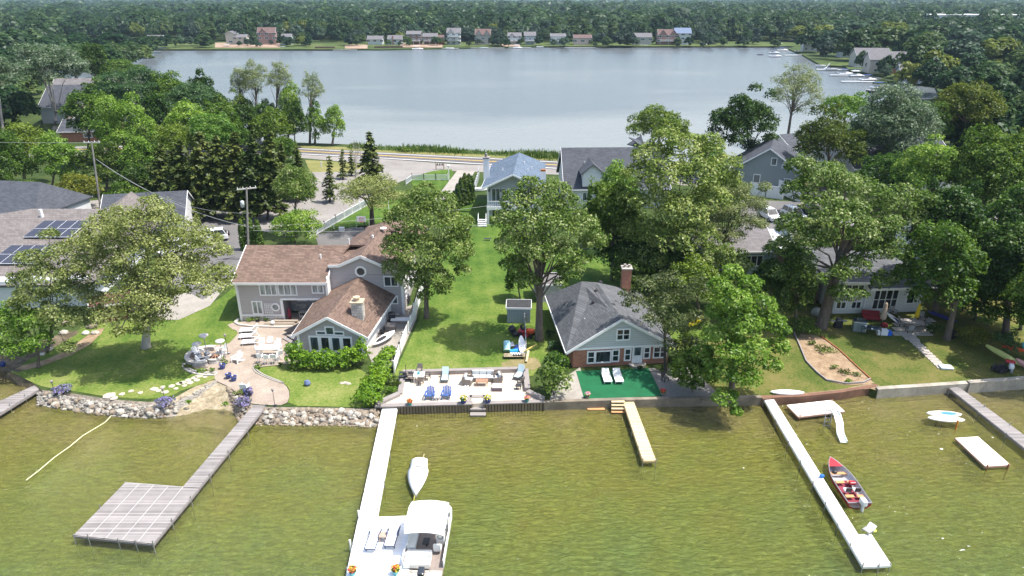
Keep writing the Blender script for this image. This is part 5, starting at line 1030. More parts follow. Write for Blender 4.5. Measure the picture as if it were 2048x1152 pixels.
# upper right
tree('maple_tree', 'dark round-crowned maple standing in front of the far lake', 'dark', 1497, 345, 1420, 1565, 165, 318, leaf=.4, seed=30, nl=30, r0=.5, dens=1., lr=(.2, .34), fill=.5, trunk_px=(1500, 290))
tree('bare_tree', 'tall thin-leaved tree with pale bare branches against the far lake', 'feather', 1573, 290, 1540, 1650, 105, 250, leaf=.24, seed=31, nl=26, r0=.35, dens=.3, kk=40, bark=m_bark, fill=.9, trunk_px=(1588, 190), lr=(.22, .36))
tree('round_tree', 'dark round tree on the lakeshore behind the great blossoming tree', 'mid', 1320, 320, 1252, 1382, 205, 300, leaf=.38, seed=32, nl=26, r0=.35, dens=1)
tree('golden_tree', 'layered golden-green tree right of the sage house', 'gold', 1655, 385, 1585, 1735, 205, 362, leaf=.38, seed=33, nl=30, r0=.35, dens=.9, lr=(.2, .34))
tree('poplar_tree', 'large silvery poplar with pale forked limbs at the upper right', 'silver', 1780, 375, 1700, 1875, 165, 330, leaf=.36, seed=34, nl=36, r0=.4, bark=m_barkpale, kk=20, dens=1.)
tree('oak_tree', 'yellow-brown oak at the upper right beside the silvery poplar', 'gold', 1925, 330, 1868, 2005, 148, 270, leaf=.42, seed=35, nl=30, r0=.4, dens=.9)
tree('green_tree', 'fresh green tree in front of the moored boats on the right shore', 'bright', 1680, 300, 1640, 1745, 178, 250, leaf=.38, seed=36, nl=22, r0=.3)
tree('green_tree', 'broad green tree below the yellow-brown oak at the right edge', 'mid', 1960, 470, 1890, 2060, 245, 420, leaf=.34, seed=37, nl=36, r0=.4, dens=1)
tree('green_tree', 'light green tree between the silvery poplar and the right edge', 'bright', 1860, 450, 1790, 1950, 260, 400, leaf=.32, seed=38, nl=34, r0=.35, dens=.95)
tree('green_tree', 'dense green tree behind the oak crown at the right', 'mid', 1770, 430, 1700, 1850, 300, 420, leaf=.32, seed=39, nl=26, r0=.3)
tree('dark_tree', 'dark tree filling the right edge above the kayaks', 'mid', 2060, 560, 1980, 2160, 330, 540, leaf=.34, seed=40, nl=30, r0=.35)
tree('dark_tree', 'dark green tree behind the right patio roof', 'mid', 1900, 560, 1820, 1985, 385, 520, leaf=.32, seed=41, nl=28, r0=.3)
tree('small_tree', 'small green tree beside the parked white cars', 'maple', 1520, 520, 1500, 1590, 455, 540, leaf=.24, seed=42, nl=18, r0=.12, dens=.7, fill=.6)
tree('green_tree', 'leafy tree behind the grey-roofed bungalow', 'mid', 1395, 430, 1380, 1500, 330, 440, leaf=.3, seed=43, nl=22, r0=.2)
tree('green_tree', 'dark leafy tree between the bungalow and the white lake house', 'dark', 1540, 640, 1500, 1590, 500, 610, leaf=.26, seed=44, nl=20, r0=.16)
tree('green_tree', 'shaded tree between the brick cottage chimney and the bungalow', 'mid', 1400, 640, 1330, 1450, 500, 620, leaf=.26, seed=45, nl=22, r0=.16)
tree('dark_tree', 'dark tree standing behind the cottage chimney', 'dark', 1270, 600, 1215, 1330, 490, 585, leaf=.28, seed=46, nl=20, r0=.16)
tree('leafy_shrub', 'bright shrub between the brick cottage and the lakeside tree', 'mid', 1375, 720, 1345, 1420, 655, 715, leaf=.2, seed=47, nl=12, r0=.06, cat='shrub')
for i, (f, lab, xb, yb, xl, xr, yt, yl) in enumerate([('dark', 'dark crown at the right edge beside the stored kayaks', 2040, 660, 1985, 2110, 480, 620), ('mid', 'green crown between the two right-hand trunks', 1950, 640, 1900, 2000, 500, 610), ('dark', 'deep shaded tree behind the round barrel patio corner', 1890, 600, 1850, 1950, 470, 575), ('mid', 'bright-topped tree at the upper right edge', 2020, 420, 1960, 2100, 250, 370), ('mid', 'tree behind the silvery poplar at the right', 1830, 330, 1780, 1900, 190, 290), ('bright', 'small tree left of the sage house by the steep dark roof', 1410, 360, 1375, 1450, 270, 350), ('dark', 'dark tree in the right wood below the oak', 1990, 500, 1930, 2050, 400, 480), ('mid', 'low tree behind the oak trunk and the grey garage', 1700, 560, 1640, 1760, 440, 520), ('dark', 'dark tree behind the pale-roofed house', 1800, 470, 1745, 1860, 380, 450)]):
    tree('broadleaf_tree', lab, f, xb, yb, xl, xr, yt, yl, leaf=.3, seed=130+i, nl=24)
tree('broadleaf_tree', 'pale-leaved tree hiding the right half of the sage house', 'maple', 1650, 435, 1592, 1730, 318, 410, leaf=.28, seed=170, nl=24)
# left mass
LT = [('silver', 'tall forked silver poplar with bare white limbs over the slate roofs', 110, 258, 22, 168, 76, 172, 50), ('silver', 'silvery tree cut by the left edge of the photo', 10, 290, -60, 52, 105, 185, 51),
 ('bluegreen', 'tall blue-green tree behind the forked silver poplar', 150, 215, 115, 195, 72, 165, 52), ('mid', 'round green tree at the left end of the far lake', 245, 205, 190, 290, 108, 175, 53),
 ('dark', 'dark tree left of the far lake corner', 200, 225, 160, 215, 80, 160, 54), ('mid', 'dark green tree left of the round lakeside crown', 220, 260, 165, 260, 150, 230, 155), ('mid', 'green crown above the conifer belt', 340, 350, 290, 400, 240, 320, 156), ('bright', 'light crown above the middle of the conifer belt', 430, 350, 380, 470, 215, 300, 157), ('dark', 'dark crown left behind the conifer belt', 290, 380, 255, 320, 250, 340, 158), ('dark', 'dense dark tree low in the lakeside group', 480, 300, 445, 530, 195, 292, 163), ('mid', 'dense green tree in the middle of the lakeside group', 535, 300, 500, 590, 205, 295, 164), ('dark', 'dark tree low at the right of the lakeside group', 590, 296, 560, 615, 190, 292, 165), ('mid', 'green tree joining the left wood and the lakeside group', 440, 315, 400, 480, 190, 290, 166), ('mid', 'tall broadleaf tree standing in front of the conifer belt', 500, 400, 455, 560, 290, 390, 159), ('mid', 'rounded tree at the right end of the conifer belt', 560, 345, 525, 600, 262, 340, 160), ('dark', 'dark tree at the left end of the conifer belt', 270, 425, 225, 325, 315, 420, 161), ('mid', 'green tree left of the black parked car', 255, 440, 205, 300, 360, 430, 162), ('bluegreen', 'pale bluish broad tree left of the far lake', 290, 270, 195, 350, 130, 230, 55), ('mid', 'rounded tree at the left shore of the far lake', 345, 270, 285, 390, 140, 230, 56),
 ('bluegreen', 'broad soft-leaved tree at the middle left in front of the lake', 385, 300, 320, 450, 150, 250, 57), ('dark', 'dark pointed tree rising above the left wood in front of the lake', 405, 290, 378, 432, 138, 230, 58),
 ('mid', 'big dark green tree behind the left utility pole', 175, 330, 128, 235, 168, 290, 59), ('bright', 'bright green tree right of the left utility pole', 245, 355, 192, 310, 180, 320, 60),
 ('bright', 'light green wind-blown tree in the middle of the left wood', 375, 330, 325, 428, 195, 300, 61), ('dark', 'shaded tree behind the left wood', 310, 320, 280, 350, 180, 290, 62),
 ('mid', 'green tree at the left edge below the slate roofs', 50, 370, -10, 100, 230, 345, 63), ('bright', 'fresh green tree at the left edge beside the utility pole', 100, 395, 70, 160, 255, 370, 64), ('mid', 'tree at the left edge above the slate-roofed house', 5, 405, -60, 55, 240, 390, 65),
 ('dark', 'dark tree right behind the left utility pole', 215, 385, 160, 260, 270, 380, 66), ('bright', 'leafy light tree left of the dark conifers', 285, 385, 240, 325, 260, 370, 67),
 ('mid', 'shrubby green tree beside the road behind the conifers', 460, 315, 425, 500, 235, 300, 68), ('dark', 'dark tree at the left end of the roadside', 440, 300, 400, 480, 185, 280, 69), ('gold', 'low yellow-green shrubbery beneath the left utility pole', 150, 420, 110, 205, 335, 415, 70), ('gold', 'low yellow-green shrubbery right of the left utility pole', 270, 420, 225, 310, 350, 415, 71),
 ('mid', 'leafy shrubbery behind the solar house roof', 45, 430, 5, 95, 350, 415, 72)]
for f, lab, xb, yb, xl, xr, yt, yl, sd_ in LT:
    sz = .3 if yb > 340 else .42
    tree('broadleaf_tree', lab, f, xb, yb, xl, xr, yt, yl, leaf=sz, seed=sd_, nl=28, bark=m_barkpale if f == 'silver' else None, dens=1.0, trunk_px=(112, 222) if sd_ == 50 else None, kk=8, r0=.7 if sd_ == 50 else None)
# feathery group at the lake
for i, (lab, f, xb, yb, xl, xr, yt, yl, dn, sd_) in enumerate([
 ('left tree of the feathery-topped group by the road and lake', 'feather', 490, 285, 458, 500, 118, 210, .35, 80), ('tallest feathery-topped tree by the road and lake', 'feather', 515, 285, 480, 545, 106, 200, .35, 81), ('right tree of the feathery-topped group by the lake', 'feather', 550, 286, 535, 585, 112, 200, .35, 82),
 ('bare feathery tree standing alone right of the ivy-clad trees', 'feather', 620, 288, 598, 650, 134, 215, .3, 83), ('ivy-clad green trunk at the left of the lakeside group', 'mid', 485, 287, 450, 515, 175, 285, .8, 84), ('dense ivy-clad tree in the middle of the lakeside group', 'mid', 530, 288, 500, 565, 185, 288, 1, 85),
 ('ivy-clad tree right of the lakeside group', 'bright', 575, 288, 555, 608, 150, 286, .8, 86), ('low leafy tree with a lake gap on its left', 'bright', 630, 289, 608, 652, 200, 288, .9, 87), ('rightmost leafy tree on the lakeshore left of the road', 'bright', 665, 290, 645, 692, 200, 290, .7, 88)]):
    tree('lakeside_tree', lab, f, xb, yb, xl, xr, yt, yl, leaf=.3 if f != 'feather' else .22, seed=sd_, nl=20, dens=dn, bark=m_bark, fill=.7 if dn < .5 else .35, kk=24 if dn < .5 else 8, r0=.28)
# conifer belt
for i, (xb, yb, xt, yt, w_) in enumerate([(318, 425, 320, 285, 85), (358, 432, 360, 275, 90), (395, 436, 398, 262, 95), (430, 438, 432, 270, 90), (468, 438, 468, 262, 92), (500, 440, 505, 258, 88), (535, 440, 540, 262, 80), (560, 400, 560, 285, 60), (345, 400, 345, 300, 80), (450, 405, 452, 285, 80)]):
    conif('spruce_tree', 'dark spruce in the conifer belt between the gravel lot and the parking court', 'needle', xb, yb, xt, yt, w_, seed=i, dens=.75, leaf=.34, group='spruces of the conifer belt', r0=.2)
conif('spruce_tree', 'narrow pointed spruce left of the flowering tree near the road', 'needle', 600, 400, 592, 290, 52, seed=20, dens=1, leaf=.3)
conif('spruce_tree', 'dense tall spruce right of the bare branches beside the road', 'needle', 742, 385, 738, 262, 62, seed=21, dens=1.1, leaf=.3)
conif('spruce_tree', 'thin sparse spruce in front of the gravel lot', 'needle', 660, 405, 658, 310, 36, seed=22, dens=.7, leaf=.24)
conif('spruce_tree', 'thin spruce left of the bare branching tree', 'needle', 686, 358, 684, 296, 22, seed=23, dens=.8, leaf=.24)
conif('spruce_tree', 'thin spruce tangled in the bare branching tree', 'needle', 703, 352, 702, 300, 20, seed=24, dens=.8, leaf=.24)
tree('bare_tree', 'leafless grey branching tree between the thin spruces', 'feather', 712, 372, 690, 735, 270, 330, leaf=.12, seed=90, nl=16, dens=.04, kk=30, r0=.1, bark=m_barkpale, n=60)
tree('flowering_tree', 'white-flecked tree with bright green lower branches behind the grey house', 'maple', 590, 470, 545, 640, 318, 420, leaf=.24, seed=91, nl=26, dens=.8, r0=.2, fill=.6)
tree('green_tree', 'bright leafy tree directly behind the ridge of the grey house', 'bright', 590, 498, 535, 650, 405, 492, leaf=.24, seed=92, nl=24, dens=.85, r0=.16, fill=.6)
tree('willow_tree', 'olive-green tree with a thick dark trunk behind the basketball hoop', 'pale', 745, 462, 672, 812, 335, 430, leaf=.22, seed=93, nl=24, dens=.6, r0=.42, bark=m_barkdark, fill=.8, trunk_px=(742, 400), kk=16)
# clipped columns and hedges
def column(label, xb, yb, yt, wpx, seed, fol='dark', group=None, name='arborvitae', cat='conifer'):
    rg = np.random.default_rng(seed); X, Y = G(xb, yb); _, H_ = V(xb, yt, Y); H_ -= LAND; w_ = wpx/2*MPP(Y)
    k = int(900*max(1, H_*w_/3)); t = rg.random(k)**.8; a = rg.random(k)*6.283; rr = w_*np.sqrt(np.clip(1-t**2.2, 0, 1))*rg.uniform(.8, 1.05, k)*(.9+.1*np.sin(a*5+t*9))
    P = np.stack([np.cos(a)*rr, np.sin(a)*rr, t*H_], 1); N = np.stack([np.cos(a), np.sin(a), np.full(k, .5)], 1)+rg.normal(size=(k, 3))*.4
    o = thing(name, label, cat, (X, Y, LAND), group=group); v, q = cards(P, N, .2, rg, 1.9); mesh_part('crown', v, q, FM[fol], o, (0, 0, 0)); mb = MB(); mb.tube([(0, 0, -.1), (0, 0, H_*.6)], [.08, .03], 5); mb.build('trunk', m_barkdark, o); return o
for i, (xb, yb, yt, w_) in enumerate([(909, 422, 382, 15), (916, 416, 368, 16), (923, 412, 356, 18), (931, 410, 347, 20), (939, 408, 348, 18), (944, 400, 352, 14)]):
    column('dark pointed arborvitae in the row beside the concrete driveway', xb, yb, yt, w_, i, group='arborvitae row by the driveway')
for i, (xb, yb, yt, w_) in enumerate([(490, 500, 438, 18), (506, 500, 435, 20), (522, 502, 440, 18)]):
    column('dark arborvitae behind the left end of the grey house roof', xb, yb, yt, w_, 20+i, 'mid', group='arborvitae behind the grey house')
def shrub(label, px, py, rpx, hpx, seed, fol='hedge', name='shrub', leaf=.16, dens=1., group=None, cat='shrub'):
    rg = np.random.default_rng(seed+300); X, Y = G(px, py); r = rpx*MPP(Y, 1); h = hpx*MPP(Y, 1)*.92
    L = auto_lobes((0, 0, h*.5), r, r*.8, h*.5, 9, rg, (.35, .5)); n = int(min(16000, dens*sum(l[3]*l[5] for l in L)*4.5/(leaf*leaf)))
    o = thing(name, label, cat, (X, Y, LAND), group=group); v, q = blob(L, n, leaf, rg, .5, .4); mesh_part('foliage', v, q, FM[fol], o, (0, 0, 0))
    mb = MB()
    for i in range(4): mb.tube([(0, 0, -.05), (rg.normal()*r*.4, rg.normal()*r*.3, h*.6)], [.03, .01], 4)
    mb.build('stem', m_barkdark, o); return o
for i, (x, y, r, h) in enumerate([(590, 735, 22, 62), (607, 740, 22, 48), (630, 738, 24, 42), (655, 738, 24, 44), (680, 738, 24, 42), (704, 736, 22, 50), (722, 733, 22, 60)]):
    shrub('bright green bush in the dense row under the sunroom windows', x, y-2, r*1.15, h*1.15, i, 'hedge', group='bushes under the sunroom windows')
for i, (x, y, r) in enumerate([(588, 741, 12), (635, 742, 15), (660, 742, 14), (697, 741, 11)]):
    shrub('low clipped round bush at the front of the sunroom bush row', x, y, r, 22, 20+i, 'mid', leaf=.12, group='clipped round bushes')
for i, (x, y, r, h) in enumerate([(775, 722, 17, 30), (768, 735, 18, 34), (762, 750, 20, 38), (758, 765, 20, 38), (750, 780, 22, 40), (742, 795, 22, 40), (735, 808, 22, 38), (748, 812, 18, 34), (780, 712, 12, 26)]):
    shrub('bright green bush of the hedge descending to the lake beside the pale stone deck', x, y, r*1.3, h*1.15, 40+i, 'hedge', group='hedge beside the stone deck')
shrub('large olive-green bush between the stone deck and the concrete pad', 1108, 790, 44, 90, 60, 'maple', leaf=.17, name='bush')
shrub('loose green bush behind the large olive-green bush', 1112, 745, 30, 60, 61, 'mid', leaf=.17, name='bush')
shrub('dark low bush by the cottage side wall', 1108, 700, 14, 26, 62, 'bluegreen'); shrub('small dark bush beside the maple trunk', 1098, 675, 12, 22, 63, 'bluegreen')
for i, (x, y, r, h, f) in enumerate([(786, 768, 12, 26, 'maple'), (797, 772, 8, 14, 'gold'), (783, 785, 14, 18, 'bright'), (793, 760, 8, 14, 'flower')]):
    shrub(['tall grassy plant at the left end of the stone deck', 'yellow flowering plant by the stone deck corner', 'spreading plant between hedge and stone deck', 'pale plant behind the stone deck steps'][i], x, y, r, h, 70+i, f, leaf=.12, name='garden_plant', cat='plant')
for i, (x, y, r, h, f, l) in enumerate([(500, 643, 9, 10, 'bright', 'leftmost'), (512, 641, 9, 14, 'flower', 'second'), (524, 640, 10, 12, 'hedge', 'fourth'), (532, 642, 8, 10, 'mid', 'rightmost'), (517, 644, 6, 8, 'purple', 'dark red')]):
    shrub(f'{l} plant of the flower bed against the grey house', x, y, r, h, 80+i, f, leaf=.1, name='garden_plant', cat='plant')
for i, (x, y, r, l) in enumerate([(127, 787, 20, 'lavender clump at the left end of the rock bank'), (332, 812, 20, 'lavender clump left of the small beach'), (487, 812, 21, 'largest lavender clump beside the grey dock'), (500, 792, 10, 'small lavender clump above the grey dock')]):
    shrub(l, x, y, r, 26, 90+i, 'lav', leaf=.1, name='lavender', cat='plant', dens=1.2)
for i, (x, y, r, f, l) in enumerate([(375, 737, 9, 'gold', 'yellowish plant left of the round seat wall'), (405, 745, 11, 'bright', 'bright plant in front of the round seat wall'), (425, 745, 8, 'maple', 'rust-tinged plant right of the round seat wall'), (448, 728, 9, 'mid', 'plant beside the blue pot by the fire pit'), (445, 720, 5, 'bright', 'tall thin plant behind the fire pit'), (385, 728, 8, 'mid', 'dark plant along the round seat wall'),
    (517, 737, 8, 'bright', 'low plant at the edge of the patio below the bar table'), (560, 733, 6, 'mid', 'low plant left of the sunroom bushes'), (478, 790, 12, 'pale', 'grassy plant above the beach boulders'), (378, 808, 6, 'hedge', 'grass tuft left of the beach'), (450, 812, 9, 'hedge', 'grass tuft beside the beach'), (1650, 702, 24, 'mid', 'patch of tall green leaves in the rock garden'), (1690, 748, 15, 'gold', 'patch of low yellowish grass in the rock garden'), (1668, 738, 9, 'pale', 'thin pale tuft at the left side of the rock garden'), (1622, 690, 10, 'mid', 'dark leafy tuft at the upper end of the rock garden'), (1712, 752, 9, 'maple', 'pale green tuft near the tip of the rock garden'), (1697, 766, 8, 'hedge', 'small green tuft at the tip of the rock garden'), (1325, 742, 14, 'mid', 'low plant at the right corner of the cottage'), (1280, 740, 8, 'dark', 'low dark plant under the cottage window'),
    (1057, 770, 8, 'mid', 'plant right of the stone deck edge'), (1062, 785, 7, 'flower', 'yellowish plant right of the stone deck')]):
    shrub(l, x, y, r, 12, 110+i, f, leaf=.11, name='garden_plant', cat='plant')
# reeds along the far side of the road: uncountable
def reeds():
    rg = np.random.default_rng(4); P = []
    line = [(700, 296), (760, 300), (850, 304), (960, 309), (1060, 315), (1128, 318), (1250, 324)]
    for k in range(9000):
        i = rg.integers(len(line)-1); x, y = lerp(line[i], line[i+1], rg.random()); X, Y = G(x, y, .3); P.append((X, Y+rg.normal()*1.6, .3))
    P = np.array(P); n = len(P); a = rg.random(n)*3.14; w = .1; h = rg.uniform(.4, 1.15, n)*(1+.4*np.sin(P[:, 0]*.25)); dx = np.cos(a)*w; dyy = np.sin(a)*w; tl = rg.normal(size=n)*.25
    z0 = P[:, 2]; f = lambda x, y, z: np.stack([x, y, z], 1)
    v = np.stack([f(P[:, 0]-dx, P[:, 1]-dyy, z0), f(P[:, 0]+dx, P[:, 1]+dyy, z0), f(P[:, 0]+tl+dx*.4, P[:, 1]+dyy, z0+h), f(P[:, 0]+tl-dx*.4, P[:, 1]-dyy, z0+h)], 1).reshape(-1, 3)
    me = np_mesh('reeds', v, np.arange(4*n).reshape(-1, 4)); me.materials.append(FM['maple']); o = bpy.data.objects.new('reeds', me); C.objects.link(o); tag(o, 'strip of reeds along the lakeshore beyond the road', 'reeds', kind='stuff')
reeds()
tree('shore_bush', 'taller bush in the reeds at the left end of the shore strip', 'mid', 808, 304, 795, 822, 291, 304, leaf=.3, seed=120, nl=8, r0=.06, cat='shrub')

# ---- trees of the far shores: shared crowns, each its own object
m_far = foliage('far_leaves', (.016, .044, .011), (.045, .096, .024), (.105, .17, .048), objvar=.45)
m_farb = foliage('far_bluish_leaves', (.025, .055, .03), (.055, .1, .058), (.11, .165, .1), objvar=.3)
m_fary = foliage('far_yellow_leaves', (.08, .12, .015), (.16, .2, .03), (.24, .28, .06), objvar=.2)
TPL = []
for i in range(7):
    rg = np.random.default_rng(900+i); L = auto_lobes((0, 0, 0), 1, 1, 1, 16+i, rg, (.26, .42)); n = 2600
    v, q = blob(L, n, .13, rg, .5, .2, 1.4, .25); me = np_mesh('far_crown', v, q); me.materials.append(m_far); TPL.append(me)
rnd = random.Random(77); fcount = [0]
def far_tree(X, Y, w_, h, mat=None, label=None, group='trees of the far shore', z0=LAND):
    me = rnd.choice(TPL); o = bpy.data.objects.new('far_tree', me); C.objects.link(o); fcount[0] += 1
    o.location = (X, Y, z0+h*.52); o.scale = (w_/2, w_/2*rnd.uniform(.85, 1.1), h*.5); o.rotation_euler = (0, 0, rnd.random()*6.28)
    if mat: o.material_slots[0].link = 'OBJECT'; o.material_slots[0].material = mat
    tag(o, label or 'green deciduous tree in the wood beyond the far lake', 'tree', None if label else group); return o
# far shore rows (front row stands between the houses)
for X in np.arange(-290, 215, 9.5):
    Yf = 505+abs(X)*.02
    for r, (dy, hh) in enumerate([(84, 14), (104, 17), (128, 18)]):
        if r and fcount[0] > 200: pass
        x = X+rnd.uniform(-4, 4); far_tree(x*(1+dy/560), Yf+dy+rnd.uniform(-6, 6), rnd.uniform(11, 17), hh*rnd.uniform(.8, 1.25), m_farb if rnd.random() < .3 else (m_fary if rnd.random() < .04 else None))
for px, py, w_, h, m, lab in [(1248, 93, 17, 13, m_farb, 'broad silvery-blue willow right at the water of the far shore'), (960, 62, 15, 16, m_fary, 'yellow-green tree above the two tall houses of the far shore'), (1512, 76, 15, 11, m_farb, 'round-crowned tree by the boats at the far right of the lake'), (1555, 80, 12, 10, m_fary, 'yellowish willow leaning over the bay at the right of the far lake'), (885, 60, 0, 0, None, ''), (720, 85, 11, 11, m_farb, 'round tree on the far shore left of the white cottages'), (605, 92, 9, 8, m_fary, 'pale round tree near the water on the far left shore'), (800, 84, 8, 9, m_fary, 'small fresh green tree left of the log-brown house on the far shore'),
    (330, 97, 12, 10, None, 'dark tree overhanging the water at the far left shore'), (410, 96, 13, 10, None, 'round dark tree over the water right of the white far boat'), (860, 88, 4, 4, m_fary, 'small round bush on the far sandy bank'), (882, 90, 5, 5, None, 'dark bush beside the tall white far house'), (1000, 92, 9, 11, m_farb, 'pale willow between the brown-roofed and white far houses'), (1040, 84, 10, 13, None, 'dark tree behind the white porch house of the far shore'), (1305, 89, 5, 6, m_fary, 'yellowish bush at the water near the big far house'),
    (1395, 86, 13, 13, m_farb, 'silvery tree right of the blue-roofed far house'), (1425, 85, 14, 13, m_farb, 'tall silvery tree near the dock of the far right shore'), (1470, 82, 16, 14, None, 'wide dark tree at the grassy far right shore'), (1560, 66, 16, 15, None, 'dark spreading tree at the mouth of the far bay'), (1190, 82, 12, 13, None, 'dark tree right of the pink far house'), (1130, 84, 10, 12, m_farb, 'pale tree behind the far porch houses')]:
    if w_: X, Y = G(px, py); far_tree(X, Y, w_*1.1, h, m, lab)
for px, py, h in [(1265, 70, 14), (825, 74, 13), (1405, 60, 14)]:
    X, Y = G(px, py); o = far_tree(X, Y, 11, h, FM['purple'], 'dark purple-leaved tree among the green wood of the far shore', 'x'); tag(o, None, None, 'purple-leaved trees of the far shore')
# right shore wood, nearer
for i, (px, py, wpx, hpx) in enumerate([(1620, 105, 60, 55), (1665, 112, 70, 62), (1710, 122, 80, 75), (1640, 92, 60, 50), (1770, 118, 90, 70), (1700, 95, 80, 60), (1830, 158, 90, 95), (1870, 185, 85, 90), (1850, 130, 90, 75), (1910, 155, 90, 85), (1960, 195, 90, 80), (1990, 150, 100, 85), (2040, 180, 100, 90), (1930, 115, 90, 60), (2010, 112, 100, 62), (1780, 92, 90, 55), (1860, 98, 90, 55), (2060, 240, 90, 100), (2010, 250, 80, 80), (1740, 145, 26, 38), (1770, 150, 35, 45), (1950, 92, 100, 45), (2040, 95, 100, 50), (1600, 84, 60, 38), (1690, 78, 90, 42), (1768, 160, 26, 36), (1722, 140, 30, 42), (1812, 180, 50, 62), (1852, 188, 70, 80), (1650, 118, 40, 42), (1685, 122, 36, 50)]):
    X, Y = G(px, py); m = MPP(Y, 5); o = far_tree(X, Y, wpx*m, hpx*m*.95, [None, m_farb, None, m_fary][i % 4] if i not in (19,) else None, 'dark tree of the wood along the right shore of the far lake', 'x'); tag(o, None, None, 'trees along the right shore')
for i, (px, py, wpx, hpx) in enumerate([(20, 150, 90, 60), (90, 118, 90, 50), (160, 108, 80, 45), (230, 108, 70, 45), (60, 190, 60, 60), (0, 115, 90, 50), (300, 104, 60, 35), (180, 130, 60, 45), (130, 150, 60, 45)]):
    X, Y = G(px, py); m = MPP(Y, 5); o = far_tree(X, Y, wpx*m, hpx*m, None, 'green tree of the wood at the left end of the far lake', 'x'); tag(o, None, None, 'trees at the left end of the far lake')
for i in range(46):
    px = rnd.uniform(255, 1560); X, Y = G(px, rnd.uniform(86, 94)); 
    if min(abs(px-q) for q in (460, 533, 750, 790, 828, 860, 908, 966, 1029, 1060, 1116, 1165, 1285, 1335, 1365)) > 22: far_tree(X, Y+8, rnd.uniform(6, 11), rnd.uniform(6, 11), m_farb if i % 3 == 0 else None)
for i in range(26):
    X, Y = G(rnd.uniform(1900, 2120), rnd.uniform(130, 330)); o = far_tree(X, Y, rnd.uniform(11, 15), rnd.uniform(12, 15), None, 'dark tree of the wood along the right shore of the far lake', 'x'); tag(o, None, None, 'trees along the right shore')
for i in range(26):
    X, Y = G(rnd.uniform(-90, 60), rnd.uniform(130, 330)); o = far_tree(X, Y, rnd.uniform(11, 15), rnd.uniform(11, 15), None, 'green tree of the wood at the left end of the far lake', 'x'); tag(o, None, None, 'trees at the left end of the far lake')
for i in range(85):
    px = rnd.uniform(255, 1560)
    if min(abs(px-q) for q in (460, 533, 750, 790, 828, 860, 908, 966, 1029, 1060, 1116, 1165, 1285, 1335, 1365)) > 8: X, Y = G(px, rnd.uniform(90, 95)); s_ = rnd.uniform(3.5, 8.5); far_tree(X, Y, s_, s_, m_farb if i % 4 == 0 else None)
for i in range(9):
    X, Y = G(205+i*11, 150-i*4+rnd.uniform(-6, 12)); o = far_tree(X, Y, rnd.uniform(11, 15), rnd.uniform(12, 15), None, 'green tree of the wood at the left end of the far lake', 'x'); tag(o, None, None, 'trees at the left end of the far lake')
# the woods behind: thousands of crowns reading as one mass
def forest(name, n, y0, y1, label, seed, per, hgt, xr=.85, xmin=-1e9, clump=1., mat=None, pw=1.):
    rg = np.random.default_rng(seed); Vs = []; k = 0
    Y = y0+(y1-y0)*rg.random(n)**pw; X = rg.uniform(-xr, xr, n)*Y
    ok = X > xmin; X, Y = X[ok], Y[ok]
    for x, y in zip(X, Y):
        h = hgt*rg.uniform(.7, 1.25); w_ = rg.uniform(5.5, 10.5)*clump*(1+y/4000); z = hill_z(x, y); h *= .8+.35*math.sin(x*.03+y*.017)**2; d = rg.normal(size=(per, 3)); d /= np.linalg.norm(d, axis=1, keepdims=True); d[:, 2] = np.abs(d[:, 2])*1.3-.3
        bp = 1+.16*np.sin(d@rg.normal(size=(3, 4))*4).sum(1)/2
        P = np.stack([x+d[:, 0]*w_*bp, y+d[:, 1]*w_*bp, z+h*.5+d[:, 2]*h*.5*bp], 1); v, _ = cards(P, d+rg.normal(size=(per, 3))*.22+[0, 0, .3], w_*(.4 if per < 200 else .24), rg, 1.3); Vs.append(v)
    v = np.concatenate(Vs); me = np_mesh(name, v, np.arange(len(v)).reshape(-1, 4)); me.materials.append(mat or m_woods); o = bpy.data.objects.new(name, me); C.objects.link(o); tag(o, label, 'wood', kind='stuff')
m_woods = foliage('wood_leaves', (.012, .034, .01), (.036, .08, .024), (.09, .145, .048), objvar=0, nscale=.022)
forest('woodland', 1300, 600, 900, 'nearer wood rising behind the houses of the far shore', 1, 300, 16)
forest('woodland', 3000, 850, 1900, 'middle belt of endless wood on the horizon', 2, 60, 17, clump=1.15)
forest('woodland', 2600, 1800, 4200, 'farthest bluish wood along the horizon', 3, 34, 18, clump=1.7, pw=.8)
forest('woodland', 200, 380, 640, 'wood behind the boats of the right shore', 4, 260, 15, xr=.85, xmin=250)
forest('woodland', 100, 250, 400, 'wood at the far right edge behind the yellow-brown oak', 7, 600, 14, xr=.9, xmin=215)
def leftwood(seed, y0=330, y1=640, r0=-1., r1=-.62, N=150, label='wood beyond the left end of the far lake'):
    rg = np.random.default_rng(seed)
    Vs = []
    for i in range(N):
        y = rg.uniform(y0, y1); x = y*rg.uniform(r0, r1)
        h = 15*rg.uniform(.7, 1.2); w_ = rg.uniform(5.5, 8); d = rg.normal(size=(220, 3)); d /= np.linalg.norm(d, axis=1, keepdims=True); d[:, 2] = np.abs(d[:, 2])*1.3-.3
        bp = 1+.16*np.sin(d@rg.normal(size=(3, 4))*4).sum(1)/2
        v, _ = cards(np.stack([x+d[:, 0]*w_*bp, y+d[:, 1]*w_*bp, LAND+h*.5+d[:, 2]*h*.5*bp], 1), d+rg.normal(size=(220, 3))*.22+[0, 0, .3], w_*.3, rg, 1.4); Vs.append(v)
    v = np.concatenate(Vs); me = np_mesh('woodland', v, np.arange(len(v)).reshape(-1, 4)); me.materials.append(m_woods); o = bpy.data.objects.new('woodland', me); C.objects.link(o); tag(o, label, 'wood', kind='stuff')
leftwood(9)
leftwood(10, 110, 330, -1.6, -.86, 190, 'wood outside the left edge behind the solar house')
leftwood(11, 80, 300, .86, 1.6, 190, 'wood outside the right edge behind the lakeside houses')
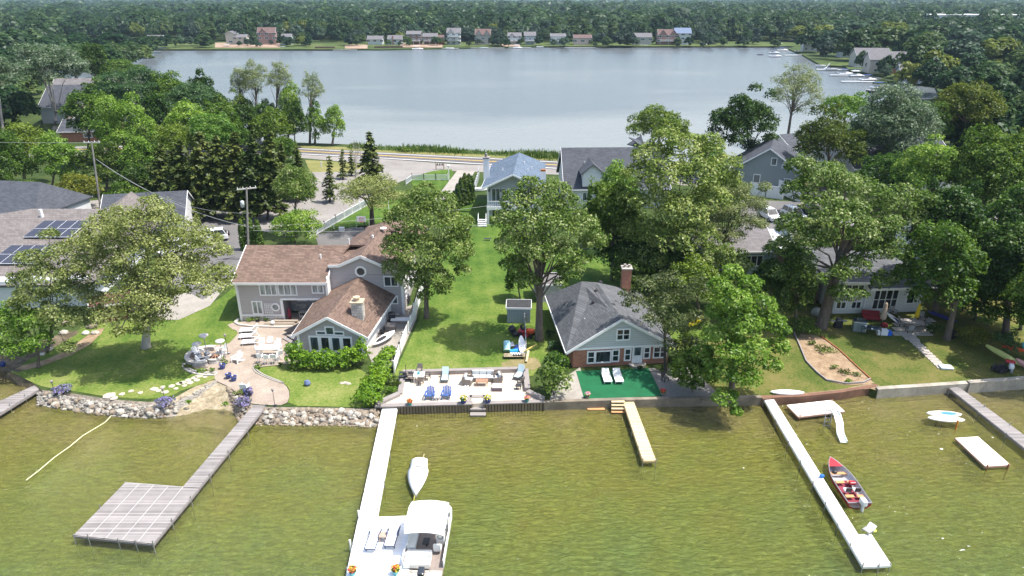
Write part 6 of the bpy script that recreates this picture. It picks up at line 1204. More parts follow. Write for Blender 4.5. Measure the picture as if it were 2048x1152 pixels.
# ------------------------------------------------------------ furniture and small things
m_w = plain('white_plastic', (.82, .82, .82), .45, .03); m_bl = plain('blue_paint', (.045, .11, .32), .5, .1); m_navy = plain('navy_glaze', (.02, .05, .24), .25, .1, spec=.7); m_teal = plain('teal_glaze', (.04, .3, .31), .3, .1, spec=.6)
m_wick = banded('grey_wicker', (.25, .22, .2), (.12, .1, .09), 'Z', .04, .3, .2, .8); m_cush = plain('pale_cushion', (.6, .62, .62), .85, .06); m_dark = plain('charcoal_frame', (.04, .04, .045), .5); m_sling = plain('pale_blue_sling', (.42, .54, .58), .7, .08)
m_wood = plain('brown_wood', (.3, .17, .11), .7, .2, 4.); m_ygreen = FM['bright']; m_blk = MC['black_paint']; m_soil = plain('soil', (.04, .03, .02), .95)
m_red = plain('red_paint', (.42, .02, .03), .35, .1, spec=.6); m_orange = plain('orange_plastic', (.65, .09, .02), .5, .1)
# (MB box with part-building shortcut)
def P_(root, name, mat, *ops, smooth=False, bevel=0):
    mb = MB()
    for o in ops: getattr(mb, o[0])(*o[1:])
    return mb.build(name, mat, root, smooth, bevel)
def legs(root, xs, ys, h, mat, t=.06, z0=0):
    for x in xs:
        for y in ys: P_(root, 'leg', mat, ('box', (x, y, z0+h/2), (t, t, h)))
def adirondack(label, mat, loc, rz=0, group=None):
    o = thing('adirondack_chair', label, 'chair', loc, rz, group)
    mb = MB()
    for i in range(5): mb.beam((-.26+.13*i, -.3, .40), (-.26+.13*i, .22, .26), .11, .03)
    mb.build('seat', mat, o); mb = MB()
    for i in range(5): mb.beam((-.25+.125*i, .2, .26), (-.3+.15*i, .55, 1.0-.07*abs(i-2)), .115, .03)
    mb.build('backrest', mat, o)
    for s in (-1, 1):
        P_(o, 'armrest', mat, ('beam', (s*.37, -.38, .58), (s*.37, .38, .55), .14, .03)); P_(o, 'leg', mat, ('box', (s*.36, -.32, .29), (.04, .12, .58))); P_(o, 'leg', mat, ('beam', (s*.34, -.3, .36), (s*.34, .6, .03), .04, .12))
    return o
def chaise(label, mat, loc, rz=0, group=None, back=.55, fr=None, L=1.95, w=.62, h=.33, arms=False, name='sun_lounger'):
    fr = fr or mat; o = thing(name, label, 'lounger', loc, rz, group); yb = L/2-.75
    P_(o, 'seat', mat, ('box', (0, (-L/2+yb)/2, h), (w, yb+L/2, .06))); P_(o, 'backrest', mat, ('beam', (0, yb, h), (0, L/2-.75*(1-math.cos(back)), h+.75*math.sin(back)), w, .05))
    P_(o, 'frame', fr, ('box', (-w/2-.02, -.05, h-.02), (.07, L-.1, .09)), ('box', (w/2+.02, -.05, h-.02), (.07, L-.1, .09)), ('box', (0, -L/2, h-.03), (w+.08, .05, .07)))
    if arms:
        for s in (-1, 1): P_(o, 'armrest', fr, ('box', (s*(w/2+.05), .15, h+.25), (.05, .5, .04)), ('box', (s*(w/2+.05), -.08, h+.12), (.04, .04, .26)), ('box', (s*(w/2+.05), .38, h+.12), (.04, .04, .26)))
    legs(o, (-w/2, w/2), (-L/2+.15, L/2-.6), h, fr, .05); return o
def chair(label, mat, loc, rz=0, group=None, sh=.45, fr=None, w=.48, bh=.5, name='dining_chair', arms=True):
    fr = fr or mat; o = thing(name, label, 'chair', loc, rz, group)
    P_(o, 'seat', mat, ('box', (0, 0, sh), (w, w, .05))); P_(o, 'backrest', mat, ('beam', (0, w/2, sh+.05), (0, w/2+.1, sh+bh), w, .04)); legs(o, (-w/2+.03, w/2-.03), (-w/2+.03, w/2-.03), sh, fr, .045)
    if arms:
        for s in (-1, 1): P_(o, 'armrest', fr, ('box', (s*w/2, 0, sh+.22), (.05, w, .04)), ('box', (s*w/2, -w/2+.04, sh+.1), (.04, .04, .24)))
    return o
def pot(label, mat, loc, r=.26, h=.42, flowers=None, group=None, fol='bright', seed=0):
    o = thing('flower_pot' if flowers or fol else 'glazed_pot', label, 'pot', loc, 0, group)
    mb = MB(); mb.lathe([(r*.6, 0), (r*.85, h*.4), (r, h*.85), (r*1.08, h), (r*.9, h), (r*.85, h*.85), (.01, h*.82)], n=14); mb.build('pot', mat, o, True)
    mb = MB(); mb.lathe([(r*.86, h*.86), (.01, h*.87)], n=12); mb.build('soil', m_soil, o)
    if flowers:
        rg = np.random.default_rng(seed); L = [(0, 0, h+.12, r*1.15, r*1.15, r*.8)]; v, q = blob(L, 260, .09, rg, .5, .7); mesh_part('leaves', v, q, FM[fol], o, (0, 0, 0))
        for m in flowers: v, q = blob([(0, 0, h+.16, r*1.2, r*1.2, r*.85)], 55, .075, rg, .6, .2); mesh_part('blossom', v, q, m, o, (0, 0, 0))
    return o
m_fr = plain('red_petals', (.6, .05, .05), .7); m_fy = plain('yellow_petals', (.75, .55, .05), .7); m_fp = plain('pink_petals', (.65, .2, .3), .7); m_fo = plain('orange_petals', (.7, .25, .06), .7); m_fw = plain('white_petals', (.75, .75, .72), .7)
g = lambda x, y, z=LAND, dz=0: (*G(x, y, z+dz), z+dz)
DK = LAND+.125
# fire pit
c = g(410.6, 716); o = thing('seat_wall', 'round stone seat wall around the fire pit on the left lawn', 'wall', c); mb = MB(); k = 22
r1, r2 = 1.75, 1.42; A = [math.pi*(.42+1.25*i/k) for i in range(k+1)]
mb.prism([(r1*math.cos(a), r1*math.sin(a)) for a in A]+[(r2*math.cos(a), r2*math.sin(a)) for a in A[::-1]], 0, .42); mb.build('wall', m_stonew, o); mb = MB()
mb.prism([((r1+.06)*math.cos(a), (r1+.06)*math.sin(a)) for a in A]+[((r2-.06)*math.cos(a), (r2-.06)*math.sin(a)) for a in A[::-1]], .42, .5); mb.build('coping', plain('pale_cap', (.5, .46, .42), .85), o)
c = g(431, 722); o = thing('fire_pit', 'round stone fire pit full of logs beside the seat wall', 'fire pit', c); mb = MB(); mb.lathe([(.72, 0), (.72, .45), (.5, .45), (.5, .2), (.01, .18)], n=18); mb.build('ring', m_stonew, o)
mb = MB(); mb.lathe([(.76, .45), (.76, .52), (.48, .52), (.48, .45)], n=18); mb.build('coping', MC['pale_cap'], o)
for i in range(6): P_(o, 'log', m_wood, ('tube', [(.42*math.cos(i*1.05), .42*math.sin(i*1.05), .42), (.08*math.cos(i*1.05+2), .08*math.sin(i*1.05+2), .72)], .06, 6))
adirondack('white Adirondack chair inside the seat wall, the upper left one by the fire pit', m_w, g(398, 711), R(60)); adirondack('white Adirondack chair inside the seat wall, the lower one by the fire pit', m_w, g(406, 728), R(105)); adirondack('white Adirondack chair standing between the patio heater and the torch pole', m_w, g(444, 708), R(-50))
def heater(label, loc, H_=2.25):
    o = thing('patio_heater', label, 'heater', loc); P_(o, 'pole', m_steel, ('tube', [(0, 0, 0), (0, 0, H_)], .035)); mb = MB(); mb.lathe([(.28, 0), (.28, .55), (.18, .75), (.04, .78)], n=12); mb.build('tank_cover', m_steel, o); mb = MB(); mb.lathe([(.12, H_-.35), (.12, H_-.05), (.45, H_-.05), (.42, H_+.02), (.1, H_+.12), (.01, H_+.13)], n=16); mb.build('reflector', plain('steel_dome', (.62, .58, .55), .35, metal=.3), o)
heater('tall patio heater behind the fire pit, the highest of three', g(416, 716), 2.5); heater('patio heater left of the fire pit inside the seat wall', g(400, 722), 1.9); heater('patio heater right of the fire pit by the white chair', g(446, 716), 1.9)
def torch(label, loc, h=1.6):
    o = thing('garden_torch', label, 'torch', loc); P_(o, 'pole', m_blk, ('tube', [(0, 0, 0), (0, 0, h)], .022)); mb = MB(); mb.lathe([(.05, h), (.11, h+.12), (.09, h+.2), (.14, h+.24), (.02, h+.34)], n=8); mb.build('lantern', m_cope, o); mb = MB(); mb.lathe([(.2, 0), (.2, .04), (.02, .05)], n=10); mb.build('base', m_blk, o)
torch('garden torch at the edge of the patio right of the fire pit', g(456.5, 708), 1.9); torch('garden torch on the rounded tip of the patio', g(550, 812), 1.45); torch('garden torch in the lavender at the left end of the rock bank', g(111, 790), 1.2); torch('garden torch in the lavender left of the beach', g(331, 805), 1.2); torch('garden torch in front of the fire pit', g(446, 727), 1.3)
for lab, x, y in [('blue glazed pot beside the fire pit plants', 446, 738), ('left one of the blue glazed pots by the beach boulders', 458, 757), ('right one of the blue glazed pots by the beach boulders', 468.5, 762), ('blue glazed pot partly hidden by the tall lavender', 495, 790)]: pot(lab, m_navy, g(x, y), .27, .5, fol=None)
pot('blue glazed pot alone on the mud bank at the left edge', m_navy, g(7, 733), .25, .45, fol=None)
# white loungers and bar set
for i, (x, y) in enumerate([(500, 664), (499, 676), (504, 688)]): chaise(['white slatted lounger farthest from the lake on the patio', 'middle one of three white slatted loungers on the patio', 'white slatted lounger nearest the bar table on the patio'][i], m_w, g(x, y), R(-82), back=.7, L=1.9, w=.7)
adirondack('white folding patio chair alone right of the fire pit', m_w, g(475, 724), R(-25)); chair('white plastic chair at the lake end of the patio', m_w, g(491, 782), R(178), w=.62)
table('bar_table', 'tall white rectangular bar table on the patio', g(541, 712), 2.2, 1.05, 1.02, m_w, R(3))
for i, (x, y, a) in enumerate([(522, 726, 180), (536, 728, 180), (551, 727, 180), (561, 720, 220), (520, 712, 100), (526, 699, 5), (542, 696, 0), (557, 700, -10)]):
    chair(['left', 'middle', 'right', 'corner', 'end', 'back left', 'back middle', 'back right'][i]+' white bar chair pushed up to the tall white table', m_w, g(x, y), R(a), sh=.72, w=.46, bh=.45, name='bar_chair')
# stone borders
def kerb(name, label, px, w_, h_, mat, cat='edging', loop=True):
    pts = [G(*p) for p in px]; c = pts[0]; mb = MB((*c, LAND))
    for a, b in zip(pts[:-1], pts[1:]): mb.beam((*a, LAND+h_/2), (*b, LAND+h_/2), w_, h_)
    return tag(mb.build(name, mat), label, cat)
kerb('bed_edging', 'curved pale stone edging around the plants by the seat wall', smooth_poly([(364, 730), (372, 742), (395, 750), (425, 752), (434, 749), (432, 746), (400, 747), (378, 740), (368, 728)], 1), .18, .14, MC['pale_cap'])
kerb('bed_edging', 'pale stone edging of the flower bed against the grey house', [(478, 640), (470, 646), (478, 651), (500, 654), (530, 655), (560, 656), (585, 655)], .22, .2, MC['pale_cap'])
kerb('lawn_edging', 'curved edging between the patio and the small front lawn', smooth_poly([(506, 730), (507, 742), (523, 752), (548, 762), (568, 768), (566, 766), (548, 759), (526, 750), (512, 740)], 1), .14, .1, m_conc)
kerb('garden_edging', 'dark scalloped edging around the rock garden', [(1588, 667), (1600, 695), (1612, 724), (1634, 747), (1653, 762), (1690, 769), (1725, 767), (1740, 760)], .12, .2, m_cope)
kerb('garden_edging', 'rusty straight edging on the right side of the rock garden', [(1641, 673), (1677, 700), (1712, 733), (1742, 760)], .12, .15, m_rust)
P_(thing('entry_mat', 'black mat on the steps by the sunroom corner', 'mat', g(590, 664), R(-30)), 'mat', m_blk, ('box', (0, 0, .5), (.9, 2.2, .03)))
for i, (x, y, w2) in enumerate([(580, 684, 2.2), (587, 679, 1.9), (594, 675, 1.7)]):
    o = thing('stone_step', ['lowest', 'middle', 'top'][i]+' grey step at the left corner of the sunroom', 'step', g(x, y), R(-42)); P_(o, 'tread', m_cope, ('box', (0, 0, .08+.12*i), (w2, .4, .14)))
for i, (x, y) in enumerate([(553, 648), (566, 645)]): o = thing('porch_step', ['lower', 'upper'][i]+' wide wooden step up to the porch', 'step', g(x+6, y), 0); P_(o, 'tread', plain('taupe_board', (.3, .25, .2), .8), ('box', (0, 0, .08+.12*i), (3.2-.6*i, .4, .12)))
o = thing('garden_ball', 'white glossy garden globe on a base in front of the porch', 'ornament', g(546, 652)); mb = MB(); mb.ell((0, 0, .42), (.22, .22, .22), 12, 8); mb.build('globe', m_w, o, True); P_(o, 'base', m_conc, ('box', (0, 0, .1), (.3, .3, .2)))
mb = MB(); rr = random.Random(4); mb.ell((0, 0, .25), (.3, .26, .32), 8, 6, .12, rr); o = mb.build('blue_rock', plain('blue_stone', (.12, .16, .3), .7)); o.location = g(615, 771); tag(o, 'blue-grey boulder alone on the small front lawn', 'rock')
for i, (x, y) in enumerate([(690, 766), (697, 768), (684, 767)]):
    mb = MB(); mb.ell((0, 0, .05), (.28, .18, .1), 8, 4, .2, rr); o = mb.build('ground_stone', m_rock[0]); o.location = g(x, y); tag(o, 'small flat pale stone in the small front lawn', 'stone', 'three flat stones in the front lawn')
# side yard of the sunroom
def board(name, label, px, mat, z=.1, L=3.1, w=.8, rz=0, tilt=0, deckm=None, cat='paddle board', t=.12, group=None):
    o = thing(name, label, cat, g(*px), rz, group); o.location.z += z; o.rotation_euler[0] = tilt; n = 14; A = [(w/2*math.sin(math.pi*i/n)**.62, -L/2+L*i/n) for i in range(n+1)]
    mb = MB(); mb.prism([(x, y) for x, y in A]+[(-x, y) for x, y in A[::-1][1:-1]], 0, t); mb.build('hull', mat, o, bevel=.02)
    if deckm: mb = MB(); mb.prism([(x*.62, y*.5-.35) for x, y in A]+[(-x*.62, y*.5-.35) for x, y in A[::-1][1:-1]], t, t+.012); mb.build('deck_pad', deckm, o)
    return o
board('paddle_board', 'white paddle board with dark pads lying beside the sunroom wall', (769, 686), m_w, .55, 3.0, .95, R(-38), R(8), m_dark)
o = thing('storage_box', 'dark brown wicker storage box between sunroom and white fence', 'box', g(782, 662), R(-8)); P_(o, 'box', m_wick, ('box', (0, 0, .35), (1.0, .8, .7))); P_(o, 'lid', m_cope, ('box', (0, 0, .73), (1.06, .86, .07)))
def grill(label, loc, rz=0, m=None):
    o = thing('gas_grill', label, 'grill', loc, rz); P_(o, 'cabinet', m or m_dark, ('box', (0, 0, .42), (.75, .5, .8))); mb = MB(); mb.ell((0, 0, .88), (.4, .3, .26), 10, 6); mb.build('lid', m_dark, o, True); P_(o, 'handle', m_steel, ('tube', [(-.28, -.3, .95), (.28, -.3, .95)], .02)); P_(o, 'side_shelf', m_steel, ('box', (-.62, 0, .8), (.45, .45, .04)), ('box', (.62, 0, .8), (.45, .45, .04)))
grill('black gas grill by the side door of the grey house', g(784, 642), R(10)); grill('covered dark grill by the far side fence of the grey house', g(815, 606), R(80))
o = thing('hose_arch', 'black arched hose reel against the sunroom side wall', 'hose', g(776, 630)); P_(o, 'arch', m_blk, ('tube', [(-.5, 0, 0), (-.55, 0, .9), (-.3, 0, 1.7), (.1, 0, 1.95), (.4, 0, 1.6)], .12, 8))
o = thing('white_bench', 'low white deck box between the house corner and the white fence', 'bench', g(803, 645)); P_(o, 'seat', m_w, ('box', (0, 0, .4), (2.2, .8, .08))); P_(o, 'base', m_conc, ('box', (0, 0, .18), (2.0, .7, .36)))
for i, (x, y, s) in enumerate([(765, 668, .28), (770, 660, .22), (760, 678, .2)]): 
    o = thing('planter', ['large', 'medium', 'small'][i]+' dark planter against the white sunroom wall', 'pot', g(x, y)); mb = MB(); mb.lathe([(s*.7, 0), (s, s*1.5), (s*.85, s*1.5), (.01, s*1.3)], n=10); mb.build('pot', m_dark, o)
# white fences
def fence(name, label, px, h, panelm, picket=False, post=2.2, pt=.12, dz=0, group=None):
    pts = [Vector((*G(*p), 0)) for p in px]; c = pts[0]; o = thing(name, label, 'fence', (c.x, c.y, LAND), group=group); off = (c.x, c.y, LAND)
    pan = MB(off)
    for a, b in zip(pts[:-1], pts[1:]):
        L_ = (b-a).length; n = max(1, round(L_/post)); d = (b-a)/L_
        for i in range(n+1):
            p = a+d*L_*i/n; mb = MB(off); mb.box((p.x, p.y, LAND+(h+.12)/2), (pt, pt, h+.12)); mb.box((p.x, p.y, LAND+h+.15), (pt*1.3, pt*1.3, .05)); mb.build('post', m_trim, o)
            if i < n:
                q = a+d*L_*(i+1)/n
                if picket:
                    for z in (.2, h-.12): pan.beam((p.x, p.y, LAND+z), (q.x, q.y, LAND+z), .05, .09)
                    k = int((q-p).length/.16)
                    for j in range(k): r = p.lerp(q, (j+.5)/k); sag = .12*math.sin(math.pi*(j+.5)/k); pan.beam((r.x, r.y, LAND+.08), (r.x, r.y, LAND+h-sag), .075, .03)
                else: pan.beam((p.x, p.y, LAND+h/2+.03), (q.x, q.y, LAND+h/2+.03), .05, h-.06)
    pan.build('pickets' if picket else 'panel', panelm, o); return o
m_vinyl = banded('white_vinyl', (.8, .8, .81), (.62, .62, .63), 'Y', .3, .06, .02)
fence('vinyl_fence', 'white vinyl privacy fence between the grey house and the long lawn', [(789, 746), (800, 708), (815, 668), (828, 640)], 1.15, m_vinyl)
fence('vinyl_fence', 'taller white vinyl fence behind the linden trunk', [(829, 638), (842, 600), (848, 575)], 1.7, m_vinyl)
fence('vinyl_fence', 'white vinyl fence on the right side of the sage house parking', [(1478, 362), (1510, 368), (1600, 405)], 2.5, m_vinyl)
fence('vinyl_fence', 'lower white fence in front of the sage house, behind the parked cars', [(1500, 390), (1530, 395), (1565, 400)], 2.2, m_vinyl)
fence('picket_fence', 'long white picket fence climbing towards the basketball court', [(620, 478), (650, 461), (672, 448), (735, 412)], 1.35, m_trim, True, 2.4)
fence('picket_fence', 'white picket fence with dipped tops beside the concrete driveway entrance', [(812, 370), (824, 361), (848, 361), (872, 361), (896, 361)], 1.2, m_trim, True, 2.4)
fence('picket_fence', 'short white picket fence left of the blue-roofed house', [(949, 385), (957, 360), (958, 350)], 1.6, m_trim, True, 2.)
fence('chain_fence', 'thin grey wire fence line between the two lawns', [(1052, 712), (1050, 660), (1048, 640)], 1.2, plain('wire_grey', (.3, .32, .33), .6), True, 1.5, .05)
# poles and wires
def upole(label, px, pyb, ptop, arm_rz, transformer=False):
    X, Y = G(px, pyb); x2, z2 = V(ptop[0], ptop[1], Y); o = thing('utility_pole', label, 'utility pole', (X, Y, LAND)); H_ = z2-LAND; dx = x2-X
    P_(o, 'pole', plain('grey_timber', (.27, .25, .23), .9, .2, 2.), ('tube', [(0, 0, -.2), (dx*.5, 0, H_*.5), (dx, 0, H_)], [.17, .14, .11], 8))
    P_(o, 'crossarm', plain('pale_timber', (.5, .48, .45), .9), ('box', (dx, 0, H_-.15), (2.4, .12, .14), arm_rz))
    for s in (-1, -.4, .4, 1): P_(o, 'insulator', m_trim, ('tube', [(dx+s*1.1*math.cos(arm_rz), s*1.1*math.sin(arm_rz), H_-.1), (dx+s*1.1*math.cos(arm_rz), s*1.1*math.sin(arm_rz), H_+.12)], .05, 6))
    if transformer: mb = MB(); mb.lathe([(.02, 0), (.24, .02), (.25, .75), (.2, .85), (.02, .9)], (.42, -.1, H_-2.6), 12); mb.build('transformer', plain('pale_metal', (.55, .57, .58), .5), o, True)
    return Vector((x2, Y, z2-.2))
t1 = upole('tall grey utility pole leaning beside the solar house', 203, 432, (183, 283), R(5)); t2 = upole('utility pole with a transformer behind the grey house', 497, 520, (493, 375), R(25), True)
def wire(name, label, a, b, sag, r=.02, m=None):
    a, b = Vector(a), Vector(b); pts = [a.lerp(b, i/14)-Vector((0, 0, sag*4*(i/14)*(1-i/14))) for i in range(15)]; mb = MB(a); mb.tube(pts, r, 4); tag(mb.build(name, m or plain('wire', (.3, .31, .3), .6)), label, 'power line')
wire('power_line', 'overhead wire between the two utility poles', t1-Vector((0, 0, 2.5)), t2-Vector((.0, 0, 5.2)), 1.6, .035)
wire('power_line', 'upper overhead wire from the left utility pole to the transformer pole', t1-Vector((-.8, 0, 3.2)), t2-Vector((0, 0, 3.2)), 2.2)
wire('power_line', 'overhead wire running left from the tall pole out of the photo', t1, (t1.x-60, t1.y+8, t1.z+.5), .6); 
e1 = Vector((*[V(985, 410, 95)[0], 95], V(985, 410, 95)[1])); wire('power_line', 'upper service wire from the transformer pole to the blue-roofed house', t2-Vector((0, 0, 5.0)), e1, .5)
e2 = Vector((V(990, 448, 92)[0], 92, V(990, 448, 92)[1])); wire('power_line', 'lower service wire above the basketball court', t2-Vector((0, 0, 5.6)), e2, .5)
e3 = Vector((V(1600, 440, 95)[0], 95, V(1600, 440, 95)[1]))
# basketball hoop, goal, lamp, sign, cars
o = thing('basketball_hoop', 'basketball hoop on a dark pole at the edge of the court', 'basketball hoop', g(731, 478)); P_(o, 'pole', m_blk, ('tube', [(0, 0, 0), (0, 0, 3.2)], .07)); P_(o, 'backboard', m_trim, ('box', (-.3, -.25, 3.1), (1.3, .05, .85))); P_(o, 'rim', m_red, ('tube', [(-.3+.23*math.cos(a), -.55+.23*math.sin(a), 2.8) for a in [i*.785 for i in range(9)]], .02, 5)); P_(o, 'target_square', m_red, ('box', (-.3, -.285, 3.0), (.5, .02, .04)), ('box', (-.3, -.285, 3.3), (.5, .02, .04)), ('box', (-.54, -.285, 3.15), (.04, .02, .3)), ('box', (-.06, -.285, 3.15), (.04, .02, .3)))
o = thing('goal_frame', 'white tube goal frame behind the basketball hoop', 'goal', g(726, 457)); P_(o, 'frame', m_trim, ('tube', [(-1, 0, 0), (-1, 0, 1.5), (1, 0, 1.5), (1, 0, 0)], .04))
o = thing('white_crate', 'small white box on the edge of the court', 'crate', g(684, 463)); P_(o, 'box', m_w, ('box', (0, 0, .3), (.75, .5, .6))); P_(o, 'lid', m_w, ('box', (0, 0, .63), (.8, .55, .06)))
o = thing('white_post', 'thin white post near the lawn by the picket fence', 'post', g(668, 458)); P_(o, 'post', m_trim, ('tube', [(0, 0, 0), (0, 0, 1.3)], .05))
o = thing('flag_pole', 'white post standing in the round bed left of the linden', 'post', g(778, 425)); P_(o, 'post', m_trim, ('tube', [(0, 0, 0), (0, 0, 2.4)], .06)); P_(o, 'top', m_blk, ('ell', (0, 0, 2.5), (.15, .15, .15)))
o = thing('street_lamp', 'white lamp post at the end of the driveway fence', 'lamp', g(898, 362)); P_(o, 'post', m_trim, ('tube', [(0, 0, 0), (0, 0, 2.7)], .07)); P_(o, 'lantern', m_trim, ('ell', (0, 0, 2.95), (.3, .3, .25)))
o = thing('mailbox_stand', 'brown wooden mailbox stand on the grass island by the road', 'mailbox', g(880, 339)); P_(o, 'frame', m_wood, ('box', (-.8, 0, .7), (.14, .14, 1.4)), ('box', (.8, 0, .7), (.14, .14, 1.4)), ('box', (0, 0, .9), (1.7, .3, .08)))
for s in (-.5, 0, .5): P_(o, 'mailbox', m_dark, ('box', (s, 0, 1.08), (.22, .45, .26)))
board('upturned_boat', 'white upturned dinghy on the grass left of the blue-roofed house', (962, 381), m_w, .1, 2.6, 1.3, R(-70), 0, t=.4, cat='boat')
o = thing('white_marker', 'white marker post beside the road left of the spruces', 'post', g(643, 335)); P_(o, 'post', m_trim, ('box', (0, 0, .6), (.25, .1, 1.3)))
def car(label, mat, loc, rz=0, suv=True, group=None, spare=False):
    o = thing('parked_car', label, 'car', loc, rz, group); H_ = 1.0 if suv else .85; top = 1.72 if suv else 1.42; mb = MB()
    prof = [(-2.25, .35), (-2.3, .75), (-2.1, .92), (-1.1, H_+.02), (1.9, H_+.06), (2.28, .9), (2.3, .4)]
    vs = [(s*.92, y, z) for s in (-1, 1) for y, z in prof]; n = len(prof)
    mb.add(vs, [tuple(range(n)), tuple(range(2*n-1, n-1, -1))]+[(i, i+n, (i+1) % n+n, (i+1) % n) for i in range(n)]); mb.build('body', mat, o, bevel=.06)
    mb = MB(); b = [(-1.15, H_), (-.45, top), (1.75 if suv else 1.2, top), (2.15 if suv else 1.9, H_)]; mb.add([(s*(.86 if i in (0, 3) else .7), y, z) for s in (-1, 1) for i, (y, z) in enumerate(b)], [(0, 1, 2, 3), (7, 6, 5, 4), (0, 4, 5, 1), (1, 5, 6, 2), (2, 6, 7, 3), (3, 7, 4, 0)]); mb.build('windows', m_glassd, o)
    P_(o, 'roof', mat, ('box', (0, (.65 if suv else .38), top+.02), (1.36, 2.15 if suv else 1.6, .06)), bevel=.02)
    P_(o, 'pillars', mat, *[('beam', (s*.87, y0, H_), (s*.7, y1, top), .07, .07) for s in (-1, 1) for y0, y1 in ((-1.12, -.45), (.5, .5), (2.1 if suv else 1.85, 1.72 if suv else 1.2))])
    for s in (-1, 1):
        for y in (-1.42, 1.38): w2 = P_(o, 'wheel', m_blk, ('tube', [(s*.72, y, .34), (s*.95, y, .34)], .34, 14)); P_(w2, 'rim', m_steel, ('tube', [(s*.9, y, .34), (s*.965, y, .34)], .2, 10))
        P_(o, 'headlight', m_glass, ('box', (s*.68, -2.27, .78), (.34, .08, .16))); P_(o, 'tail_light', m_red, ('box', (s*.76, 2.27, .85), (.2, .08, .22))); P_(o, 'side_mirror', mat, ('box', (s*.99, -.85, H_+.05), (.16, .1, .14)))
    P_(o, 'grille', m_blk, ('box', (0, -2.29, .68), (.9, .06, .2)))
    if spare: P_(o, 'spare_wheel', m_blk, ('tube', [(0, 2.3, .95), (0, 2.5, .95)], .36, 14))
    return o
m_carw = plain('white_car_paint', (.78, .79, .8), .2, .02, spec=.7); m_carb = plain('black_car_paint', (.012, .014, .02), .15, .02, spec=.8)
car('white off-roader with spare wheel parked in the court left of the grey house', m_carw, g(424, 482), R(-70), spare=True); car('white van partly hidden behind the pale spreading tree', m_carw, g(345, 506), R(-25)); car('black car parked at the far corner of the parking court', m_carb, g(352, 436), R(75), suv=False); car('second dark car half hidden left of the black car', m_carb, g(322, 438), R(80), suv=False)
car('white pickup-like car parked left in the lot behind the trees', m_carw, g(1537, 438), R(12)); car('white station wagon parked right of the other white car', m_carw, g(1586, 436), R(14)); car('dark blue car just right of the two white parked cars', plain('navy_car_paint', (.02, .025, .06), .2, spec=.8), g(1620, 428), R(20), suv=False)
# person by the parking court
def person(label, loc, rz=0):
    o = thing('person', label, 'person', loc, rz); me = bpy.data.meshes.new('body'); J = [(0, 0, .95), (0, 0, 1.2), (0, 0, 1.42), (0, 0, 1.52), (0, 0, 1.66), (.1, 0, .88), (.11, -.03, .48), (.11, .0, .06), (.11, -.12, .03), (-.1, 0, .88), (-.12, .04, .48), (-.12, .1, .08), (-.12, -.02, .03), (.19, 0, 1.4), (.24, .02, 1.12), (.25, -.1, .88), (-.19, 0, 1.4), (-.24, .02, 1.12), (-.25, -.08, .88), (0, -.02, 1.74)]
    E = [(0, 1), (1, 2), (2, 3), (3, 4), (4, 19), (0, 5), (5, 6), (6, 7), (7, 8), (0, 9), (9, 10), (10, 11), (11, 12), (2, 13), (13, 14), (14, 15), (2, 16), (16, 17), (17, 18)]
    rad = [.13, .13, .15, .06, .1, .09, .065, .045, .04, .09, .065, .045, .04, .06, .045, .035, .06, .045, .035, .08]
    me.from_pydata(J, E, []); b = bpy.data.objects.new('body', me); C.objects.link(b); b.parent = o; me.materials.append(plain('skin', (.5, .3, .22), .6)); b.modifiers.new('skin', 'SKIN'); sk = me.skin_vertices[0].data
    for i, r in enumerate(rad): sk[i].radius = (r, r)
    sk[0].use_root = True; b.modifiers.new('sub', 'SUBSURF').levels = 1
    P_(o, 'shirt', plain('lavender_cloth', (.4, .4, .6), .8), ('lathe', [(.17, .95), (.19, 1.2), (.2, 1.4), (.1, 1.47)], (0, 0, 0), 12), ('tube', [(.19, 0, 1.4), (.25, .02, 1.16)], [.085, .075], 8), ('tube', [(-.19, 0, 1.4), (-.25, .02, 1.16)], [.085, .075], 8)); P_(o, 'trousers', m_dark, ('tube', [(.1, 0, .96), (.11, -.03, .48), (.11, 0, .1)], [.12, .085, .065], 8), ('tube', [(-.1, 0, .96), (-.12, .04, .48), (-.12, .09, .12)], [.12, .085, .065], 8)); P_(o, 'hair', m_soil, ('ell', (0, .03, 1.73), (.1, .11, .11)))
person('person in a lilac shirt standing behind the solar house roof', g(234, 428), R(10))
# ---- stone deck furniture
def gd(x, y): return g(x, y, DK)
for lab, x, y in [('blue Adirondack chair on the stone deck, left of the small white side table', 860, 797), ('blue Adirondack chair on the stone deck, right of the small white side table', 893, 796)]: adirondack(lab, m_bl, gd(x, y), R(-3))
table('side_table', 'small white slatted side table between the blue chairs', gd(875.5, 799), .42, .42, .4, m_w)
pot('left one of the navy pots with yellow flowers by the deck steps', m_navy, gd(927.5, 807), .27, .45, [m_fy, m_fw], seed=1); pot('right one of the navy pots with yellow flowers by the deck steps', m_navy, gd(976.5, 806), .27, .45, [m_fy, m_fw], seed=2)
pot('teal pot with orange flowers at the left front of the stone deck', m_teal, gd(820, 811), .2, .32, [m_fo, m_fr], seed=3); pot('teal pot with pink flowers at the right end of the stone deck', m_teal, gd(1054, 804), .2, .32, [m_fp, m_fo], seed=4)
table('dining_table', 'pale square dining table on the stone deck', gd(839, 762), 1.0, .9, .72, plain('pale_tabletop', (.7, .64, .6), .6), 0)
for lab, x, y, a in [('dark chair behind the pale dining table on the deck', 840, 748, 0), ('dark chair in front of the pale dining table on the deck', 842, 769, 180), ('dark chair left of the pale dining table on the deck', 822, 761, 90), ('dark chair right of the pale dining table on the deck', 856, 759, -90)]: chair(lab, m_wick, gd(x, y), R(a), fr=m_dark)
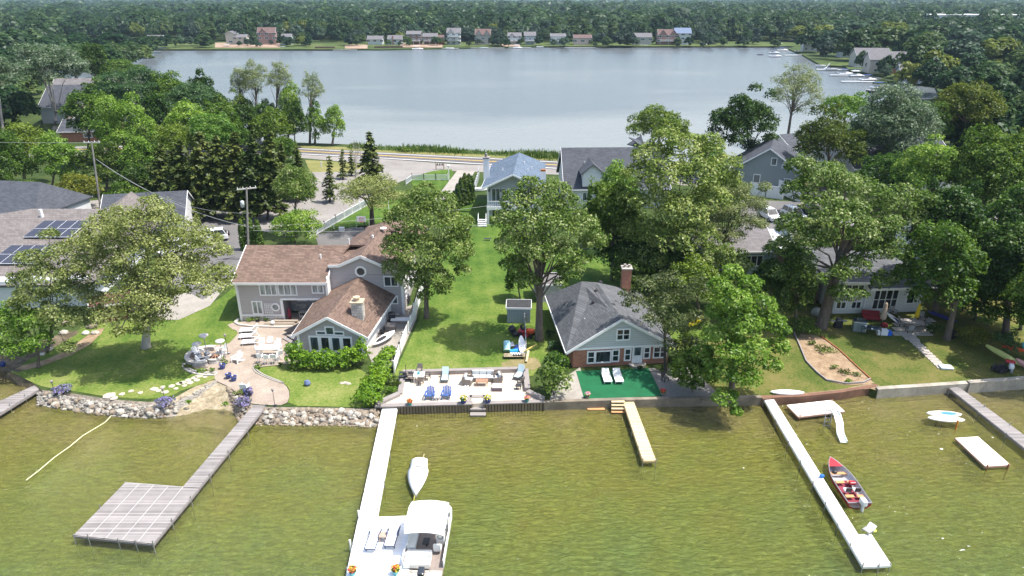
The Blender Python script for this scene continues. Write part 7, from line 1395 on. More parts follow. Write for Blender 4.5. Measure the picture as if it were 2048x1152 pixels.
o = thing('jug', 'small teal jug on the pale dining table', 'jug', (*gd(838, 762)[:2], DK+.72)); mb = MB(); mb.lathe([(.09, 0), (.13, .12), (.08, .22), (.1, .26), (.01, .2)], n=10); mb.build('body', m_teal, o); P_(o, 'handle', m_teal, ('tube', [(.12, 0, .08), (.19, 0, .15), (.09, 0, .22)], .015))
chaise('grey framed lounger with pale blue sling at the back of the stone deck', m_sling, gd(891, 757), 0, back=1.15, fr=m_dark, L=1.75, w=.6, arms=True); chaise('pale blue sling lounger at the right back corner of the stone deck', m_sling, gd(1040, 752), R(-22), back=1.15, fr=m_dark, L=1.75, w=.6, arms=True)
def sofa(name, label, loc, rz, w_, n):
    o = thing(name, label, 'sofa' if n > 1 else 'armchair', loc, rz); P_(o, 'base', m_wick, ('box', (0, 0, .2), (w_, .8, .34))); P_(o, 'back', m_wick, ('box', (0, .38, .55), (w_, .12, .55)))
    for s in (-1, 1): P_(o, 'armrest', m_wick, ('box', (s*(w_/2-.05), -.02, .42), (.12, .8, .45)))
    k = (w_-.26)/n
    for i in range(n): x = -w_/2+.13+k*(i+.5); P_(o, 'seat_cushion', m_cush, ('box', (x, -.05, .44), (k-.03, .66, .13)), bevel=.03); P_(o, 'back_cushion', m_cush, ('box', (x, .24, .7), (k-.04, .16, .42), 0, R(12)), bevel=.04)
    return o
sofa('outdoor_sofa', 'wide grey wicker sofa with pale cushions at the back of the stone deck', gd(966, 760), 0, 2.25, 3); sofa('wicker_armchair', 'wicker armchair left of the brown coffee table on the deck', gd(936, 767), R(75), .95, 1); sofa('wicker_armchair', 'wicker armchair right of the brown coffee table on the deck', gd(994, 763), R(-75), .95, 1)
table('coffee_table', 'brown rectangular coffee table in front of the wicker sofa', gd(964, 770), 1.1, .6, .5, m_wood)
o = thing('ottoman', 'square dark wicker ottoman with a pale top on the deck', 'ottoman', gd(995, 779)); P_(o, 'base', plain('plum_wicker', (.13, .1, .12), .8), ('box', (0, 0, .2), (.85, .75, .36))); P_(o, 'top', plain('pale_top', (.62, .55, .56), .7), ('box', (0, 0, .4), (.87, .77, .06)))
table('side_table', 'small dark side table right of the ottoman', gd(1037, 778), .5, .45, .45, m_dark); table('side_table', 'small glass side table beside the right blue lounger', gd(1044, 764), .5, .45, .45, m_dark); chair('small folding chair right of the ottoman', m_wick, gd(1040, 771), R(-110), fr=m_dark, w=.42)
for i, x in enumerate((931, 936)): o = thing('sandals', ['left', 'right'][i]+' pale shoe beside the left wicker armchair', 'shoe', gd(x, 774)); P_(o, 'sole', m_w, ('box', (0, 0, .06), (.12, .3, .12)))
# ---- stored things by the shed
o = thing('foam_mat_roll', 'large pale blue rolled foam mat standing on the lawn', 'foam mat', g(1014, 704)); mb = MB(); mb.tube([(0, -.25, .3), (-.02, .45, .95)], .33, 14, False); mb.tube([(0, -.25, .3), (-.02, .45, .95)], .2, 12, False); mb.build('roll', plain('pale_blue_foam', (.3, .55, .62), .8, .1), o); mb = MB(); mb.tube([(0, -.27, .29), (0, -.15, .39)], .34, 14); mb.build('rim', plain('pale_green_foam', (.45, .62, .52), .8), o)
o = thing('foam_mat_roll', 'smaller bright blue folded mat beside the large rolled mat', 'foam mat', g(1026, 708)); P_(o, 'roll', plain('sky_blue_foam', (.03, .3, .6), .8), ('tube', [(-.3, 0, .25), (.5, .1, .3)], .24, 8))
o = thing('life_vests', 'heap of navy life vests between the blue mat and the white kayak', 'life vest', g(1036, 702), R(40)); P_(o, 'cover', m_navy, ('box', (0, 0, .25), (1.1, .5, .25)), ('box', (.1, .3, .35), (.7, .4, .2), .5), bevel=.08)
board('kayak', 'white kayak standing on end beside the red mower', (1044, 700), m_w, .35, 2.4, .72, R(8), R(38), t=.25, cat='kayak')
o = thing('cushion', 'grey cushion leaning on the rolled mat', 'cushion', g(1021, 698)); P_(o, 'cushion', plain('grey_cloth', (.42, .43, .48), .8), ('box', (0, 0, .5), (.7, .5, .16), .4, .6), bevel=.05)
o = thing('low_table', 'low board on legs holding swim fins at the edge of the lawn', 'table', g(1029, 716)); P_(o, 'top', m_sand, ('box', (0, 0, .32), (2.1, .7, .05))); legs(o, (-1, 1), (-.3, .3), .3, m_dark)
for i in range(4): oo = thing('swim_fin', ['first', 'second', 'third', 'fourth'][i]+' white and black swim fin from the left on the low board', 'swim fin', (*G(1026+i*5, 716), LAND+.35), R(30)); P_(oo, 'blade', m_w, ('box', (0, .2, .03), (.16, .5, .03))); P_(oo, 'foot_pocket', m_dark, ('box', (0, -.15, .05), (.13, .26, .09)))
o = thing('timber_beam', 'pale yellow timber propped beside the white kayak', 'timber', g(1054, 722), R(-8)); P_(o, 'beam', m_dockwood, ('beam', (0, -.5, .2), (0, 1.2, .5), .2, .1)); o = thing('timber_beam', 'yellow timber lying across towards the maple trunk', 'timber', g(1060, 704), R(-55)); P_(o, 'beam', plain('yellow_wood', (.55, .45, .12), .8), ('beam', (0, -.8, .3), (0, .8, .6), .14, .08))
o = thing('riding_mower', 'red riding mower parked in front of the pale shed', 'mower', g(1052, 672), R(70)); P_(o, 'bonnet', m_orange, ('box', (0, -.5, .65), (.6, .75, .4)), bevel=.1); P_(o, 'rear_body', m_red, ('box', (0, .4, .55), (.8, .8, .3)), bevel=.08); P_(o, 'seat', m_blk, ('box', (0, .3, .85), (.45, .4, .1)), ('box', (0, .5, 1.05), (.45, .1, .4)), bevel=.03); P_(o, 'steering_wheel', m_blk, ('tube', [(.17*math.cos(a), -.1+.12*math.sin(a), 1.05+.08*math.sin(a)) for a in [i*.7 for i in range(10)]], .02, 5)); P_(o, 'mower_deck', m_red, ('box', (0, -.05, .25), (1.15, .7, .16)), bevel=.05)
for s in (-1, 1): P_(o, 'wheel', m_blk, ('tube', [(s*.35, .5, .28), (s*.55, .5, .28)], .28, 12)); P_(o, 'wheel', m_blk, ('tube', [(s*.32, -.65, .2), (s*.46, -.65, .2)], .2, 12))
o = thing('push_mower', 'black grass catcher and mower left of the red mower', 'mower', g(1030, 671), R(30)); P_(o, 'deck', m_blk, ('box', (0, 0, .25), (.6, .9, .25)), bevel=.06); P_(o, 'catcher', m_blk, ('ell', (0, .6, .5), (.4, .45, .4))); P_(o, 'handle', m_blk, ('tube', [(-.25, .2, .3), (-.25, 1.2, 1.0), (.25, 1.2, 1.0), (.25, .2, .3)], .02))
for s in (-1, 1): P_(o, 'wheel', m_dark, ('tube', [(s*.3, -.3, .13), (s*.36, -.3, .13)], .13, 10))
# lawn bench far away
o = thing('lawn_bench', 'small dark bench frame lying across the middle of the long lawn', 'bench', g(975, 481)); P_(o, 'seat', m_dark, ('box', (0, 0, .3), (1.0, .35, .05))); legs(o, (-.48, .48), (-.15, .15), .28, MC['white_frame'])
# ---- cottage front
m_turf = plain('green_carpet', (.005, .1, .036), .9, .16, .9, .2)
P4 = [G(x, y) for x, y in [(1152, 743), (1297, 738), (1325, 793), (1169, 800)]]; mb = MB((*P4[0], LAND)); mb.prism(P4, LAND, LAND+.07); tag(mb.build('turf_carpet', m_turf), 'bright green outdoor carpet between the brick cottage and the lake', 'carpet')
for lab, x, y in [('left one of the white loungers on the green carpet', 1212.5, 759), ('right one of the white loungers on the green carpet', 1235, 759)]: chaise(lab, plain('white_webbing', (.66, .68, .68), .6, .05), (*G(x, y), LAND+.07), R(2), back=.35, fr=m_w, L=2.0, w=.66)
pot('pot with red and white flowers at the left front corner of the green carpet', m_cope, (*G(1174.5, 797), LAND+.07), .2, .25, [m_fp, m_fw], seed=5); pot('pot with dark red flowers at the right front corner of the green carpet', m_cope, (*G(1325, 791), LAND+.07), .2, .25, [m_fr, m_fr], seed=6)
o = thing('folding_chair', 'dark folding chair in the gravel right of the green carpet', 'chair', g(1330, 762), R(30)); P_(o, 'seat', m_dark, ('box', (0, 0, .4), (.5, .5, .04))); P_(o, 'backrest', m_dark, ('beam', (0, .25, .4), (0, .4, .85), .5, .03)); legs(o, (-.22, .22), (-.2, .2), .4, m_dark)
# ---- right patio
def closed_umbrella(label, m, loc, h=2.3, r=.2):
    o = thing('patio_umbrella', label, 'umbrella', loc); P_(o, 'pole', m_steel, ('tube', [(0, 0, 0), (0, 0, h)], .03)); mb = MB(); mb.lathe([(r, .75), (r*1.15, 1.1), (r*.8, 1.7), (r*.55, h-.1), (.02, h+.1)], n=10); mb.build('canopy', m, o); mb = MB(); mb.lathe([(.28, 0), (.28, .08), (.04, .14)], n=12); mb.build('base', m_dark, o)
closed_umbrella('closed beige umbrella in front of the white house patio door', plain('beige_cloth', (.5, .38, .29), .85), g(1763, 650), 2.6, .28); closed_umbrella('closed yellow umbrella above the right patio table', plain('yellow_cloth', (.7, .5, .02), .85), g(1830, 647), 2.3, .2)
m_greyc = plain('grey_sling', (.3, .3, .3), .8)
table('dining_table', 'long grey table on the right patio under the yellow umbrella', g(1822, 655), 2.2, 1.1, .72, plain('stone_top', (.34, .31, .29), .7), R(-20))
for lab, x, y, a in [('grey patio chair left of the long grey table', 1802, 652, 80), ('grey patio chair in front of the long grey table', 1817, 666, 175), ('grey patio chair right of the long grey table', 1849, 655, -85), ('grey patio chair behind the long grey table', 1842, 643, -10), ('grey patio chair against the white wall by the patio door', 1786, 632, 10)]: chair(lab, m_greyc, g(x, y), R(a), fr=m_dark, w=.55, bh=.6)
o = thing('deck_box', 'glass-sided grey cabinet on the raised patio edge', 'cabinet', g(1716, 660), R(-15)); P_(o, 'cabinet', plain('grey_green_metal', (.2, .24, .24), .4), ('box', (0, 0, .55), (1.2, 1.0, 1.1))); P_(o, 'lid', m_glass, ('box', (0, 0, 1.13), (1.26, 1.06, .06))); P_(o, 'frame', m_trim, ('box', (0, -.52, 1.1), (1.26, .04, .06)), ('box', (.6, -.52, .6), (.05, .04, 1.0)))
o = thing('glass_table', 'large glass topped table at the corner of the right patio', 'table', g(1740, 668), R(-25)); P_(o, 'tabletop', m_glass, ('box', (0, 0, .75), (1.9, 1.2, .04))); legs(o, (-.9, .9), (-.5, .5), .73, m_dark)
for i, (x, y) in enumerate([(1722, 672), (1735, 678), (1748, 682)]): oo = thing('bowl', ['left', 'middle', 'right'][i]+' shiny bowl at the edge of the glass topped table', 'bowl', (*G(x+6, y-6, LAND), LAND+.78)); P_(oo, 'bowl', m_w, ('ell', (0, 0, .06), (.12, .12, .07)))
def sunken(label, loc, m): o = thing('lounge_sofa', label, 'sofa', loc, R(-10)); P_(o, 'seat', m, ('box', (0, 0, .3), (1.8, .8, .3)), bevel=.06); P_(o, 'backrest', m, ('box', (0, .45, .65), (1.8, .2, .6), 0, R(-10)), bevel=.06)
sunken('dark red sofa against the patio door of the white house', g(1741, 640), plain('maroon_cushion', (.22, .02, .03), .85)); 
o = thing('round_cushion', 'round red cushion beside the beige umbrella base', 'cushion', g(1768, 653)); mb = MB(); mb.lathe([(.3, 0), (.38, .08), (.36, .3), (.02, .36)], n=14); mb.build('cushion', MC['maroon_cushion'], o, True)
board('paddle_board', 'navy oval board with white rim leaning on the patio wall', (1785, 644), m_w, .4, 2.0, .8, R(55), R(30), m_navy)
grill('black grill below the bunting of the white house', g(1675, 655), R(0), m_blk)
o = thing('cool_box', 'white and blue cool box at the front edge of the right patio', 'cooler', g(1766, 669), R(-8)); P_(o, 'box', m_w, ('box', (-.15, 0, .25), (1.0, .6, .5)), bevel=.04); P_(o, 'lid', m_w, ('box', (-.15, 0, .54), (1.05, .64, .08)), bevel=.03); P_(o, 'blue_end', plain('bright_blue', (.02, .13, .6), .5), ('box', (.55, 0, .25), (.42, .62, .48)), bevel=.04)
board('paddle_board', 'dark blue board lying between the trunks right of the patio', (1882, 640), plain('deep_blue', (.03, .03, .25), .5), .4, 3.0, .8, R(62), R(12)); 
o = thing('tarp_cover', 'black tarpaulin heap right of the curved trunk', 'cover', g(1903, 676)); rr = random.Random(8); mb = MB(); mb.ell((0, 0, .45), (.55, .5, .6), 9, 6, .12, rr); mb.build('cover', m_blk, o); mb = MB(); mb.ell((-.35, -.1, .8), (.18, .15, .15), 7, 5); mb.build('white_lid', m_w, o)
mb = MB(); mb.ell((0, 0, .45), (.6, .55, .55), 10, 7, .06, rr); o = mb.build('stone_urn', plain('pale_barrel', (.32, .34, .32), .7), smooth=True); o.location = g(1632, 632); tag(o, 'pale round barrel behind the oak trunk', 'barrel')
# right edge store
board('kayak', 'pale yellow-green kayak propped up at the right edge of the lawn', (2003, 722), plain('lime_hull', (.45, .48, .16), .5), .55, 3.4, .8, R(38), R(14), t=.22, cat='kayak'); board('kayak', 'orange kayak stored at the right edge behind the yellow one', (2024, 712), m_orange, .7, 2.0, .6, R(60), 0, t=.22, cat='kayak'); board('kayak', 'white and red kayak cut by the right edge of the photo', (2046, 736), plain('pale_red_hull', (.6, .3, .28), .5), .3, 1.8, .7, R(20), R(10), t=.2, cat='kayak'); board('kayak', 'teal kayak at the far right edge of the photo', (2050, 716), m_teal, .7, 2.4, .7, R(-10), R(14), t=.22, cat='kayak')
o = thing('outboard_cart', 'black cart with wheels and folded frames beside the yellow kayak', 'cart', g(1997, 742), R(20)); P_(o, 'frame', m_blk, ('tube', [(-1, 0, .2), (-.6, .2, .9), (0, 0, .5), (.4, -.2, .95), (.9, 0, .3)], .05), ('box', (0, 0, .35), (1.4, .7, .25)))
for x in (-.3, .1, .5): P_(o, 'wheel', m_dark, ('tube', [(x, -.5, .2), (x, -.4, .2)], .2, 12))
o = thing('outboard_motor', 'grey and white outboard motor lying beside the black cart', 'motor', g(2020, 745), R(-30)); P_(o, 'cowl', m_w, ('box', (0, .2, .55), (.4, .6, .45)), bevel=.1); P_(o, 'leg', m_steel, ('box', (0, -.3, .35), (.18, .9, .18))); P_(o, 'saddle_cover', m_red, ('box', (-.1, .7, .8), (.8, .5, .25)), bevel=.1)
# blue thing under the pale tree
o = thing('play_slide', 'small blue and orange child slide under the pale spreading tree', 'slide', g(273, 622), R(-20)); P_(o, 'chute', plain('slide_blue', (.01, .18, .55), .5), ('beam', (0, -.6, .15), (0, .5, 1.1), .6, .08)); P_(o, 'ladder', m_orange, ('beam', (0, .5, 1.1), (0, .8, 0), .5, .06))
for i, (x, y, s) in enumerate([(128, 668, .5), (185, 655, .6), (172, 668, .4), (190, 668, .45), (133, 650, .5), (85, 710, .3), (100, 700, .35), (145, 650, .35)]):
    mb = MB(); mb.ell((0, 0, s*.3), (s, s*.8, s*.55), 8, 6, .14, rr); ob = mb.build('garden_rock', m_rock[[0, 2, 3][i % 3]]); ob.location = g(x, y); tag(ob, 'landscape rock in the planted slope under the pale trees at the left', 'rock', 'landscape rocks at the left')
# ------------------------------------------------------------ boats and water things
def loft(sec, close_bow=True):
    """sec: list of rings of points, same count -> quads"""
    mb = MB(); n = len(sec[0]); vs = [p for s in sec for p in s]; fs = [(i*n+j, i*n+j+1, (i+1)*n+j+1, (i+1)*n+j) for i in range(len(sec)-1) for j in range(n-1)]
    mb.add(vs, fs); return mb
def hull(root, L, B, D, mat, inner, trim, bowp=.45):
    k = 14; out = []; inn = []; gun = []
    for i in range(k+1):
        t = i/k; y = -L/2+L*t; f = (1 if t < .45 else math.cos((t-.45)/.55*math.pi/2)**.75)*(1-.1*max(0, .3-t)); b = max(.015, B/2*f); zt = D*(1+.35*t*t); zk = D*.05+(D*.9*max(0, t-.75)**2*6)
        out.append([(-b, y, zt), (-b*.92, y, zk+(zt-zk)*.45), (-b*.45, y, zk), (b*.45, y, zk), (b*.92, y, zk+(zt-zk)*.45), (b, y, zt)])
        bi = max(.005, b-.07); inn.append([(-bi, y, zt), (-bi*.9, y, zk+(zt-zk)*.5), (-bi*.5, y, zk+.12), (bi*.5, y, zk+.12), (bi*.9, y, zk+(zt-zk)*.5), (bi, y, zt)]); gun.append((b, bi, y, zt))
    mb = loft(out); n = len(mb.v); mb.add(out[0], [(0, 1, 2, 3, 4, 5)]); mb.build('hull', mat, root, True)
    mb = loft(inn); mb.add(inn[0], [(0, 1, 2, 3, 4, 5)]); mb.build('inner_hull', inner, root, True)
    mb = MB()
    for s in (-1, 1): mb.tube([(s*(a+b)/2, y, z) for a, b, y, z in gun], .045, 5)
    mb.tube([(-gun[0][0], -L/2, D), (gun[0][0], -L/2, D)], .045, 5); mb.build('gunwale', trim, root)
    return gun
def outboard(root, x, y, z, m, s=1.):
    o = P_(root, 'outboard_motor', m, ('box', (x, y, z+.35*s), (.36*s, .55*s, .45*s)), ('box', (x, y-.05, z-.1*s), (.16*s, .22*s, .7*s)), bevel=.07*s); P_(o, 'propeller', m_steel, ('tube', [(x, y-.25*s, z-.4*s), (x, y+.1, z-.4*s)], .07, 8)); return o
# red fishing boat
a = G(1657, 926, .3); b = G(1712, 1006, .3); ang = math.atan2(-(a[0]-b[0]), a[1]-b[1]); L_ = math.dist(a, b)+.4
o = thing('fishing_boat', 'red and silver open fishing boat tied to the long white dock', 'boat', ((a[0]+b[0])/2+.15, (a[1]+b[1])/2, -.12), ang)
gun = hull(o, L_, 1.75, .62, m_red, plain('silver_paint', (.5, .5, .52), .5, .1), m_steel)
mb = MB(); q = gun[-4:]; mb.add([(-q[0][0], q[0][2], q[0][3]+.02), (q[0][0], q[0][2], q[0][3]+.02), (q[1][0], q[1][2], q[1][3]+.03), (q[2][0], q[2][2], q[2][3]+.03), (0, q[3][2], q[3][3]+.03), (-q[2][0], q[2][2], q[2][3]+.03), (-q[1][0], q[1][2], q[1][3]+.03)], [(0, 1, 2, 3, 4, 5, 6)]); mb.build('bow_deck', m_red, o)
P_(o, 'floor', plain('maroon_floor', (.2, .03, .05), .8), ('box', (0, -.9, .2), (1.3, L_*.55, .05)))
for y in (.95, -.05, -1.6): P_(o, 'thwart', MC['orange_wood'], ('box', (-.3 if y < 0 else 0, y, .48), (.6 if y < 0 else 1.3, .28, .05)), *([('box', (.45, y, .48), (.45, .28, .05))] if y < 0 else []))
for x in (-.3, .35): s_ = P_(o, 'seat', m_cush, ('box', (x, -1.1, .62), (.42, .42, .12)), bevel=.03); P_(s_, 'seat_back', m_dark, ('box', (x, -1.33, .82), (.42, .08, .35)), bevel=.03)
P_(o, 'anchor_bucket', m_blk, ('ell', (-.25, 1.0, .6), (.2, .2, .12))); P_(o, 'red_bag', m_red, ('box', (.45, -.3, .6), (.45, .3, .22)), bevel=.05)
outboard(o, .1, -L_/2-.2, .5, m_w, 1.)
o = thing('boat_bumper', 'blue fender on the dock beside the bow of the red boat', 'fender', g(1643, 955, .62)); mb = MB(); mb.ell((0, 0, .14), (.2, .14, .15), 8, 6); mb.build('fender', plain('fender_blue', (.02, .15, .5), .5), o)
# pontoon boat
a = G(858, 1150, .55); X0, Y0 = a; o = thing('pontoon_boat', 'white pontoon boat with white canopy moored at the right side of the white dock', 'pontoon boat', (G(856, 1085, .55)[0], (G(856, 1085, .55)[1]), 0), R(-2))
Lp, Wp = 6.2, 2.55; m_vin = plain('cream_vinyl', (.7, .7, .67), .55, .04); m_taupef = plain('taupe_carpet', (.24, .2, .18), .9, .15)
for s in (-1, 1): P_(o, 'pontoon', plain('aluminium', (.5, .52, .54), .35, metal=.6), ('tube', [(s*.85, -Lp/2+.2, .12), (s*.85, Lp/2-.6, .12), (s*.85, Lp/2+.1, .3)], [.3, .3, .06], 12))
A = [math.pi*i/10 for i in range(11)]; bow = [(Wp/2*math.cos(a)**.6 if math.cos(a) > 0 else -Wp/2*abs(math.cos(a))**.6, Lp/2-.75+.75*math.sin(a)) for a in A]
P_(o, 'deck', m_taupef, ('prism', [(-Wp/2, -Lp/2), (Wp/2, -Lp/2)]+bow, .45, .55))
fen = [(Wp/2, -Lp/2+1.0)]+bow+[(-Wp/2, -Lp/2+1.0)]
mb = MB()
for p, q in zip(fen[:-1], fen[1:]): mb.beam((*p, .8), (*q, .8), .05, .5); mb.beam((*p, 1.12), (*q, 1.12), .06, .05)
mb.build('side_panel', m_w, o)
for s, y0, y1 in ((-1, -.9, 1.4), (1, .9, 1.6)): P_(o, 'bench_seat', m_vin, ('box', (s*.95, (y0+y1)/2, .78), (.55, y1-y0, .42)), ('box', (s*1.17, (y0+y1)/2, 1.12), (.14, y1-y0, .35)), bevel=.05)
mb = MB(); cb = [(x*.82, y-.12) for x, y in bow]
for p, q in zip(cb[:-1], cb[1:]): mb.beam((*p, .85), (*q, .85), .45, .5)
mb.build('bow_seat', m_vin, o)
P_(o, 'stern_seat', m_vin, ('box', (-.35, -1.35, .78), (1.6, .6, .42)), ('box', (-.35, -1.68, 1.08), (1.65, .16, .4)), bevel=.05); P_(o, 'sunpad', m_vin, ('box', (-.35, -2.05, .85), (1.65, .65, .3)), bevel=.05)
P_(o, 'swim_deck', plain('sand_vinyl', (.55, .49, .42), .7), ('box', (0, -Lp/2+.25, .58), (Wp-.1, .9, .06)))
h_ = P_(o, 'helm_console', m_vin, ('box', (.85, .05, .95), (.55, .5, .8)), bevel=.06); P_(h_, 'windscreen', m_glass, ('box', (.85, .32, 1.45), (.5, .04, .3))); P_(h_, 'steering_wheel', m_blk, ('tube', [(.85+.17*math.cos(a), -.25, 1.25+.17*math.sin(a)) for a in [i*.7 for i in range(10)]], .02, 5))
P_(o, 'captain_seat', m_vin, ('box', (.75, -.75, .85), (.5, .5, .2)), ('box', (.75, -1.0, 1.15), (.5, .12, .5)), bevel=.05); P_(o, 'table', m_dark, ('box', (-.05, -.3, .95), (.42, .55, .05)), ('box', (-.05, -.3, .72), (.08, .08, .4)))
mb = MB(); n = 8
cz = lambda x: 2.55+.14*math.cos(x/1.25*math.pi/2)
xs = [-1.3+2.6*i/n for i in range(n+1)]; ys = [-1.3, -.75, -.15, .5, 1.1, 1.65]; vs = [(x*(1-.08*(j == 0 or j == 5)), y, cz(x)-(.1 if j in (0, 5) else 0)) for j, y in enumerate(ys) for x in xs]; vs += [(v[0], v[1], v[2]-.04) for v in vs]
N_ = len(ys)*(n+1); fs = []
for j in range(len(ys)-1):
    for i in range(n): k = j*(n+1)+i; fs += [(k, k+1, k+n+2, k+n+1), (k+N_+n+1, k+N_+n+2, k+N_+1, k+N_)]
mb.add(vs, fs); cp_ = mb.build('canopy', plain('white_canvas', (.86, .86, .85), .8, .02), o, True)
P_(o, 'canopy_frame', m_steel, *[('tube', [(s*1.27, .4, 1.1), (s*1.27, y, 2.5)], .025, 6) for s in (-1, 1) for y in (-1.2, .4, 1.55)])
ob = outboard(o, .1, -Lp/2-.15, .85, plain('black_cowl', (.03, .035, .045), .25, spec=.7), 1.15)
P_(o, 'boarding_ladder', m_steel, *[('tube', [(x, -Lp/2+.1, .6), (x, -Lp/2-.25, 1.1), (x, -Lp/2-.4, .1)], .025) for x in (.75, 1.1)], *[('tube', [(.75, -Lp/2-.3, .3+.25*i), (1.1, -Lp/2-.3, .3+.25*i)], .02) for i in range(3)])
P_(o, 'stern_rail', m_steel, ('tube', [(-.65, -2.5, .6), (-.65, -2.6, 1.25), (.5, -2.6, 1.25), (.5, -2.5, .6)], .03))
# dock furniture
DW = .63
for lab, x, y in [('left one of the white and grey loungers on the end platform of the white dock', 748, 1084), ('right one of the white and grey loungers on the end platform of the white dock', 785.5, 1078)]:
    chaise(lab, plain('white_sling', (.85, .85, .85), .6, .02), (*G(x, y, DW), DW), R(-4), back=.25, fr=plain('blue_grey_frame', (.05, .07, .13), .5), L=1.9, w=.6, arms=True, h=.34)
table('side_table', 'small wooden side table between the dock loungers', (*G(766, 1079, DW), DW), .5, .5, .42, plain('teak', (.42, .3, .24), .7))
pot('teal pot with red and yellow flowers at the left edge of the dock platform', m_teal, (*G(706, 1150, DW), DW), .22, .34, [m_fr, m_fy], fol='mid', seed=8); pot('teal pot with red and yellow flowers beside the pontoon boat stern', m_teal, (*G(792, 1148, DW), DW), .22, .34, [m_fr, m_fy], fol='mid', seed=9)
mb = MB((*G(750, 930, DW), DW)); P0_ = [G(x, y, DW) for x, y in [(747, 927), (750, 934), (755, 938), (757, 946), (753, 950), (752, 980), (754, 1028)]]; mb.tube([(x, y, DW+.04) for x, y in P0_], .022, 4); tag(mb.build('mooring_rope', plain('mauve_rope', (.3, .2, .25), .8)), 'thin coiled rope lying along the white dock', 'rope')
for i, (x, y) in enumerate([(720, 1034), (703, 1093)]): o = thing('dock_cleat', ['upper', 'lower'][i]+' pale fender post on the left edge of the white dock', 'post', (*G(x-2, y, .4), 0)); P_(o, 'post', m_w, ('tube', [(0, 0, -.3), (0, 0, .95)], .07))
# covered sailboat
a = G(832, 921, .5); b = G(838, 983, .4); o = thing('sailing_dinghy', 'small white decked sailing dinghy moored right of the white dock', 'boat', ((a[0]+b[0])/2, (a[1]+b[1])/2, 0), R(183))
k = 12; sec = []
for i in range(k+1):
    t = i/k; y = -2.0+4.1*t; bb = .85*(math.sin(math.pi*(.2+.8*(t)**.9)) if t > .25 else .75+.3*t)**.8 if t < 1 else .02; bb = max(.02, bb*.9); sec.append([(-bb, y, .42), (-bb*.5, y, .56), (0, y, .6), (bb*.5, y, .56), (bb, y, .42), (bb*.7, y, .1), (0, y, .02), (-bb*.7, y, .1), (-bb, y, .42)])
mb = loft(sec); mb.add(sec[0][:8], [tuple(range(8))]); mb.build('hull', m_w, o, True); P_(o, 'cockpit', m_dark, ('box', (.0, -.9, .6), (.35, .1, .04))); P_(o, 'daggerboard_case', m_cush, ('box', (0, -.2, .61), (.06, .5, .04))); P_(o, 'bow_line', plain('yellow_rope', (.55, .5, .1), .7), ('tube', [(0.05, 2.0, .4), (.1, 2.4, .1), (.12, 2.8, -.1)], .03)); P_(o, 'rudder_line', plain('tan_rope', (.5, .42, .25), .8), ('tube', [(0, -2.0, .4), (-.25, -2.3, .25), (-.3, -2.8, .3)], .03))
# water slide
X, Y = G(1672, 843, 0); o = thing('water_slide', 'white water slide with a ladder beside the white raft', 'water slide', (X, Y, 0), 0)
a = Vector((*G(1668, 822, 1.2), 1.2)); b_ = Vector((*G(1687, 885, .1), .1)); org = Vector((X, Y, 0)); pts = [a-org, a.lerp(b_, .15)-org+Vector((.12, 0, .02)), a.lerp(b_, .4)-org+Vector((.15, 0, -.1)), a.lerp(b_, .7)-org+Vector((0, 0, -.18)), b_-org]
mb = MB()
for p, q in zip(pts[:-1], pts[1:]): mb.beam(p, q, .5, .05); d = Vector((.27, 0, .08)); mb.beam(p+d, q+d, .05, .16); mb.beam(p-Vector((.27, 0, -.08)), q-Vector((.27, 0, -.08)), .05, .16)
mb.build('chute', plain('slide_white', (.74, .8, .82), .35, .04), o)
l0 = a-org+Vector((-.35, .1, 0)); P_(o, 'ladder', m_steel, *[('beam', l0+Vector((s, 0, 0)), l0+Vector((s-.25, -.6, -1.6)), .05, .05) for s in (-.25, .25)], *[('beam', l0+Vector((-.25-.05*i, -.12*i, -.3*i)), l0+Vector((.25-.05*i, -.12*i, -.3*i)), .1, .04) for i in range(5)])
P_(o, 'support', m_steel, ('tube', [a-org+Vector((0, .3, 0)), a-org+Vector((0, .1, -1.8))], .05), ('tube', [pts[2], pts[2]-Vector((0, 0, 1.2))], .04))
# paddle boards on a stand
board('paddle_board', 'white and orange-rimmed paddle board, front one on the mooring stand', (1893, 836), plain('ivory_hull', (.8, .74, .68), .4), -.15, 3.0, .85, R(84), 0, None, group=None); o = board('paddle_board', 'white paddle board with blue pad, rear one on the mooring stand', (1888, 829), m_w, .0, 2.9, .8, R(86), 0, plain('blue_pad', (.06, .22, .5), .6))
P_(thing('board_stand', 'metal stand in the lake carrying the two paddle boards', 'stand', (*G(1893, 838, .4), 0)), 'frame', m_steel, ('tube', [(-.5, -.3, -.6), (-.5, -.3, .5), (.6, -.3, .5), (.6, -.3, -.6)], .03), ('tube', [(-.5, .4, -.6), (-.5, .4, .5), (.6, .4, .5)], .03))
P_(thing('buoy_post', 'orange marker post standing in the water right of the paddle boards', 'post', (*G(1911, 858, 0), 0)), 'post', plain('orange_post', (.6, .2, .03), .6), ('tube', [(0, 0, -.3), (0, 0, .85)], .07))
board('kayak', 'yellow kayak lying behind the olive green tree right of the cottage', (1397, 650), plain('yellow_hull', (.6, .48, .02), .5), .5, 3.6, .7, R(-50), R(6), t=.25, cat='kayak')
board('paddle_board', 'white board lying on the rusty seawall beside the long white dock', (1574, 788), m_w, .12, 3.0, .75, R(88), 0, None)
o = thing('folding_chair', 'grey folding chair on the far corner of the long white dock', 'chair', (*G(1735, 1064, .62), .62), R(-60)); P_(o, 'seat', m_greyc, ('box', (0, 0, .2), (.5, .5, .04))); P_(o, 'backrest', m_w, ('beam', (0, .25, .2), (0, .5, .45), .5, .04)); legs(o, (-.22, .22), (-.22, .22), .2, m_steel); 
o = thing('towel', 'small yellow-green towel beside the folding chair on the dock', 'towel', (*G(1747, 1063, .62), .62)); P_(o, 'cloth', plain('lime_cloth', (.6, .62, .12), .8), ('ell', (0, 0, .08), (.18, .15, .1)))
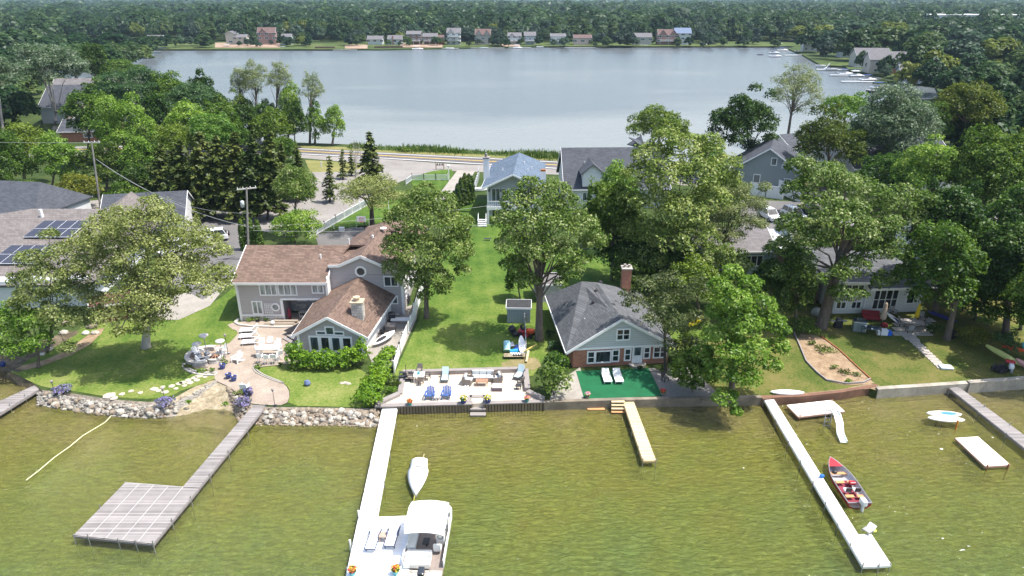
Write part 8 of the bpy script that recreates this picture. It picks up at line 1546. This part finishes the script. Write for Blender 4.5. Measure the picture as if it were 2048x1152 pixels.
P_(thing('dock_bollard', 'pink float on the left edge of the long white dock', 'float', (*G(1688, 1063, .4), .4)), 'float', plain('pink_float', (.6, .05, .3), .6), ('ell', (0, 0, .1), (.1, .1, .12)))
P_(thing('dock_bollard', 'white post in the corner of the far right seawall and dock', 'post', (*G(1938, 776, .4), 0)), 'post', m_w, ('tube', [(0, 0, -.3), (0, 0, 1.2)], .06))

# ------------------------------------------------------------ far shore: houses, boats, banks
def fw(*q): return [('F', x, z, w_, h_, m) for x, z, w_, h_, m in q]
m_cream = plain('cream_siding', (.45, .43, .37), .7, .05); m_wh2 = plain('white_far_siding', (.52, .54, .55), .7, .04); m_pink = plain('pinkish_brick', (.3, .19, .165), .8, .1); m_logb = plain('log_brown', (.16, .11, .09), .8); m_grw = plain('grey_far_siding', (.34, .37, .4), .7); m_brr = plain('brown_far_roof', (.12, .075, .07), .9, .15, .8); m_gyr = plain('grey_far_roof', (.13, .125, .135), .9, .15, .8)
FH = [('cream cottage with rounded gable at the left far shore', 460, 78, 9, 7, 4.5, 2, m_cream, m_gyr, 90), ('low grey cottage right of the cream cottage on the far shore', 480, 81, 12, 7, 3, 2, m_cream, m_gyr, 0), ('pink brick house with dark red roof on the left far shore', 533, 80, 17, 9, 6.5, 4, m_pink, m_brr, 8), ('tiny white house half hidden right of the pink brick house', 572, 80, 9, 7, 3, 2, m_wh2, m_gyr, 0), ('blue-grey house in the trees of the left far shore', 310, 90, 15, 8, 5, 3, plain('blue_far_siding', (.16, .2, .32), .7), m_gyr, 5),
 ('white low cottage with pale roof on the middle left far shore', 750, 86, 15, 8, 3.4, 2.5, m_wh2, m_gyr, 0), ('white cottage with red brick chimney on the far shore', 790, 86, 14, 8, 3.6, 2.8, m_wh2, m_gyr, 0), ('log brown two-storey house on the far shore', 828, 83, 14, 9, 6.5, 2.2, m_logb, m_gyr, 0), ('low dark house right of the log brown house', 860, 82, 14, 8, 4, 2.4, m_logb, m_gyr, 0), ('small red shed on the far shore', 882, 82, 6, 5, 3.4, 1.5, plain('barn_red', (.35, .03, .03), .8), m_brr, 0),
 ('tall white three-storey house of the far shore', 908, 91, 13, 10, 10.5, 3.5, m_wh2, m_gyr, 0), ('tall house with brown-red roof on the far shore', 966, 89, 15, 10, 8.5, 4.5, plain('beige_far_siding', (.46, .42, .38), .7), m_brr, 0), ('white house with gable porch on the far shore', 1029, 86, 13, 9, 6, 2.6, m_wh2, m_gyr, 0), ('grey-blue house right of the white porch house', 1060, 82, 11, 8, 4.8, 2.8, m_grw, m_gyr, 0), ('white low house with picture windows on the far shore', 1116, 83, 15, 8, 4.5, 2, m_wh2, m_gyr, 0),
 ('pinkish low house with brown roof on the far shore', 1165, 86, 18, 9, 4.6, 2.2, plain('pink_far_siding', (.6, .45, .42), .7), m_brr, 0), ('grey stone house at the right part of the far shore', 1285, 83, 18, 9, 4, 3, plain('stone_far_wall', (.4, .38, .35), .8), m_gyr, 0), ('large brick house with two gables on the far shore', 1335, 85, 20, 10, 6.5, 4.5, m_pink, m_brr, 0), ('blue-roofed white house right of the large brick house', 1365, 81, 16, 9, 6.5, 4, m_wh2, plain('blue_far_roof', (.13, .17, .26), .9), 0), ('house with maroon roof behind the willow of the bay', 1518, 70, 15, 9, 5, 3.4, plain('mauve_far_wall', (.4, .34, .36), .7), m_brr, 0),
 ('white gable peeking from the wood above the pink far house', 1193, 60, 10, 8, 8, 4, m_wh2, m_gyr, 0), ('grey roofed houses corner behind the purple tree of the far shore', 1280, 68, 16, 9, 8, 4, m_grw, m_gyr, 0), ('white gable high in the wood above the far bay', 1375, 55, 8, 7, 9, 4, m_wh2, m_gyr, 0)]
for lab, px, py, L_, W_2, h_, rise, wm, rm, rz in FH:
    Y = 548 if py > 75 else G(px, py)[1]; X, zb_ = V(px, py, Y); dz_ = max(0, zb_-LAND) if py > 75 else 0; h_ += dz_; X = X; wins = fw(*[(L_*(-.33+.33*i), dz_+1.5+2.9*f, L_*.17, 1.5, 1) for i in range(3) for f in range(max(1, int((h_-dz_)/3)))])
    L_ *= .72; h_ = dz_+(h_-dz_)*.85; rise *= .8; o = gable_house('far_house', lab, (X, Y+4, LAND), R(rz), L_, W_2, h_, rise, wm, rm, wins if rz < 45 else [('R', 0, 2.2, 3, 1.6, 1), ('L', 0, 2.2, 3, 1.6, 1)], over=.7, trim=m_wh2, chim=(-1.5, -W_2*.5, h_+rise*.9, m_brick) if 'chimney' in lab else None)
    if 'gable' in lab or 'three-storey' in lab or 'brown-red' in lab or 'pink brick' in lab:
        for s in ((-.28, .28) if 'two gables' in lab or 'brown-red' in lab else (-.2,)):
            x = s*L_; w2 = L_*.2; mb = MB(); mb.add([(x-w2, -W_2/2-.6, h_-.2), (x+w2, -W_2/2-.6, h_-.2), (x, -W_2/2-.6, h_+rise*.8), (x-w2, 0, h_-.2), (x+w2, 0, h_-.2), (x, 0, h_+rise*.8)], [(0, 1, 2), (3, 5, 4), (0, 3, 4, 1), (0, 2, 5, 3), (1, 4, 5, 2)]); gg = mb.build('gable', wm, o)
            mb = MB(); mb.slab([(x-w2-.4, -W_2/2-1, h_-.4), (x, -W_2/2-1, h_+rise*.9), (x, 0, h_+rise*.9), (x-w2-.4, 0, h_-.4)], .25); mb.slab([(x, -W_2/2-1, h_+rise*.9), (x+w2+.4, -W_2/2-1, h_-.4), (x+w2+.4, 0, h_-.4), (x, 0, h_+rise*.9)], .25); mb.build('gable_roof', rm, gg)
    if 'three-storey' in lab or 'porch' in lab or 'log brown' in lab or 'picture' in lab or 'two gables' in lab:
        for zf_ in ([3, 6] if h_ > 8 else [2.8]):
            mb = MB(); mb.box((0, -W_2/2-1.2, zf_), (L_*.9, 2.4, .25)); mb.box((0, -W_2/2-2.35, zf_+1), (L_*.9, .1, .15)); bb = mb.build('balcony', m_wh2, o)
            for s in (-.44, 0, .44): mb = MB(); mb.box((s*L_, -W_2/2-2.3, (zf_+1)/2), (.22, .22, zf_+1)); mb.build('balcony_post', m_wh2, bb)
# right shore houses and warehouse
for lab, px, py, L_, W_2, h_, rise, wm, rm, rz in [('long house with red brick lower floor on the right shore', 1790, 148, 22, 9, 6.5, 3, plain('tan_far_wall', (.45, .4, .34), .8), m_gyr, -8), ('pale gabled house behind the dark yew on the right shore', 1745, 135, 16, 10, 5.5, 3.5, m_cream, m_gyr, -5), ('white sided house between trees on the right shore', 1705, 116, 12, 8, 4.5, 2.5, m_wh2, m_gyr, -5), ('white boathouse under dark trees at the right shore', 1628, 103, 12, 7, 4.5, 2, m_wh2, m_gyr, -10), ('grey-blue house at the waterside right of the tan house', 1832, 168, 10, 9, 4.6, 2.5, m_grw, m_gyr, -15), ('house with grey roof in the wood far right', 1945, 165, 14, 10, 4.5, 3.5, m_wh2, m_gyr, 0)]:
    X, Y = G(px, py); o = gable_house('far_house', lab, (X, Y+5, LAND), R(rz), L_, W_2, h_, rise, wm, rm, fw(*[(L_*(-.33+.33*i), 1.5+2.9*f, L_*.14, 1.4, 1) for i in range(3) for f in range(max(1, int(h_/3)))]), over=.6, trim=m_wh2)
    if 'brick lower' in lab: mb = MB(); mb.box((3, -W_2/2-.06, 1.6), (15, .1, 3.2)); mb.build('brick_base', plain('far_brick', (.4, .12, .08), .8), o); mb = MB(); mb.beam((8, -W_2/2-1, 3.3), (13, -W_2/2-4, .2), 1.2, .2); mb.build('outside_stair', m_wh2, o)
for i, (x, y) in enumerate([(470, 1010), (540, 1040), (505, 1095)]):
    pass
for lab, px, py, Ls in [('long white flat-roofed warehouse on the horizon at the upper right', 1905, 40, 62), ('smaller white flat-roofed building right of the warehouse', 1975, 38, 40)]:
    X, Y = V(px, py, 760)[0], 760; gable_house('warehouse', lab, (X, Y, LAND), 0, Ls, 40, 17, .5, m_wh2, plain('white_roofing', (.75, .76, .78), .7), fw((-10, 13, 3, 2, 1), (10, 13, 3, 2, 1)), cat='warehouse')
# far boats and docks
def far_dock(label, px, py, L_, rz, w_=1.6, group=None):
    X, Y = G(px, py, .5); o = thing('far_dock', label, 'dock', (X, Y, 0), R(rz), group); P_(o, 'decking', m_wh2, ('box', (0, 0, .5), (L_, w_, .14)))
    for i in range(4): P_(o, 'post', m_steel, ('tube', [(-L_/2+L_*i/3, w_/2, -.4), (-L_/2+L_*i/3, w_/2, .9)], .08, 5))
def far_boat(label, px, py, kind, rz=0, s=1.):
    X, Y = G(px, py, .3); o = thing('moored_boat', label, 'boat', (X, Y, 0), R(rz))
    if kind == 'p':
        P_(o, 'hull', m_w, ('box', (0, 0, .6), (6.5*s, 2.5, .5)), bevel=.2); P_(o, 'pontoon', m_steel, ('tube', [(-3.2*s, -.9, .2), (3.4*s, -.9, .2)], .3, 8)); P_(o, 'canopy', m_navy if rz % 2 else m_w, ('box', (-.5, 0, 2.5), (3.6*s, 2.3, .12))); P_(o, 'canopy_frame', m_steel, *[('tube', [(x, y, .8), (x, y, 2.5)], .04, 4) for x in (-2, 1) for y in (-1.1, 1.1)]); P_(o, 'seat', m_cush, ('box', (0, .6, 1.0), (4*s, .6, .5)))
    else:
        hull(o, 5.8*s, 2.1, .9, m_w if kind == 'w' else MC['navy_car_paint'], m_cush, m_w); P_(o, 'windscreen', m_glass, ('box', (0, .6, 1.3), (1.5, .1, .4))); o.rotation_euler[2] += R(90)
for i, (l, x, y, L_, rz) in enumerate([('at the left end of the far shore', 440, 97, 14, 0), ('below the cream cottage of the far shore', 520, 97, 12, 0), ('left of the far sandbank', 690, 100, 16, 5), ('below the white chimney cottage', 745, 99, 14, -4), ('in front of the tall white far house', 900, 97, 12, 0), ('below the brown-red roofed house', 975, 96, 24, 0), ('in front of the white porch house', 1040, 95, 16, 0), ('below the pink far house', 1160, 95, 22, 0), ('right of the silvery-blue willow', 1300, 92, 20, 0), ('below the silvery trees', 1400, 90, 22, 0), ('right of the far dock with the white boat', 1450, 89, 14, 0)]): far_dock('thin white dock '+l, x, y, L_, rz)
for l, x, y, k, rz, s in [('white boat at the left end of the far lake', 257, 101, 'p', 4, 1), ('white boat with people deck near the left far shore', 325, 98, 'p', 2, 1), ('white boat by the bare bank of the left far shore', 455, 95, 'p', 2, 1.1), ('blue-covered boat below the pink brick far house', 563, 95, 'p', 3, 1.2), ('white pontoon boat in front of the far sandbank', 835, 98.5, 'p', 4, 1.2), ('white motorboat in front of the tall white far house', 900, 97.5, 'w', 10, 1), ('white motorboat below the brown-red roofed house', 968, 97, 'w', 0, 1), ('white boat on a lift below the white porch house', 1035, 96, 'p', 2, 1), ('small white motorboat right of the porch house', 1080, 95, 'w', 0, .9), ('small white boat at the dock right of the silvery willow', 1288, 91.5, 'w', 0, 1), ('canopied boat in front of the silvery trees', 1408, 90, 'p', 2, 1),
    ('pontoon boat farthest in the bay at the upper right', 1557, 88, 'p', 7, 1), ('dark canopied boat moored by the bay', 1565, 101, 'p', 5, 1.1), ('long pontoon boat at the bay mouth', 1548, 106, 'p', 3, 1), ('canopied pontoon boat lowest at the bay mouth', 1550, 113, 'p', 1, 1.1), ('white boat under the dark trees of the right shore', 1595, 104, 'w', 20, 1), ('white motorboat at the upper dock of the right shore', 1640, 133, 'w', 10, 1), ('white speedboat beside the small water slide of the right shore', 1662, 140, 'w', 8, 1), ('boat with teal cover on the right shore', 1718, 142, 'p', 6, 1), ('canopied boat in the middle of the right shore docks', 1690, 148, 'p', 5, 1), ('white pontoon boat in front of the brown beach of the right shore', 1712, 152, 'p', 2, 1), ('blue boat nearest on the right shore', 1735, 160, 'p', 9, 1.1), ('pontoon boat at the near dock behind the silvery poplar', 1758, 176, 'p', 3, 1), ('dark motorboat below the near dock on the right', 1745, 184, 'b', 10, 1)]: far_boat(l, x, y, k, rz, s)
for l, x, y, L_, rz in [('upper long dock of the right shore', 1665, 139, 16, -4), ('middle dock of the right shore', 1700, 150, 18, -3), ('nearest long dock of the right shore', 1740, 163, 24, -3), ('dock at the bay mouth on the right shore', 1590, 110, 14, 10)]: far_dock(l, x, y, L_, rz, 1.8)
o = thing('far_slide', 'small white water slide among the boats of the right shore', 'water slide', (*G(1652, 141, 0), 0)); P_(o, 'chute', m_w, ('beam', (-1.5, 0, .3), (0, 0, 1.6), .7, .15), ('beam', (0, 0, 1.6), (1.3, 0, 3.4), .7, .15)); P_(o, 'support', m_steel, ('tube', [(1.2, 0, 0), (1.2, 0, 3.3)], .06))
for i, (x, y) in enumerate([(1520, 110)]): P_(thing('swim_raft', 'dark floating raft alone left of the bay mouth boats', 'raft', (*G(x, y, 0), 0)), 'deck_top', m_dark, ('box', (0, 0, .3), (3.4, 2.4, .3)))
m_bank = blend('far_bank', [(.17, .1, .06), (.28, .2, .14), (.36, .3, .25)], .08, scale2=.4)
m_farlawn = blend('far_lawn', [(.03, .055, .012), (.06, .09, .02), (.12, .13, .045)], .05, scale2=.3)
def strip(name, x0, x1, y0, y1, m): sheet(name, [(x0, y1), (x1, y1), (x1, y0), (x0, y0)], m, .12)
strip('far_lawn', 255, 700, 88, 99, m_farlawn); strip('far_lawn', 705, 1600, 83, 93, m_farlawn)
for x0, x1, y0, y1 in [(430, 560, 86, 96), (690, 735, 90, 98), (800, 885, 87, 95.5), (1000, 1040, 88, 93.5)]: sheet('far_bank', [(x0, y1), (x1, y1), (x1, y0), (x0, y0)], m_bank, .25)
sheet('right_shore_lawn', [(1640, 130), (1690, 133), (1700, 141), (1770, 153), (1800, 163), (1870, 172), (1900, 150), (1700, 112)], m_farlawn, .1)
sheet('right_shore_lot', [(1980, 235), (2100, 235), (2120, 255), (1990, 250)], m_gravel, .1)
for i, (x, y, w_) in enumerate([(765, 98, 8), (790, 97.5, 8), (650, 99, 10), (1330, 90, 9), (1350, 90, 9)]):
    X, Y = G(x, y-2); mb = MB((X, Y, 0)); mb.box((X, Y, .9), (w_*1.4, .6, 2.0)); tag(mb.build('retaining_wall', plain('far_retaining', (.16, .09, .07), .9, .3, .3)), ['dark retaining wall below the white far cottages, left half', 'dark retaining wall below the white far cottages, right half', 'low wall at the water of the left far shore', 'stone wall below the large brick far house', 'stone wall right of the large brick far house steps'][i], 'wall')
# haze
mb = MB(); mb.box((0, 2400, 21), (14000, 13000, 48)); hz = mb.build('haze', None); hz['kind'] = 'stuff'
m = bpy.data.materials.new('haze'); m.use_nodes = True; nt = m.node_tree; nt.nodes.remove(nt.nodes['Principled BSDF']); pv = nt.nodes.new('ShaderNodeVolumePrincipled'); pv.inputs['Color'].default_value = (.6, .8, 1, 1); pv.inputs['Density'].default_value = .00008
nt.links.new(pv.outputs[0], nt.nodes['Material Output'].inputs['Volume']); hz.data.materials.append(m)
